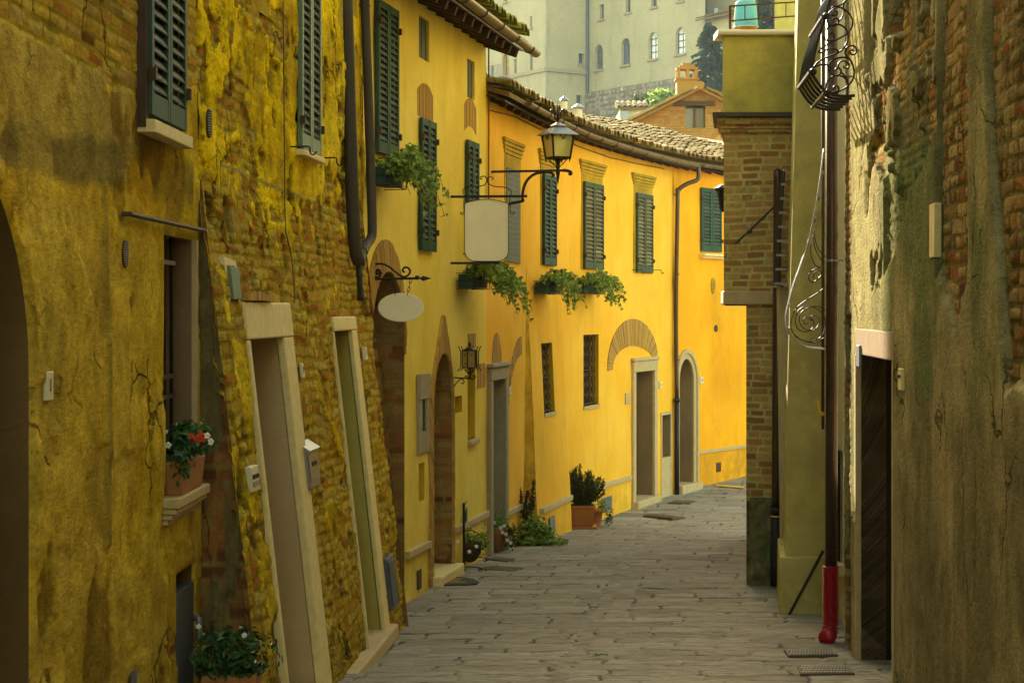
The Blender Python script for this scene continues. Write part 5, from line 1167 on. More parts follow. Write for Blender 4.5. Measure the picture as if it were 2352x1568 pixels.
# conifers
def conifer(base, h, w, name, label, n=90, seed=1, parts=True):
    rnd = random.Random(seed); t = thing(name, label, 'tree', tuple(base), group='dark conifers on the hill')
    mb = MB(); mb.tube([Vector(base), Vector(base)+Vector((0, 0, h*.5)), Vector(base)+Vector((.05, 0, h*.97))], [w*.05, w*.03, .02], 8); mb.build('trunk', M['dark_wood'], t)
    mb = MB()
    for i in range(n):
        f = (i/n)**.85; z = h*(.08+.9*f); L = w*(1-f)**.8*rnd.uniform(.6, 1.15)+.15; a = rnd.uniform(0, 2*PI); d = Vector((math.cos(a), math.sin(a), 0))
        pts = [Vector(base)+Vector((0, 0, z))+d*L*u+Vector((0, 0, -L*.32*u*u+.10*L*u)) for u in np.linspace(0, 1, 7)]
        mb.tube(pts, [max(.01, .05*(1-u)) for u in np.linspace(0, 1, 7)], 4, 0)
        for j in range(int(14+L*16)):
            u = rnd.uniform(.1, 1); q = Vector(base)+Vector((0, 0, z))+d*L*u+Vector((0, 0, -L*.32*u*u+.10*L*u)); sgn = rnd.choice((-1, 1)); sd = Vector((-d.y, d.x, 0))*sgn
            l = rnd.uniform(.35, .8)*(1.1-u*.5)*w*.22; e = q+(sd*.8+d*.5).normalized()*l+Vector((0, 0, -l*rnd.uniform(.3, 1.1)))
            wd = Vector((0, 0, l*.17))+d*l*.13; m_ = (q+e)/2
            mb.add([q, m_+wd, e, m_-wd], [(0, 1, 2, 3)], rnd.random())
    mb.build('crown', M['conifer_needles'], t); return t
p = P(1632, 300, 115); conifer((p.x, 115, p.z-1), P(0, 44, 115).z-p.z+1, 2.7, 'conifer', 'dark drooping conifer beside the brick gable, left of the terrace parapet', 190, 3)
p = P(1760, 200, 100); conifer((p.x, 100, p.z-4), P(0, -40, 100).z-p.z+4, 3.0, 'conifer', 'dark conifer seen through the terrace railing beside the turquoise tub', 260, 5)
# ================================================================== things in the street
KD = .5742
def cr(cx, cy, x0, y0, sc): return ((x0+cx/sc)*KD, (y0+cy/sc)*KD)
def trace(pts, x0, y0, sc, Y): return [P(*cr(a, b, x0, y0, sc), Y) for a, b in pts]
def smooth(pts, n=4):
    pts = [Vector(p) for p in pts]; out = []
    for i in range(len(pts)-1):
        p0 = pts[max(i-1, 0)]; p1 = pts[i]; p2 = pts[i+1]; p3 = pts[min(i+2, len(pts)-1)]
        for k in range(n):
            t = k/n; out.append(.5*((2*p1)+(p2-p0)*t+(2*p0-5*p1+4*p2-p3)*t*t+(3*p1-p0-3*p2+p3)*t**3))
    return out+[pts[-1]]
rg = random.Random(7)
def leafquad(mb, c, n, up, w, h, kind='oval', rnd=None):
    n = n.normalized(); u = (up-n*up.dot(n)); u = u.normalized() if u.length > 1e-4 else n.orthogonal().normalized(); s = n.cross(u)
    f = n*w*.18
    if kind == 'ivy': pr = [(0, -.5, 0), (.35, -.35, 1), (.5, .0, 1), (.22, .1, 0), (0, .6, 0), (-.22, .1, 0), (-.5, 0, 1), (-.35, -.35, 1)]
    else: pr = [(0, -.5, 0), (.3, -.2, 1), (.32, .15, 1), (0, .55, 0), (-.32, .15, 1), (-.3, -.2, 1)]
    vs = [c+s*a*w+u*b*h+f*k for a, b, k in pr]; m = len(vs)
    if kind == 'ivy': fs = [(0, 1, 2, 3), (0, 3, 4, 5), (0, 5, 6, 7)]
    else: fs = [(0, 1, 2, 3), (0, 3, 4, 5)]
    mb.add(vs, fs, rg.random() if rnd is None else rnd)
def rv(s=1.0): return Vector((rg.uniform(-s, s), rg.uniform(-s, s), rg.uniform(-s, s)))
def wtag(nm, s, z, label, cat, group=None, W=None, d=0.0): return thing(nm, label, cat, tuple((W or WL).pt(s, z, d)), group)

# ---- downpipes at the corner of the old house
t = thing('downpipe', 'thick dark vertical downpipe, left one of the pair at the corner of the ochre house', 'downpipe', tuple(P(822, 690, 17.25)), 'downpipes')
mb = MB(); pts = [P(790, -140, 17.0), P(795, 0, 17.0), P(803, 256, 17.0), P(810, 476, 17.0), P(817, 574, 17.02), P(822, 592, 17.05), P(824, 600, 17.08)]
mb.tube(smooth(pts, 3), .058, 12); mb.build('pipe', M['brown_pipe'], t, True)
mb = MB(); mb.tube([P(824, 590, 17.08), P(826, 640, 17.1), P(828, 688, 17.14)], [.03, .026, .024], 10); mb.tube([P(826, 628, 17.1), P(826, 634, 17.1)], .034, 10); mb.tube([P(828, 660, 17.13), P(828, 690, 17.14)], .030, 10); mb.build('lower_pipe', M['brown_pipe'], t, True)
t = thing('downpipe', 'dark downpipe with a crooked foot, right one of the pair on the ochre house', 'downpipe', tuple(P(828, 600, 17.7)), 'downpipes')
mb = MB(); mb.tube(smooth([P(834, -140, 17.9), P(838, 0, 17.9), P(846, 220, 17.88), P(853, 440, 17.85), P(855, 520, 17.8), P(853, 545, 17.75), P(842, 562, 17.6), P(831, 582, 17.4), P(827, 606, 17.25)], 3), .043, 12); mb.build('pipe', M['brown_pipe'], t, True)
mb = MB(); mb.tube([P(841, 561, 17.6), P(832, 580, 17.42)], .050, 12); mb.build('collar', M['brown_pipe'], t); mb = MB(); mb.tube([P(838, 12, 17.9), P(838, 16, 17.9)], .050, 12); mb.build('collar', M['brown_pipe'], t)
# golden house downpipe
s0 = F(1546, y=800)[0]
t = wtag('downpipe', s0, -3.3, 'brown downpipe between the golden house and the orange house', 'downpipe', 'downpipes')
g0 = WL.pt(sDD+.32, 2.51, .35)
mb = MB(); mb.tube(smooth([g0, g0+Vector((0, 0, -.22)), WL.pt(s0+.12, 2.20, .22), WL.pt(s0+.02, 2.08, .09), WL.pt(s0, 1.9, .085), WL.pt(s0, 0, .085-.03), WL.pt(s0, -1.6, .07)], 4), .038, 12); mb.build('pipe', M['copper_pipe'], t, True)
mb = MB(); mb.tube([WL.pt(s0, -1.55, .07), WL.pt(s0, -3.28, .07)], .044, 12); mb.tube([WL.pt(s0, -1.62, .07), WL.pt(s0, -1.56, .07)], .056, 12); mb.build('cast_foot', M['black_plastic'], t, True)
for z in (2.0, .6, -.9): mb = MB(); mb.tube([WL.pt(s0, z, .07), WL.pt(s0, z+.02, .07)], .048, 10); mb.build('collar', M['rust_iron'], t)
# right side pipes
t = thing('downpipe', 'tall brown copper downpipe ending in the red corrugated hose', 'downpipe', tuple(P(1910, 1300, 16.9)), 'downpipes')
mb = MB(); mb.tube([P(1911, -150, 16.9), P(1911, 600, 16.9), P(1909, 1302, 16.9)], .052, 20); mb.build('pipe', M['copper_pipe'], t, True)
mb = MB()
for y in (596, ): mb.tube([P(1911, y, 16.9), P(1911, y+5, 16.9)], .058, 16); mb.box(P(1924, y, 16.9).x, P(1936, y, 16.9).x, 16.88, 16.92, P(0, y+4, 16.9).z, P(0, y+1, 16.9).z)
mb.build('clamp', M['grey_metal'], t)
mb = MB(); q0, q1 = P(1908, 1299, 16.9), G(1908, 1462); zl = q1.z+.10; n = 62; pts = []; rs = []
path = [Vector((q0.x, 16.9, q0.z+(zl+.08-q0.z)*i/n)) for i in range(n+1)]
for k in range(1, 12): a = PI*.5*k/11; path.append(Vector((q0.x-.055*(1-math.cos(a)), 16.9-.09*(1-math.cos(a)), zl+.08-.12*math.sin(a))))
L = 0; prev = None; dense = []
for a, b in zip(path[:-1], path[1:]):
    for i in range(3): dense.append(a+(b-a)*i/3)
for i, p_ in enumerate(dense): rs.append(.063+.010*math.sin(i*2*PI/6.0))
mb.tube(dense, rs, 20); o = mb.build('red_hose', M['red_plastic'], None, True); tag(o, 'red corrugated plastic hose on the ground end of the copper downpipe', 'hose'); rebase(o)
t = thing('conduit', 'thin brown vertical conduit just left of the copper downpipe', 'pipe', tuple(P(1890, 1100, 18.2)))
mb = MB(); mb.tube([P(1889, -120, 18.3), P(1890, 600, 18.3), P(1890, 985, 18.3)], .014, 8); mb.build('pipe', M['copper_pipe'], t, True)
t = thing('gas_valve', 'small yellow gas valve lever beside the copper downpipe', 'valve', tuple(P(1884, 950, 18.2)))
mb = MB(); mb.tube([P(1878, 920, 18.2), P(1880, 932, 18.2), P(1883, 948, 18.2), P(1887, 953, 18.2)], .010, 8); mb.tube([P(1884, 948, 18.2), P(1892, 951, 18.25)], .018, 8)
m_simple('yellow_plastic', (.70, .48, .02), (.6, .42, .02), 6, .4, .05, .001); mb.build('lever', M['yellow_plastic'], t)
t = thing('downpipe', 'brown downpipe with a black foot against the brick house corner', 'downpipe', (gx(1786), 20.85, -2.95), 'downpipes')
mb = MB(); mb.tube(smooth([P(1788, 402, 20.95), P(1786, 396, 20.85), P(1786, 404, 20.8), P(1786, 460, 20.8), P(1783, 900, 20.8), P(1782, 1175, 20.8)], 3), .042, 14); mb.build('pipe', M['copper_pipe'], t, True)
mb = MB(); mb.tube([P(1782, 1165, 20.8), P(1780, 1345, 20.8)], .052, 14); mb.tube([P(1782, 1165, 20.8), P(1782, 1180, 20.8)], .060, 14); mb.build('cast_foot', M['black_plastic'], t, True)
mb = MB(); mb.tube([P(1782, 1183, 20.8), P(1782, 1186, 20.8)], .0605, 14, closed=False); mb.build('brass_ring', M['yellow_plastic'], t)
t = thing('iron_tie', 'dark diagonal iron tie rod across the brick corner', 'rod', tuple(P(1690, 560, 20.8)))
mb = MB(); mb.tube([P(1689, 559, 20.75), P(1722, 530, 20.8), P(1777, 476, 20.85)], .012, 6); mb.lathe(P(1722, 532, 20.8)-Vector((0, 0, .02)), [(.012, 0), (.028, .012), (.028, .028), (.012, .04)], 10); mb.build('rod', M['iron'], t)
t = thing('iron_rod', 'thin dark rod leaning against the plinth of the narrow house', 'rod', tuple(G(1812, 1411)))
mb = MB(); a = G(1812, 1412); mb.tube([a, P(1891, 1264, 18.75)], .014, 8); mb.build('rod', M['iron'], t)
t = thing('wall_lantern', 'small black lantern peeping from behind the brick house corner', 'lantern', tuple(P(1659, 490, 22.2)))
mb = MB(); c = P(1663, 487, 22.2); mb.lathe(c, [(.02, 0), (.045, .03), (.075, .22), (.10, .24), (.10, .27), (.05, .30), (.02, .31)], 8); mb.build('body', M['black_plastic'], t)
# grille seen edge-on on the narrow house
t = thing('window_grille', 'straight iron window grille seen edge-on left of the narrow house', 'grille', tuple(P(1795, 655, 20.2)), 'window grilles seen from the side')
for i in range(5):
    mb = MB(); Y = 19.7+.16*i; mb.tube([P(1802-i*1.2, 393, Y), P(1799-i*2, 440, Y), P(1793-i*2, 520, Y), P(1789-i*2, 600, Y), P(1788-i*2.2, 655, Y), P(1800, 657, Y)], .010, 5); mb.build('bar', M['iron'], t)
for k in range(9):
    y = 391+k*32.5; e = np.interp(k, [0, 3, 8], [1798, 1789, 1779]); mb = MB(); a, b = P(e+1, y, 19.65), P(1806, y, 19.65); mb.box(a.x, b.x, 19.64, 19.68, a.z-.012, a.z+.012); mb.build('crossbar', M['grey_metal'], t)

# ---- bellied wrought-iron grilles of the right-hand houses
UG = (3100, 0, 3.136)
t = thing('window_grille', 'large bellied wrought iron grille with scrolls at the upper right', 'grille', tuple(P(1965, 220, 15.6)), 'window grilles seen from the side')
prof = [(1010, -330), (860, -300), (760, -180), (690, 0), (610, 270), (520, 560), (480, 760), (462, 900), (500, 985), (570, 1085), (650, 1150), (760, 1195), (880, 1207), (1000, 1200)]
near = trace(prof, *UG, 15.4)
for i in range(6):
    Y = 15.4+i*.21; mb = MB(); mb.tube([Vector((v.x+.012*i*(i > 0), Y, v.z)) for v in smooth(near, 3)], .013, 6); mb.build('bar', M['iron'], t, True)
for (cx, cy) in ((630, 210), (470, 905), (655, 1165)):
    a = trace([(cx, cy)], *UG, 15.4)[0]; mb = MB(); mb.tube([a+Vector((-.02, -.03, 0)), a+Vector((.05, 1.1, 0))], .018, 6)
    mb.lathe(a-Vector((0, .03, .03)), [(.01, 0), (.03, .015), (.03, .04), (.01, .055)], 8); mb.build('crossbar', M['iron'], t)
scr = [[(675, 175), (730, 120), (800, 95), (880, 130), (950, 200), (975, 290), (950, 370), (880, 440), (780, 500), (660, 560), (580, 610), (545, 650), (575, 665), (640, 630), (720, 612), (780, 630), (790, 665), (760, 680)],
       [(900, 0), (850, 50), (790, 80), (740, 85), (710, 105)], [(870, 20), (860, 90), (865, 150), (840, 230), (800, 270)],
       [(700, 175), (730, 195), (775, 190), (780, 155), (745, 140), (735, 160)], [(650, 255), (680, 310), (740, 330), (790, 300), (800, 260), (770, 230), (735, 240), (738, 268)],
       [(635, 375), (680, 340), (750, 310), (830, 320), (890, 370), (915, 450), (900, 540), (850, 620), (780, 670), (680, 710), (590, 750), (520, 800), (490, 850)],
       [(610, 470), (650, 510), (710, 512), (745, 480), (735, 430), (695, 420), (680, 445)],
       [(985, 640), (960, 630), (940, 650), (960, 685), (1000, 680), (1022, 640), (1005, 590), (950, 575), (900, 600), (882, 660), (900, 710), (950, 760), (985, 850), (990, 950), (950, 1040), (860, 1120), (760, 1155), (690, 1162)],
       [(500, 850), (540, 825), (600, 812), (660, 820), (700, 850), (690, 880)], [(940, 745), (860, 722), (760, 740), (690, 790), (665, 850), (690, 910), (750, 950), (810, 935), (828, 890), (800, 858), (765, 865), (762, 885)],
       [(790, 860), (800, 800), (850, 765), (910, 785), (930, 830), (900, 862), (865, 850), (865, 825)], [(635, 1130), (645, 1050), (690, 985), (760, 950), (840, 960), (900, 1010), (920, 1090), (900, 1190)],
       [(825, 905), (870, 950), (915, 1020)], [(740, 1120), (740, 1090), (775, 1080), (800, 1110), (790, 1160), (750, 1185)]]
for q in scr:
    mb = MB(); mb.tube(smooth(trace(q, *UG, 15.42), 4), .0075, 6); mb.build('scroll', M['iron'], t, True)
mb = MB(); mb.tube([P(1942, 176, 15.42), P(1966, 176, 15.8)], .009, 6); mb.build('wall_tie', M['iron'], t)
LG = (3000, 500, 1.742)
t = thing('window_grille', 'slender bellied iron grille with spiral scrolls behind the copper downpipe', 'grille', tuple(P(1893, 805, 17.5)), 'window grilles seen from the side')
prof = [(515, 165), (492, 350), (468, 510), (440, 660), (408, 810), (358, 970), (308, 1110), (268, 1260), (254, 1340), (266, 1430), (305, 1490), (370, 1540), (430, 1556), (525, 1562)]
near = smooth(trace(prof, *LG, 17.35), 3)
for i in range(6):
    mb = MB(); mb.tube([v+Vector((.0185*i+.003*i*(v.z > .5), .15*i, 0)) for v in near], .006, 5); mb.build('bar', M['grey_metal'], t, True)
for (cx, cy) in ((505, 330), (482, 490), (455, 640), (415, 800), (368, 955), (315, 1108), (270, 1262), (272, 1423)):
    a = trace([(cx-8, cy)], *LG, 17.33)[0]; mb = MB(); d_ = Vector((.11, .80, 0)); mb.hexa([a+Vector((0, 0, -.012)), a+Vector((.02, 0, -.012)), a+d_+Vector((.02, 0, -.012)), a+d_+Vector((0, 0, -.012)), a+Vector((0, 0, .014)), a+Vector((.02, 0, .014)), a+d_+Vector((.02, 0, .014)), a+d_+Vector((0, 0, .014))]); mb.build('crossbar', M['grey_metal'], t)
for q in [[(525, 1130), (470, 1170), (400, 1215), (340, 1260), (300, 1320), (285, 1400), (310, 1460), (370, 1500), (440, 1505), (500, 1470), (525, 1400), (515, 1330), (470, 1280), (400, 1262), (340, 1290), (315, 1360), (335, 1420), (390, 1440), (440, 1410), (440, 1360), (410, 1340), (375, 1350), (380, 1385), (405, 1378)],
          [(525, 1290), (470, 1262), (400, 1275), (355, 1310), (345, 1370), (380, 1420), (440, 1430), (480, 1390), (480, 1345), (440, 1325), (412, 1350), (440, 1362)],
          [(420, 820), (425, 900), (450, 970), (480, 990), (520, 1000)], [(450, 730), (455, 800), (480, 870), (525, 920)], [(440, 770), (455, 860), (490, 930), (520, 965)],
          [(510, 995), (460, 1000), (415, 1030), (410, 1075), (440, 1095), (475, 1070), (500, 1040), (480, 1010), (450, 1030), (440, 1065)], [(520, 1480), (450, 1515), (370, 1500), (310, 1470)]]:
    mb = MB(); mb.tube(smooth(trace(q, *LG, 17.34), 4), .005, 5); mb.build('scroll', M['iron'], t, True)

# ---- hanging oval sign
OS = (1400, 950, 2.24); YO = 18.45
br = thing('sign_bracket', 'scrolled wrought iron sign bracket with an arrow tip holding the oval sign', 'bracket', tuple(P(850, 640, YO)))
mb = MB(); mb.tube(trace([(183, 370), (600, 366)], *OS, YO), .011, 8); mb.build('bar', M['iron'], br)
mb = MB(); mb.tube(smooth(trace([(255, 300), (240, 300), (235, 318), (262, 322), (280, 300), (255, 285), (225, 300), (205, 340), (240, 352), (275, 335), (262, 292), (228, 290), (240, 330)][0:1]+[(232, 305), (245, 325), (268, 318), (272, 298), (250, 288), (238, 296)], *OS, YO), 3), .011, 6)
mb.tube(smooth(trace([(235, 300), (262, 296), (278, 318), (262, 350), (225, 352), (194, 320), (190, 275), (225, 240), (290, 237), (350, 262), (410, 310), (465, 348), (510, 345), (538, 310), (525, 275), (490, 268), (472, 295), (492, 312)], *OS, YO), 4), .010, 8); mb.build('scroll', M['iron'], br, True)
mb = MB(); a, b, c, d = trace([(590, 366), (618, 366), (655, 343), (732, 366)], *OS, YO); mb.lathe(P(*cr(602, 380, *OS), YO), [(.004, 0), (.022, .01), (.026, .022), (.022, .034), (.004, .044)], 10)
e = trace([(618, 366), (655, 343), (732, 366), (655, 390)], *OS, YO); mb.prism([v+Vector((0, -.004, 0)) for v in e], (0, .008, 0)); mb.build('arrow_tip', M['iron'], br)
so = thing('hanging_sign', 'blank beige oval sign hanging on chains under the scrolled bracket', 'sign', tuple(P(920, 737, YO)))
c = P(*cr(455, 627, *OS), YO); rx, rz = 200/OS[2]*KD/FP*YO, 122/OS[2]*KD/FP*YO
mb = MB(); mb.prism([c+Vector((rx*math.cos(a), -.008, rz*math.sin(a))) for a in np.linspace(0, 2*PI, 41)[:-1]], (0, .016, 0)); mb.build('board', M['sign_face'], so, bevel=.003)
mb = MB(); mb.tube([c+Vector((rx*math.cos(a), 0, rz*math.sin(a))) for a in np.linspace(0, 2*PI, 41)[:-1]], .008, 6, closed=True); mb.build('rim', M['sign_face'], so, True)
for (p0, p1) in (((375, 372), (407, 522)), ((548, 368), (512, 522))):
    a, b = trace([p0, p1], *OS, YO); mb = MB(); n = 4
    for i in range(n):
        m_ = a+(b-a)*(i+.5)/n; dv = (b-a)/n*.62; w_ = Vector((.011, 0, 0)) if i % 2 == 0 else Vector((0, .011, 0))
        mb.tube([m_+dv*math.cos(u)+w_*math.sin(u) for u in np.linspace(0, 2*PI, 11)[:-1]], .0032, 5, closed=True)
    mb.build('chain', M['iron'], so)
# ---- square blank sign
SG = (1750, 600, 2.852); YS = 21.75
sq = thing('hanging_sign', 'large blank cream shield shaped sign in a thin dark frame on the yellow house', 'sign', tuple(P(1110, 605, YS)))
def shield(ins=0):
    L_, R__, T, A, B, r = 305+ins, 812-ins, 605+ins*.6, 558+ins, 1272-ins, 125-ins
    pts = [(L_, T)]+[(L_+(R__-L_)*i/12, T-(T-A)*math.sin(PI*i/12)) for i in range(1, 12)]+[(R__, T)]
    pts += [(R__-r+r*math.cos(a), B-r+r*math.sin(a)) for a in np.linspace(0, PI/2, 9)]+[(L_+r+r*math.cos(a), B-r+r*math.sin(a)) for a in np.linspace(PI/2, PI, 9)]
    return pts
mb = MB(); mb.prism(trace(shield(4), *SG, YS), (0, .07, 0)); mb.build('face', M['sign_face'], sq)
mb = MB(); q = trace(shield(0), *SG, YS); k = trace(shield(7), *SG, YS); n = len(q)
vs = [v+Vector((0, -.008, 0)) for v in q]+[v+Vector((0, -.008, 0)) for v in k]+[v+Vector((0, .085, 0)) for v in q]+[v+Vector((0, .02, 0)) for v in k]
fs = []
for i in range(n): j = (i+1) % n; fs += [(i, j, n+j, n+i), (i, 2*n+i, 2*n+j, j), (n+i, n+j, 3*n+j, 3*n+i)]
mb.add(vs, fs, .5); mb.build('frame', M['iron'], sq)
sb = thing('sign_bracket', 'long flat iron bars and a thin scroll carrying the cream shield sign', 'bracket', tuple(P(1035, 605, YS)))
def bar(p0, p1, h, tk=.016, y=0.0, mat=M['iron'], parent=sb, nm='bar', crp=SG, Y=YS):
    a, b = trace([p0, p1], *crp, Y); mb = MB(); hh = h/crp[2]*KD/FP*Y/2; mb.hexa([(a.x, Y-tk+y, a.z-hh), (b.x, Y-tk+y, b.z-hh), (b.x, Y+tk+y, b.z-hh), (a.x, Y+tk+y, a.z-hh), (a.x, Y-tk+y, a.z+hh), (b.x, Y-tk+y, b.z+hh), (b.x, Y+tk+y, b.z+hh), (a.x, Y+tk+y, a.z+hh)]); return mb.build(nm, mat, parent)
bar((148, 532), (1024, 526), 28, y=.03); bar((148, 1290), (715, 1286), 26, y=.03); bar((290, 1183), (330, 1183), 12, y=.05)
mb = MB()
mb.tube(smooth(trace([(300, 512), (290, 470), (315, 435), (380, 420), (470, 415), (530, 400), (562, 365), (565, 330), (540, 302), (500, 305), (488, 322), (502, 335), (515, 325)], *SG, YS+.02), 4), .0055, 6)
mb.tube(smooth(trace([(838, 512), (838, 470), (800, 435), (740, 422), (660, 418), (605, 400), (570, 365), (565, 330), (590, 308), (628, 312), (635, 330), (618, 338)], *SG, YS+.02), 4), .0055, 6)
mb.build('scroll', M['iron'], sb, True)
mb = MB(); mb.tube(smooth(trace([(305, 560), (300, 640), (303, 700), (290, 735), (265, 730), (265, 712), (282, 716)], *SG, YS+.02), 3), .005, 5); mb.build('side_scroll', M['iron'], sb, True); mb = MB(); mb.tube(smooth(trace([(825, 540), (828, 640), (832, 700), (850, 735), (874, 728), (872, 708), (855, 712)], *SG, YS+.02), 3), .005, 5); mb.build('side_scroll', M['iron'], sb, True)
# ---- big street lantern
YL = 24.1; u = FP/YL
lb = thing('lantern_bracket', 'long horizontal iron arm with a curved brace holding the big lantern', 'bracket', tuple(P(1125, 395, YL)))
bar((588, 250), (1440, 234), 26, parent=lb, nm='arm', Y=YL, tk=.012)
mb = MB(); mb.tube(smooth(trace([(1430, 232), (1480, 236), (1515, 250), (1524, 268), (1512, 276), (1504, 264)], *SG, YL), 4), .020, 8); mb.build('curled_end', M['iron'], lb, True)
mb = MB(); mb.tube(smooth(trace([(598, 690), (700, 650), (835, 610), (950, 588), (978, 575), (968, 540), (985, 430), (1020, 352), (1080, 292), (1150, 262), (1230, 252), (1290, 260), (1322, 280), (1318, 298), (1306, 292)], *SG, YL), 4), .018, 8); mb.build('brace', M['iron'], lb, True)
ln = thing('street_lantern', 'big square iron lantern with frosted glass and a spiked crown, over the street', 'lantern', tuple(P(1283, 425, YL)))
LT = (2100, 400, 3.92)
def LZ(cy): return (HY-(400+cy/3.92)*KD)/u
cL = P(*cr(517, 700, *LT), YL); px = KD/3.92/u
def sq4(r, z, yaw=R(25)): return [Vector((cL.x+r*px*math.cos(yaw+PI/4+PI/2*i), YL+r*px*math.sin(yaw+PI/4+PI/2*i), z)) for i in range(4)]
def frus(r0, z0, r1, z1): mb = MB(); mb.hexa(sq4(r0, z0)+sq4(r1, z1)); return mb
frus(196, LZ(915), 262, LZ(535)).build('glass', M['lamp_glass'], ln)
mb = MB(); a, b = sq4(202, LZ(912)), sq4(268, LZ(530))
for i in range(4):
    mb.tube([a[i]+(a[i]-b[i])*.18, a[i], b[i]], [.002, .013, .014], 6); mb.tube([a[i], a[(i+1) % 4]], .016, 6); mb.tube([b[i], b[(i+1) % 4]], .012, 6)
    for k in range(2):
        p0 = b[i]+(b[(i+1) % 4]-b[i])*(k/2); p1 = b[i]+(b[(i+1) % 4]-b[i])*((k+1)/2); mb.tube([p0+(p1-p0)*v+Vector((0, 0, -.075+.07*math.sin(PI*v))) for v in np.linspace(0, 1, 8)], .006, 5)
mb.build('frame', M['iron'], ln)
mb = MB(); mb.hexa(sq4(350, LZ(548))+sq4(118, LZ(420))); mb.hexa(sq4(150, LZ(408))+sq4(12, LZ(345))); mb.hexa(sq4(355, LZ(556))+sq4(352, LZ(549))); mb.build('roof', M['grey_metal'], ln)
mb = MB(); mb.tube([P(*cr(515, 345, *LT), YL), P(*cr(508, 200, *LT), YL), P(*cr(505, 8, *LT), YL)], [.02, .012, .002], 6)
for sg in (-1, 1):
    for dy in (-.02, .03): mb.tube(smooth([v+Vector((0, dy*abs(i-1), 0)) for i, v in enumerate(trace([(512, 320), (512+sg*40, 285), (512+sg*50, 220), (512+sg*62, 170), (512+sg*112, 152)], *LT, YL))], 3), [.010]*12+[.004], 6)
mb.build('finial', M['iron'], ln, True)
mb = MB(); mb.lathe((cL.x, YL, LZ(1085)), [(.02, 0), (.028, .02), (.022, .05), (.03, .09), (.038, .14)], 12)
for i in range(4): mb.tube(smooth([a[i]+(Vector((cL.x, YL, a[i].z))-a[i])*.15, a[i]+(Vector((cL.x, YL, a[i].z-.12))-a[i])*.75, Vector((cL.x, YL, LZ(1050)))], 3), .007, 5)
mb.tube([(cL.x, YL, LZ(1085)), (cL.x, YL, LZ(1130)), (cL.x, YL, LZ(1150)), (cL.x, YL, LZ(1335))], [.02, .028, .026, .002], 10); mb.build('spike', M['iron'], ln)
# ---- small wrought lantern
s0 = F(1042, y=868)[0]; YW = float(WL.pt(s0, -.75)[1])-.02
wl = thing('wall_lantern', 'small ornate wrought iron lantern with amber glass beside the second brick arch', 'lantern', tuple(P(1042, 880, YW)))
c = P(1078.5, 833, YW); k = KD/2.24/FP*YW
def hexr(r, z, n=6, y0=.3): return [Vector((c.x+r*k*math.cos(y0+2*PI*i/n), YW+r*k*math.sin(y0+2*PI*i/n), z)) for i in range(n)]
Z_ = lambda cy: (HY-(950+cy/2.24)*KD)*YW/FP
mb = MB(); a, b = hexr(66, Z_(1160)), hexr(66, Z_(1012)); mb.add(a+b, [(i, (i+1) % 6, 6+(i+1) % 6, 6+i) for i in range(6)]+[(5, 4, 3, 2, 1, 0), (6, 7, 8, 9, 10, 11)]); mb.build('glass', M['amber_glass'], wl)
mb = MB(); a, b = hexr(70, Z_(1162)), hexr(70, Z_(1010))
for i in range(6):
    mb.tube([a[i], b[i]], .006, 5); mb.tube([a[i], a[(i+1) % 6]], .006, 5); mb.tube([b[i], b[(i+1) % 6]], .006, 5)
    o_ = (a[i]-Vector((c.x, YW, a[i].z))).normalized(); mb.tube(smooth([b[i]+o_*.045+Vector((0, 0, .045)), b[i]+o_*.025+Vector((0, 0, .01)), b[i]+o_*.018+Vector((0, 0, -.03)), a[i]+o_*.018+Vector((0, 0, .03)), a[i]+o_*.025+Vector((0, 0, -.01)), a[i]+o_*.05+Vector((0, 0, -.04))], 3), .006, 5)
    mb.tube([a[i], Vector((c.x, YW, Z_(1230)))], .004, 5)
    for zc in (1050, 1130):
        m_ = (a[i]+a[(i+1) % 6])/2; tt = (a[(i+1) % 6]-a[i]).normalized(); oo = tt.cross(Vector((0, 0, 1))); mb.tube([Vector((m_.x, m_.y, Z_(zc)))+oo*.002+tt*.013*x_+Vector((0, 0, .014*y_)) for x_, y_ in ((0, -1), (.9, .1), (.7, .9), (0, .4), (-.7, .9), (-.9, .1))], .0025, 4, closed=True)
mb.build('frame', M['iron'], wl)
mb = MB(); r_ = hexr(82, Z_(1016)); top = Vector((c.x, YW, Z_(975))); mb.add(r_+[top], [(i, (i+1) % 6, 6) for i in range(6)]+[(5, 4, 3, 2, 1, 0)]); mb.lathe(top-Vector((0, 0, .005)), [(.008, 0), (.014, .012), (.02, .03), (.008, .055)], 6); mb.build('roof', M['iron'], wl)
mb = MB(); WLn = (1400, 950, 2.24)
mb.tube(trace([(928, 1254), (1075, 1262)], *WLn, YW), .008, 6); mb.tube([P(*cr(1078, 1265, *WLn), YW), P(*cr(1078, 1165, *WLn), YW)], .010, 6)
mb.tube(smooth(trace([(930, 1340), (960, 1295), (1000, 1265), (1022, 1285), (1012, 1310), (996, 1300)], *WLn, YW), 3), .006, 5); mb.tube(smooth(trace([(1078, 1262), (1105, 1268), (1125, 1245), (1105, 1235), (1095, 1250)], *WLn, YW), 3), .006, 5); mb.tube(smooth(trace([(1078, 1262), (1050, 1265), (1030, 1245), (1045, 1238), (1052, 1252)], *WLn, YW), 3), .006, 5)
mb.build('bracket', M['iron'], wl)

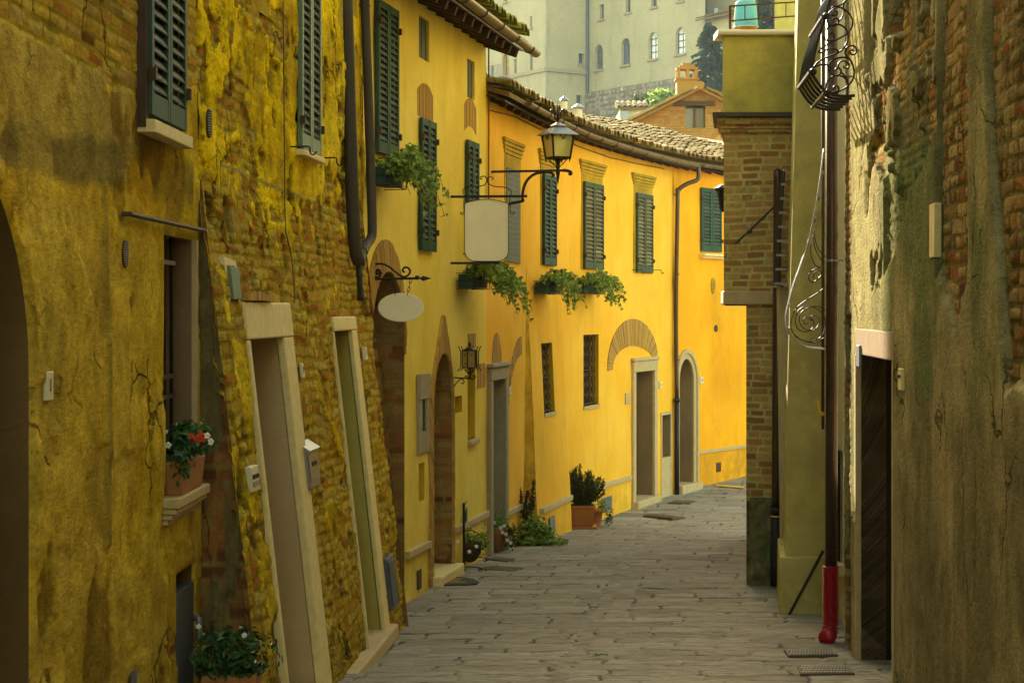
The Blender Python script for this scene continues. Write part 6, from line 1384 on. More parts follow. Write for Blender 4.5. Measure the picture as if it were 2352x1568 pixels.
# ---- ivy boxes under the windows
def ivy_box(s0, s1, z0, z1, name_label, n=900, out=.45, drop=.35, d1=.20, seed=1, right=.3, lift=.12, size=.05):
    global rg; rg = random.Random(seed)
    t = wtag('flower_box', (s0+s1)/2, z0, name_label, 'flower box', 'ivy boxes under the shutters', d=.1)
    mb = MB(); mb.wbox(WL, s0+.02, s1-.02, z0, z1, .03, d1, 2, 1); o = mb.build('planter', M['green_paint'], t, bevel=.006)
    mb = MB()
    for z in (z0-.012, (z0+z1)/2, z1+.01): mb.tube([WL.pt(s0, z, .01), WL.pt(s0, z, d1+.025), WL.pt(s1, z, d1+.025), WL.pt(s1, z, .01)], .005, 4)
    for i in range(9): q = s0+(s1-s0)*i/8; mb.tube([WL.pt(q, z0-.012, d1+.025), WL.pt(q, z1+.01, d1+.025)], .004, 4)
    for i in range(4):
        q = s0+(s1-s0)*(i+.5)/4; w_ = (s1-s0)/8; mb.tube([WL.pt(q+w_*math.cos(a), z1+.01+.07*math.sin(a), d1+.025) for a in np.linspace(0, PI, 7)], .004, 4)
    mb.build('rack', M['iron'], t)
    lf = MB(); st = MB()
    for k in range(int(n/18)):
        s = rg.uniform(s0, s1); p = WL.pt(s, z1+rg.uniform(-.02, .03), rg.uniform(.08, d1)); far = rg.random()**1.3
        v = Vector((0, 0, .008+lift*.55*rg.random()))+(WL.pt(s, 0, 1)-WL.pt(s, 0, 0))*rg.uniform(.01, .03)+(WL.pt(s+.1, 0, 0)-WL.pt(s, 0, 0))*rg.uniform(-.2, .35+right)
        outv = (WL.pt(s, 0, 1)-WL.pt(s, 0, 0)); L_ = .15+out*far; pts = [p]; m_ = 9
        for j in range(m_):
            f = j/m_; p = p+v*.8*(1-f)+outv*(L_/m_)*(1-f*.5)+Vector((0, 0, -drop*(.25+far)/m_*(.2+2.2*f)))+rv(.012); pts.append(p)
        st.tube(pts, [.003]*len(pts), 3)
        for j in range(26):
            f = rg.random()**1.3; i = int(f*(len(pts)-1)); c_ = pts[i]+(pts[i+1]-pts[i])*rg.random()+rv(.035); nn = (Vector((.2, -.7, .45))+rv(.75)); leafquad(lf, c_, nn, Vector((0, 0, -1))+rv(.5), size*rg.uniform(.6, 1.2), size*rg.uniform(.7, 1.25), 'ivy')
    lf.build('ivy', M['ivy_leaf'], t); st.build('stems', M['stem'], t)
ivy_box(F(862, y=400, d=.1)[0], F(903, y=420, d=.1)[0], 1.14, 1.30, 'green planter of trailing ivy under the tall shutters beside the downpipe', 1050, .34, .38, seed=3, size=.050)
ivy_box(F(1066, y=640, d=.1)[0], F(1100, y=650, d=.1)[0], .24, .39, 'green planter of thick trailing ivy under the cream shield sign', 1200, .42, .40, seed=5, size=.050)
ivy_box(F(1240, y=650, d=.1)[0], F(1272, y=660, d=.1)[0], .22, .37, 'smaller planter of ivy, left of the two side by side on the golden house', 520, .24, .36, seed=8, right=.25, size=.055)
ivy_box(F(1326, y=650, d=.1)[0], F(1378, y=660, d=.1)[0], .24, .40, 'wide planter of ivy, right of the two side by side on the golden house', 800, .24, .34, seed=11, right=.3, size=.055)
# ---- iron shutter hooks
for (x, y, lb_) in ((868, 364, 'iron hook on the wall above the ivy box beside the downpipe'), (925, 367, 'iron hook right of the tall blue-green shutters'), (658, 338, 'iron hook left of the pale green shutters on the ochre wall'), (724, 364, 'iron hook right of the pale green shutters on the ochre wall'),
                 (1238, 640, 'iron hook left below the narrow shutters behind the lantern'), (1262, 642, 'iron hook right below the narrow shutters behind the lantern'), (1452, 620, 'iron hook left below the third golden house shutters'), (1496, 621, 'iron hook right below the third golden house shutters')):
    s, z = F(x, y=y); t = wtag('wall_hook', s, z-.04, lb_, 'hook', 'iron hooks on the walls'); mb = MB()
    mb.tube(smooth([WL.pt(s, z, -.02), WL.pt(s+.02, z+.005, .08), WL.pt(s+.03, z+.004, .16), WL.pt(s+.03, z-.035, .165), WL.pt(s+.03, z-.055, .19), WL.pt(s+.03, z-.03, .215)], 3), .006, 5); mb.build('hook', M['iron'], t)

# ---- cables
def cable(lbl, pts, r=.006, sag=.0, nm='cable', W=WL, d=.02):
    mb = MB(); q = []
    for a, b in zip(pts[:-1], pts[1:]):
        for i in range(8): f = i/8; q.append(W.pt(a[0]+(b[0]-a[0])*f, a[1]+(b[1]-a[1])*f-sag*4*f*(1-f)+random.uniform(-.004, .004), d))
    q.append(W.pt(*pts[-1], d)); mb.tube(q, r, 5); o = mb.build(nm, M['stem'], None); rebase(o); tag(o, lbl, 'cable', 'cables on the walls')
cable('thin cable running under the eave from the yellow house to the lantern', [F(1119, y=253), F(1180, y=268), F(1239, y=298)], .008)
cable('twisted cable under the eave right of the lantern', [F(1300, y=325), F(1400, y=362), F(1523, y=388)], .008)
cable('vertical cable down the joint between the yellow and golden houses', [F(1118.5, y=100), F(1119, y=300), F(1118, y=400), F(1120, y=620)], .010)
cable('thin cable hanging down the ochre wall beside the pale green shutters', [F(634, y=5), F(636, y=200), F(638, y=459), F(640, y=532), F(652, y=582), F(659, y=642), F(660, y=695)], .005, d=.05)
# ---- vents, plates, boxes on the old house
def oval_vent(x, y, rs, rz, lb_, d=.02):
    s, z = F(x, y=y); t = wtag('air_vent', s, z-rz, lb_, 'vent', 'slatted vents in the ochre wall'); mb = MB(); mb.prism([WL.pt(s+rs*math.cos(a), z+rz*math.sin(a), d) for a in np.linspace(0, 2*PI, 21)[:-1]], (WL.pt(s, z, 1)-WL.pt(s, z, 0))*.012, rnd=.2); mb.build('plate', M['rust_iron'], t)
    mb = MB()
    for i in range(11):
        zz_ = z-rz*.86+rz*1.72*i/10; w_ = rs*math.sqrt(max(0.02, 1-((zz_-z)/rz)**2))*.88; mb.tube([WL.pt(s-w_, zz_, d+.012), WL.pt(s, zz_+.003, d+.020), WL.pt(s+w_, zz_, d+.012)], .0045, 4)
    mb.build('louvres', M['grey_metal'], t)
oval_vent(454, 284, .065, .085, 'round slatted vent right of the upper left shutters', .06); oval_vent(274, 583, .065, .065, 'round slatted vent below the iron rail'); oval_vent(292, 1562, .08, .055, 'round slatted vent low on the ochre wall at the bottom edge')
s0, z0 = F(277, y=492); s1, z1 = F(452, y=526)
t = wtag('iron_rail', s0, z0-.05, 'rusty iron curtain rail above the grilled window', 'rail'); mb = MB()
mb.tube([WL.pt(s0-.02, z0, 0), WL.pt(s0, z0, .045), WL.pt(s1, z1-.01, .05), WL.pt(s1+.01, z1-.01, 0)], .013, 6); mb.build('rail', M['rust_iron'], t)
def plate(W, x, y, w, h, txt, lb_, d=.0, th=.03, mat='ceramic', side=1, grp='house number plates'):
    s, z = (FB if x < 900 else W.find)(x, y=y); t = wtag('number_plate', s, z-h/2, lb_, 'house number', grp, W)
    mb = MB(); mb.wbox(W, s-w/2, s+w/2, z-h/2, z+h/2, d, d+th); mb.build('plate', M[mat], t, bevel=.003)
    if txt:
        cu = bpy.data.curves.new('number', 'FONT'); cu.body = txt; cu.size = h*.62; cu.align_x = 'CENTER'; cu.align_y = 'CENTER'; cu.extrude = .001; cu.offset = .0015
        tmp = bpy.data.objects.new('tmp', cu); C.objects.link(tmp); bpy.context.view_layer.update()
        me = bpy.data.meshes.new_from_object(tmp.evaluated_get(bpy.context.evaluated_depsgraph_get())); bpy.data.objects.remove(tmp); me.materials.clear(); me.materials.append(M['slate_blue_metal'])
        o = bpy.data.objects.new('number', me); C.objects.link(o); o.parent = t
        c_ = W.pt(s, z, d+th+.0015); tt = (W.pt(s+.05, z, 0)-W.pt(s-.05, z, 0)).normalized()*side; up = Vector((0, 0, 1)); nn = tt.cross(up)
        o.matrix_local = Matrix.Translation(c_-Vector(ORG[t.name])) @ Matrix((tt, up, nn)).transposed().to_4x4()
plate(WL, 95, 886, .10, .115, '1', 'cream ceramic number plate beside the dark garage arch', .012, .025)
plate(WL, 829, 811, .10, .11, '5', 'small cream number plate right of the second stone door frame', .02, .03)
plate(WL, 684, 850, .07, .10, '3', 'cream number plate half hidden behind the first stone door frame', .02, .02)
plate(WL, 1167.5, 897, .10, .085, '7', 'cream number plate right of the grey stone door frame')
plate(WL, 1515, 884, .11, .115, '9', 'yellow number plate right of the golden house doorway')
plate(WL, 1608, 873, .12, .115, '13', 'white number plate beside the arched stone doorway', .0, .04)
# marble name plate beside door 4
s, z = F(1440, y=915); t = wtag('name_plate', s, z-.1, 'small square stone plaque left of the golden house doorway', 'plaque'); mb = MB(); mb.wbox(WL, s-.13, s+.13, z-.09, z+.09, 0, .02); mb.build('plaque', M['plinth_stone'], t, bevel=.004)
s, z = F(1637, y=655); t = wtag('relief_plaque', s, z-.14, 'small oval relief plaque on the orange wall', 'plaque'); mb = MB(); mb.prism([WL.pt(s+.085*math.cos(a), z+.14*math.sin(a)-(.02 if math.sin(a) < -.9 else 0), 0) for a in np.linspace(0, 2*PI, 17)[:-1]], (WL.pt(s, z, 1)-WL.pt(s, z, 0))*.015); mb.tube([WL.pt(s+.06*math.cos(a), z+.11*math.sin(a), .016) for a in np.linspace(0, 2*PI, 17)[:-1]], .006, 4, closed=True); mb.tube([WL.pt(s, z-.08, .016), WL.pt(s, z+.08, .016)], .008, 4); mb.build('plaque', M['ochre_surround'], t)
s, z = F(1644, y=754); t = wtag('air_vent', s, z-.07, 'round dark vent hole in the orange wall', 'vent'); mb = MB(); mb.prism([WL.pt(s+.065*math.cos(a), z+.065*math.sin(a), .001) for a in np.linspace(0, 2*PI, 21)[:-1]], (WL.pt(s, z, 1)-WL.pt(s, z, 0))*.012); mb.build('plate', M['rust_iron'], t)
# stone notice niche beside the second arch
s0, z0 = F(956, y=1040); s1, z1 = F(979, y=858)
t = wtag('stone_niche', s0, z0, 'worn grey stone surround with a dark slot left of the second brick arch', 'stone surround'); mb = MB()
z1 = F(967, y=858)[1]; z0 = F(967, y=1040)[1]; m0 = F(963, y=950)[0]; m1 = F(973, y=950)[0]; zm = z1-.30
mb.wbox(WL, s0, s1, z1-.26, z1, 0, .05); mb.wbox(WL, s0, m0, z0, z1-.261, 0, .035); mb.wbox(WL, m1, s1, z0, z1-.261, 0, .035); mb.wbox(WL, m0+.001, m1-.001, z0, z0+.22, 0, .03); mb.build('surround', M['grey_stone'], t, bevel=.008)
mb = MB(); mb.wbox(WL, m0+.001, m1-.001, z0+.221, z1-.262, 0, .012); mb.build('slot', M['iron'], t)
# cabinet on the buttress, intercom, mailbox, meter hatch
s0 = F(527, y=640, d=.03)[0]; s1 = F(546, y=640, d=.03)[0]
t = wtag('electric_box', s0, -.1, 'narrow grey-green electric box set in pale plaster on the ochre wall', 'electric box'); mb = MB(); mb.wbox(WL, s0, s1, F(536, y=688)[1], F(536, y=614)[1], .01, .045); mb.build('door', M['pale_green_paint'], t, bevel=.005)
mb = MB(); a, b = F(536, y=700)[1], F(536, y=600)[1]; band(mb, WL, [(s0, a+.03), (s0, b-.03), (s1, b-.03), (s1, a+.03)], [(s0-.05, a), (s0-.04, b+.02), (s1+.05, b), (s1+.04, a-.02)], -.02, .022); mb.build('plaster_edge', M['travertine'], t)
def wallbox(nm, x0, x1, y0, y1, d, lb_, cat, mat, bev=.006, part='case', W=WL, dd=0.0):
    fd = FB if W is WL else W.find; s0 = fd(x0, y=(y0+y1)/2, d=d)[0]; s1 = fd(x1, y=(y0+y1)/2, d=d)[0]; s0, s1 = min(s0, s1), max(s0, s1)
    if nm == 'meter_hatch': s0 = max(s0, j2b+.03); s1 = max(s1, s0+.42)
    xm = (x0+x1)/2; a = fd(xm, y=y1, d=d)[1]; b = fd(xm, y=y0, d=d)[1]
    t = wtag(nm, (s0+s1)/2, a, lb_, cat, None, W); mb = MB(); mb.wbox(W, s0, s1, a, b, dd, d); mb.build(part, M[mat], t, bevel=bev); return t, s0, s1, a, b
t, s0, s1, a, b = wallbox('intercom', 578, 596, 1068, 1128, .045, 'pale grey intercom on the brick left of the first stone door frame', 'intercom', 'ceramic')
mb = MB(); mb.wbox(WL, s0+.02, s1-.02, a+.03, a+.06, .0455, .051); mb.build('button', M['grey_metal'], t); mb = MB(); mb.wbox(WL, s0+.03, s1-.02, (a+b)/2, (a+b)/2+.025, .0455, .049); mb.build('lens', M['black'], t)
t, s0, s1, a, b = wallbox('letterbox', 709, 733, 1030, 1120, .06, 'grey metal letterbox on the brick right of the first stone door frame', 'letterbox', 'grey_metal')
mb = MB(); mb.hexa([WL.pt(s0-.01, b, 0), WL.pt(s1+.01, b, 0), WL.pt(s1+.01, b-.005, .08), WL.pt(s0-.01, b-.005, .08), WL.pt(s0-.01, b+.06, 0), WL.pt(s1+.01, b+.06, 0), WL.pt(s1+.01, b+.005, .085), WL.pt(s0-.01, b+.005, .085)]); mb.build('lid', M['grey_metal'], t)
mb = MB(); mb.wbox(WL, s0+.02, s1-.02, a+.05, b-.03, .0605, .066); mb.build('door', M['grey_metal'], t, bevel=.003); mb = MB(); mb.wbox(WL, s0+.10, s1-.10, b-.11, b-.08, .0665, .068); mb.build('slot', M['black'], t)
t, s0, s1, a, b = wallbox('meter_hatch', 868, 897, 1290, 1425, .060, 'blue-grey metal meter hatch low on the bricks beside the second stone door frame', 'meter hatch', 'slate_blue_metal', dd=-.02)
mb = MB(); mb.wbox(WL, s0+.03, s1-.03, a+.03, b-.03, .0605, .067); mb.build('door', M['slate_blue_metal'], t, bevel=.004)
# right wall: plate, intercom, number plate
t, s0, s1, a, b = wallbox('junction_box', 2146, 2134, 468, 592, .042, 'tall narrow beige metal plate high on the right-hand grey wall', 'junction box', 'travertine', W=WR, dd=.0)
t, s0, s1, a, b = wallbox('intercom', 2070, 2062, 846, 896, .06, 'beige intercom box beside the dark doorway on the right', 'intercom', 'travertine', W=WR, dd=.0)
mb = MB(); mb.wbox(WR, s0+.03, s1-.03, a+.10, b-.06, .061, .064); mb.build('display', M['black'], t)
t, s0, s1, a, b = wallbox('metal_sign', 1973, 1966, 792, 842, .06, 'thin metal sign seen edge-on beside the dark doorway on the right', 'sign', 'grey_metal', W=WR, dd=.04)

# ---- terrace railing and tub
t = thing('terrace_railing', 'thin grey iron railing along the terrace parapet', 'railing', tuple(P(1677, 70, 21.1)))
Yr = 21.05
for (a, b, r_) in (((1677, 68), (1677, 14), .014), ): mb = MB(); mb.tube([P(*a, Yr), P(*b, Yr)], r_, 6); mb.build('post', M['rust_iron'], t)
for (a, b) in (((1676, 14.7), (1900, 1)), ((1676, 48.5), (1900, 32))): mb = MB(); mb.tube([P(*a, Yr), P(*b, Yr)], .008, 6); mb.tube([P(*a, Yr), P(a[0]+24, a[1]+6, Yr+3)], .008, 6); mb.build('rail', M['rust_iron'], t)
for x in (1711, 1742.6, 1773.5, 1805, 1836):
    f = (x-1676)/224; mb = MB(); mb.tube([P(x, 14.7-13.7*f, Yr), P(x, 48.5-16.5*f, Yr)], .006, 5); mb.build('baluster', M['rust_iron'], t)
YT = 21.28; a, b = P(1685, 62, YT), P(1741, 62, YT); c = (a+b)/2; r0 = (b.x-a.x)/2; zt = P(0, 4, YT).z; zb = P(0, 63, YT).z
t = thing('planter_tub', 'turquoise ribbed plastic tub turned upside down on the terrace parapet', 'tub', (c.x, YT, zb-.03))
mb = MB(); seg = 48; rr = lambda k, r: r*(1+.022*(k % 2)); prof = [(1.02, 0), (1.0, .02), (.97, .06), (.86, .80), (.82, .93), (.76, .98), (.70, 1.0)]
vs = []; H_ = zt-zb
for (f, h) in prof:
    for k in range(seg): q = 2*PI*k/seg; rad = r0*f*(1+(.02 if k % 2 else 0)*(h < .9)); vs.append((c.x+rad*math.cos(q), YT+rad*math.sin(q), zb+H_*h))
fs = [(i*seg+k, i*seg+(k+1) % seg, (i+1)*seg+(k+1) % seg, (i+1)*seg+k) for i in range(len(prof)-1) for k in range(seg)]+[tuple((len(prof)-1)*seg+k for k in range(seg))]
mb.add(vs, fs, .5); mb.build('tub', M['teal_plastic'], t)
mb = MB(); mb.lathe((c.x, YT, zb-.035), [(r0*.92, 0), (r0*.98, .034)], 24); mb.build('saucer', M['terracotta'], t)
# ---- roof vents
for (x, y, Y, r_, h_, lb_) in ((1328, 268, 31.5, .065, .16, 'round metal chimney vent with a conical hat on the mossy roof'), (1296, 246, 31.5, .05, .12, 'small slatted vent pipe on the mossy roof behind the lantern crown')):
    c = P(x, y, Y); t = thing('roof_vent', lb_, 'chimney vent', tuple(c), 'vents on the roof'); mb = MB(); mb.lathe(c, [(r_, -.1), (r_, h_*.7)], 12); mb.build('pipe', M['white_plaster'], t)
    mb = MB(); mb.lathe(c+Vector((0, 0, h_*.85)), [(r_*1.6, 0), (r_*1.55, .01), (.01, .07)], 12); mb.build('hat', M['grey_metal'], t)

# ---- potted plants
def pot_rect(t, c, w, d_, h, yaw=0, nm='pot', mat='terracotta', taper=.82):
    mb = MB(); cs, sn = math.cos(yaw), math.sin(yaw)
    def rg4(w_, d2, z): return [Vector((c[0]+x*cs-y*sn, c[1]+x*sn+y*cs, c[2]+z)) for x, y in ((-w_, -d2), (w_, -d2), (w_, d2), (-w_, d2))]
    mb.hexa(rg4(w/2*taper, d_/2*taper, 0)+rg4(w/2*.97, d_/2*.97, h*.86)); mb.hexa(rg4(w/2*1.03, d_/2*1.03, h*.86+.001)+rg4(w/2*1.03, d_/2*1.03, h)); mb.build(nm, M[mat], t, bevel=.008)
    mb = MB(); mb.hexa(rg4(w/2*.9, d_/2*.9, h+.001)+rg4(w/2*.9, d_/2*.9, h+.012)); mb.build('soil', M['soil'], t)
def foliage(t, c, rx_, ry_, rz_, n, mat, size, kind='oval', nm='foliage', shell=.6, flat=0.0, up=.3):
    mb = MB(); c = Vector(c)
    for i in range(n):
        v = rv(1.0); v = v.normalized()*(shell+(1-shell)*rg.random()) if v.length > .05 else Vector((0, 0, 1)); 
        if v.z < flat: v.z = flat+abs(v.z-flat)*.3
        w_ = .85+.3*vn(np.array(v.x*2+i % 1), np.array(v.z*2+v.y*2), 5); p = c+Vector((v.x*rx_, v.y*ry_, v.z*rz_))*float(w_); leafquad(mb, p, v+rv(.8)+Vector((0, 0, up)), rv(1)+Vector((0, 0, -.4)), size*rg.uniform(.6, 1.1), size*rg.uniform(.9, 1.5), kind)
    return mb.build(nm, mat, t)
def flower(t, c, r_, mat, n=5, nm='flower', dirv=Vector((.3, -1, .3))):
    mb = MB(); d0 = (dirv+rv(.4)).normalized(); a = d0.orthogonal().normalized(); b = d0.cross(a)
    for i in range(n):
        q = 2*PI*i/n; e = a*math.cos(q)+b*math.sin(q); leafquad(mb, Vector(c)+e*r_*.55, d0+e*.25, e, r_*1.3, r_*1.0)
    mb.build(nm, mat, t)
rg = random.Random(21)
# window sill box
zt = win1[0][1]; s0, s1 = F(420, y=1130, d=.10)[0], F(470, y=1110, d=.10)[0]
t = wtag('flower_box', (s0+s1)/2, zt, 'terracotta box of red and white flowers on the grilled window sill', 'flower box'); mb = MB(); hb = .17
mb.hexa([WL.pt(s0+.02, zt, .0), WL.pt(s1-.03, zt, 0), WL.pt(s1-.03, zt, .09), WL.pt(s0+.02, zt, .09), WL.pt(s0, zt+hb, -.01), WL.pt(s1, zt+hb, -.01), WL.pt(s1, zt+hb, .105), WL.pt(s0, zt+hb, .105)]); mb.build('pot', M['terracotta'], t, bevel=.006)
c = WL.pt((s0+s1)/2-.02, zt+hb+.10, .07); foliage(t, c, .14, .34, .12, 330, M['dark_leaf'], .045, shell=.3, flat=-.6)
c2 = WL.pt(s0+.02, zt+hb-.01, .09); foliage(t, c2, .06, .12, .10, 110, M['dark_leaf'], .032, shell=.3, nm='trailing_foliage', flat=-1)
for (x, y, m_) in ((440, 1002, 'red_petal'), (461, 997, 'red_petal'), (466, 1008, 'red_petal'), (476, 1000, 'white_petal'), (484, 1014, 'white_petal'), (386, 1022, 'white_petal'), (452, 1010, 'red_petal')):
    flower(t, P(x, y, 10.55), .019, M[m_])
# planter at the bottom left
t = thing('potted_plant', 'dark green leafy bush with white flowers in a terracotta planter, bottom left', 'potted plant', (-1.60, 11.15, gz(11.15)-.0))
pot_rect(t, (-1.57, 11.15, gz(11.15)), .30, .24, .47, 0)
foliage(t, (-1.56, 11.12, -1.93), .25, .17, .17, 700, M['dark_leaf'], .040, shell=.35, flat=-.6)
for (x, y) in ((456, 1438), (561, 1458)): flower(t, P(x, y, 10.95), .016, M['white_petal'])
# elbow pipe beside it
t = thing('pipe_elbow', 'grey metal pipe elbow coming out of the wall above the bottom left planter', 'pipe', tuple(P(448, 1425, 11.3)))
mb = MB(); mb.tube(smooth([P(440, 1420, 11.35), P(450, 1418, 11.3), P(457, 1422, 11.28), P(458, 1436, 11.28), P(458, 1470, 11.28)], 3), .018, 8); mb.build('pipe', M['grey_metal'], t, True)
# basket stand
b0 = G(1066, 1313); k = FP/b0.y
t = thing('plant_stand', 'black iron stand with a round dark basket of trailing plants by the yellow wall', 'plant stand', tuple(b0))
for (x, yb, yt) in ((1066, 1313, 1159), (1079, 1290, 1155)):
    g_ = G(x, yb); mb = MB(); mb.tube([g_, Vector((g_.x-.004, g_.y, (HY-yt)/FP*g_.y))], .014, 8); mb.lathe((g_.x-.004, g_.y, (HY-yt)/FP*g_.y-.01), [(.01, 0), (.022, .015), (.01, .035)], 8); mb.build('post', M['iron'], t)
g1, g2 = G(1066, 1313), G(1079, 1290); zt1, zt2 = (HY-1162)/FP*g1.y, (HY-1158)/FP*g2.y
mb = MB(); p0 = Vector((g1.x, g1.y, zt1)); p1 = Vector((g2.x, g2.y, zt2)); mb.tube([p0+(p1-p0)*v+Vector((0, 0, .05*math.sin(PI*v))) for v in np.linspace(0, 1, 8)], .006, 5)
mb.prism([(p0+p1)/2+(p1-p0)*.3*math.cos(a)+Vector((0, 0, -.14+.12*math.sin(a))) for a in np.linspace(0, 2*PI, 13)[:-1]], (.006, 0, 0)); mb.build('crest', M['iron'], t)
mb = MB()
for g_ in (g1, g2):
    z = g_.z+.03; mb.tube(smooth([Vector((g_.x-.16, g_.y, z+.02)), Vector((g_.x-.17, g_.y, z-.02)), Vector((g_.x-.14, g_.y, z)), Vector((g_.x-.1, g_.y, z+.03)), Vector((g_.x+.12, g_.y, z+.025)), Vector((g_.x+.19, g_.y, z+.01)), Vector((g_.x+.185, g_.y, z-.025)), Vector((g_.x+.155, g_.y, z-.005))], 3), .006, 5)
mb.build('feet', M['iron'], t)
bc = Vector((P(1079, 0, (g1.y+g2.y)/2-.1).x, (g1.y+g2.y)/2-.1, (HY-1300)/FP*22.2)); mb = MB(); mb.lathe(bc-Vector((0, 0, .0)), [(.03, 0), (.07, .02), (.12, .09), (.135, .18), (.14, .225), (.125, .225), (.10, .19)], 20); mb.build('basket', M['dark_wood'], t, True)
mb = MB(); mb.tube([bc+Vector((.14*math.cos(a), 0, .22+.14*math.sin(a))) for a in np.linspace(0, PI, 11)], .005, 5); mb.build('basket_handle', M['iron'], t)
foliage(t, bc+Vector((.02, 0, .26)), .14, .12, .09, 260, M['ivy_leaf'], .028, shell=.3, flat=-.4); foliage(t, bc+Vector((.16, -.02, .24)), .08, .1, .18, 170, M['ivy_leaf'], .028, shell=.3, nm='trailing_foliage', flat=-1)
foliage(t, bc+Vector((-.02, 0, .36)), .14, .1, .10, 60, M['ivy_leaf'], .022, shell=.1, nm='upper_foliage', flat=-1)
for (x, y) in ((1078, 1266), (1052, 1243), (1094, 1254)): flower(t, P(x, y, 21.6), .022, M['white_petal'])
# door mat
c = G(1047, 1337); t = thing('door_mat', 'dark rubber half-round mat on the paving before the second brick arch', 'door mat', tuple(c))
q = [G(x, y) for x, y in ((996, 1345), (1014, 1331), (1026, 1327), (1062, 1328), (1088, 1333), (1101, 1339), (1096, 1343), (1074, 1346), (1030, 1347))]; q = [Vector((v.x, v.y, gz(v.y)+.006)) for v in q]
mb = MB(); mb.prism(q, (0, 0, .016)); mb.build('mat', M['rubber'], t, bevel=.004); mb = MB()
for (x0, x1, y) in ((1016, 1062, 1334), (1012, 1056, 1338), (1024, 1070, 1341)): a, b = G(x0, y), G(x1, y); mb.hexa([(a.x, a.y-.03, a.z+.0225), (b.x, b.y-.03, b.z+.0225), (b.x, b.y+.03, b.z+.0225), (a.x, a.y+.03, a.z+.0225), (a.x, a.y-.03, a.z+.025), (b.x, b.y-.03, b.z+.025), (b.x, b.y+.03, b.z+.025), (a.x, a.y+.03, a.z+.025)])
mb.build('mat_pattern', M['ochre_surround'], t)['kind'] = 'stuff'
# white flower pot, ivy heap, red-stemmed plant
c = Vector((P(1141, 0, 24.55).x, 24.55, gz(24.55))); t = thing('potted_plant', 'terracotta pot of white flowers in front of the grey stone doorway', 'potted plant', tuple(c)); c = Vector((P(1141, 0, 24.55).x, 24.55, gz(24.55)+.01))
mb = MB(); mb.lathe(c, [(.085, 0), (.11, .22), (.125, .23), (.125, .28), (.10, .28)], 18); mb.build('pot', M['terracotta'], t, True)
foliage(t, c+Vector((.03, -.02, .34)), .17, .15, .13, 420, M['ivy_leaf'], .030, shell=.3, flat=-.5); foliage(t, c+Vector((.17, -.05, .18)), .10, .1, .20, 320, M['bush_leaf'], .030, shell=.3, nm='trailing_foliage', flat=-1)
for (x, y) in ((1136, 1200), (1158, 1207), (1154, 1222), (1162, 1226), (1166, 1240), (1173, 1258-12), (1150, 1212)): flower(t, P(x, y, c.y-.16), .026, M['white_petal'])
mb = MB()
for (dx, h) in ((.0, .30), (.06, .38), (.1, .33)): 
    b_ = c+Vector((dx-.03, 0, .42)); e = b_+Vector((.05+dx*.3, 0, h*.55)); mb.tube([b_, (b_+e)/2+Vector((.01, 0, 0)), e], .003, 4)
mb.build('stems', M['stem'], t)
c = G(1228, 1252); c = Vector((c.x, c.y+.12, gz(c.y))); t = thing('ivy_heap', 'low mound of green ivy spreading on the paving beside the golden wall', 'ivy', tuple(c))
foliage(t, c+Vector((-.02, 0, .02)), .30, .28, .36, 1500, M['ivy_leaf'], .052, 'ivy', shell=.55, flat=.0, nm='ivy'); 
mb = MB()
for i in range(260): x_ = rg.uniform(-.4, .42); p_ = c+Vector((x_, rg.uniform(-.30, -.05), .02+rg.random()*.06)); leafquad(mb, p_, Vector((0, -.4, 1))+rv(.5), rv(1), .05, .055, 'ivy')
mb.build('runners', M['ivy_leaf'], t)
c = Vector((P(1208, 0, c.y+.05).x, c.y+.06, c.z)); t = thing('flowering_plant', 'upright plant with dark red flower spikes rising from the ivy mound', 'plant', tuple(c))
mb = MB(); lf = MB(); rf = MB()
for (dx, x1, y1) in ((-.02, 1191, 1112), (.03, 1226, 1106), (.0, 1212, 1130), (.03, 1222, 1140), (-.03, 1196, 1135)):
    b_ = c+Vector((dx, 0, .3)); e = P(x1, y1, c.y); q = smooth([b_, b_+(e-b_)*.5+Vector((dx*.5, 0, .02)), e], 5)
    mb.tube(q, .006, 5)
    for j, v in enumerate(q[1:]):
        for i in range(8):
            f = j/len(q); (rf if (f > .6 and rg.random() < .6) else lf).v is None
            leafquad(rf if (f > .62 and rg.random() < .7) else lf, v+rv(.045*(1.15-f)), rv(1)+Vector((0, -1, .3)), rv(1), .032, .045)
q = smooth([P(1191, 1112, c.y), P(1184, 1106, c.y), P(1180, 1118, c.y), P(1179, 1128, c.y)], 3)
for v in q:
    for i in range(7): leafquad(rf, v+rv(.012), rv(1), rv(1), .018, .02)
mb.build('stems', M['maroon_leaf'], t); lf.build('leaves', M['bush_leaf'], t); rf.build('flower_spikes', M['maroon_leaf'], t)
# big terracotta planter and small pot by the step in the wall
c = Vector((P(1339, 0, 29.25).x, 29.25, gz(29.25)+.02)); t = thing('potted_plant', 'large square terracotta planter with a twiggy dark bush against the golden wall', 'potted plant', tuple(c))
pot_rect(t, c+Vector((-.01, 0, .03)), .37, .34, .30, 0); mb = MB(); mb.box(c.x-.20, c.x+.20, c.y-.19, c.y+.19, c.z-.02, c.z+.028); mb.build('saucer', M['terracotta'], t, bevel=.006)
st = MB(); lf = MB()
for i in range(95):
    a = rg.uniform(-1, 1); e = c+Vector((.02+a*.30, rg.uniform(-.16, .12), .33+.62*(1-.35*abs(a-(-.2)))*rg.uniform(.45, 1.0))); b_ = c+Vector((a*.06, 0, .32)); q = smooth([b_, b_+(e-b_)*.5+Vector((a*.05, 0, .02)), e], 6); st.tube(q, .004, 3)
    for j, v in enumerate(q[2:]):
        for _ in range(7): leafquad(lf, v+rv(.018), rv(1)+Vector((0, -.6, .2)), (e-b_).normalized()+rv(.5), .016, .032)
st.build('stems', M['stem'], t); lf.build('foliage', M['bush_leaf'], t)
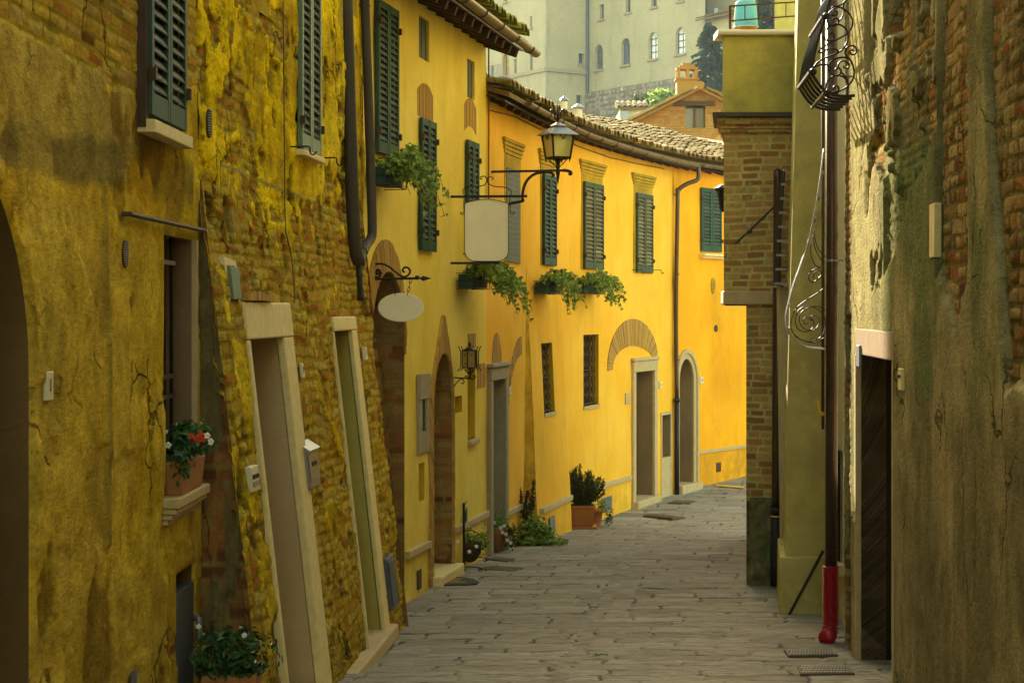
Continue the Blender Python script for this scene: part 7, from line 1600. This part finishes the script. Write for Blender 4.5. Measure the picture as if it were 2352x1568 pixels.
c = Vector((P(1369, 0, 29.75).x, 29.75, gz(29.75)+.01)); t = thing('potted_plant', 'small terracotta pot with a sprawling green plant right of the large planter', 'potted plant', tuple(c))
mb = MB(); mb.lathe(c, [(.10, -.01), (.10, .015), (.075, .016), (.10, .21), (.112, .215), (.112, .25), (.09, .25)], 18); mb.build('pot', M['terracotta'], t, True)
foliage(t, c+Vector((.08, -.02, .32)), .13, .12, .14, 260, M['ivy_leaf'], .026, shell=.2, flat=-.8); foliage(t, c+Vector((.19, -.04, .14)), .08, .08, .16, 220, M['bush_leaf'], .026, shell=.2, flat=-1, nm='trailing_foliage')
# ---- iron covers let into the paving
m_simple('cover_iron', (.17, .12, .08), (.11, .08, .055), 14, .7, .4, .003, .1)
def cover(q, lb_, ribs=9):
    g4 = [G(*v) for v in q]; g4 = [Vector((v.x, v.y, gz(v.y)-.0)) for v in g4]; cc = sum(g4, Vector())/4
    t = thing('drain_cover', lb_, 'drain cover', tuple(cc), 'iron covers in the paving'); mb = MB(); mb.hexa([v+Vector((0, 0, -.03)) for v in g4]+[v+Vector((0, 0, .010)) for v in g4]); mb.build('frame', M['cover_iron'], t)
    mb = MB(); i4 = [cc+(v-cc)*.93 for v in g4]; 
    for k in range(ribs):
        for l in range(4):
            f0, f1 = (k+.12)/ribs, (k+.82)/ribs; h0, h1 = (l+.1)/4, (l+.85)/4
            B = lambda f, h: (i4[0]*(1-f)+i4[1]*f)*(1-h)+(i4[3]*(1-f)+i4[2]*f)*h
            sh_ = .5/ribs if l % 2 else 0
            vv = [B(min(1, f0+sh_), h0), B(min(1, f1+sh_), h0), B(min(1, f1+sh_), h1), B(min(1, f0+sh_), h1)]; mb.hexa([v+Vector((0, 0, .0105)) for v in vv]+[v+Vector((0, 0, .016)) for v in vv], rnd=.5)
    mb.build('tread', M['grey_metal'] if 'pair' in lb_ else M['cover_iron'], t)['kind'] = 'stuff'
cover([(1838, 1549), (1963, 1548), (1948, 1531), (1832, 1530)], 'nearer of the pair of iron covers at the bottom right of the paving', 16)
cover([(1812, 1507), (1925, 1505), (1910, 1492), (1800, 1492)], 'farther of the pair of iron covers below the red hose', 16)
cover([(1095, 1307), (1176, 1315), (1202, 1304), (1125, 1300)], 'brown iron cover in the paving right of the plant stand', 14)
cover([(1114, 1284), (1165, 1290), (1184, 1284), (1135, 1280)], 'small brown cover in the paving before the white flower pot', 10)
cover([(1477, 1184), (1545, 1191), (1574, 1188), (1490, 1180)], 'ribbed rusty cover in the paving beyond the large planter', 14)
cover([(1534, 1155), (1585, 1157), (1600, 1151), (1550, 1149)], 'rusty cover in the paving before the niche in the golden wall', 10)
# low shrubs below the convent
for (x, y, Y, r_, lb_) in ((1480, 240, 120, 1.0, 'round green shrub below the stone base of the convent'), (1520, 228, 118, .9, 'yellow-green bush behind the brick gable left slope')):
    c = P(x, y, Y); t = thing('shrub', lb_, 'shrub', (c.x, c.y, c.z-r_)); foliage(t, c, r_, r_, r_*.8, 500, M['bush_leaf'] if Y > 119 else M['ivy_leaf'], .22, shell=.4, flat=-1)
    mb = MB(); mb.tube([(c.x, c.y, c.z-3), (c.x, c.y, c.z)], .1, 5); mb.build('trunk', M['dark_wood'], t)

# ---- faded yellow stripe painted on the paving at the bend, and a fallen green twig
q = [G(*v) for v in ((1644, 1117), (1708, 1122), (1708, 1119), (1644, 1114))]; q = [Vector((v.x, v.y, gz(v.y)+.012)) for v in q]
mb = MB(); mb.prism(q, (0, 0, .004)); o = mb.build('road_marking', M['yellow_plastic'], None); o['kind'] = 'structure'
c = G(1382, 1507); t = thing('twig', 'small fallen green twig lying on the paving in the foreground', 'twig', tuple(c)); mb = MB(); mb.tube([Vector((c.x-.05, c.y, c.z+.012)), Vector((c.x+.01, c.y+.01, c.z+.018)), Vector((c.x+.05, c.y, c.z+.012))], .005, 5); mb.build('stem', M['ivy_leaf'], t)
mb = MB()
for i in range(6): leafquad(mb, c+Vector((rg.uniform(-.05, .05), rg.uniform(-.02, .02), .02)), Vector((0, -.3, 1)), rv(1), .02, .035)
mb.build('leaves', M['ivy_leaf'], t)
# ================================================================== the evening air between here and the hill
hm = bpy.data.materials.new('haze'); hm.use_nodes = True; ht = hm.node_tree; ht.nodes.remove(ht.nodes['Principled BSDF'])
pv = ht.nodes.new('ShaderNodeVolumePrincipled'); pv.inputs['Color'].default_value = (.72, .84, 1.0, 1); pv.inputs['Density'].default_value = HAZE; pv.inputs['Anisotropy'].default_value = .0
ht.links.new(pv.outputs[0], ht.nodes['Material Output'].inputs['Volume'])
mb = MB(); mb.box(-300, 320, -40, 440, -5.5, 46); o = mb.build('haze', hm, None); o['kind'] = 'stuff'
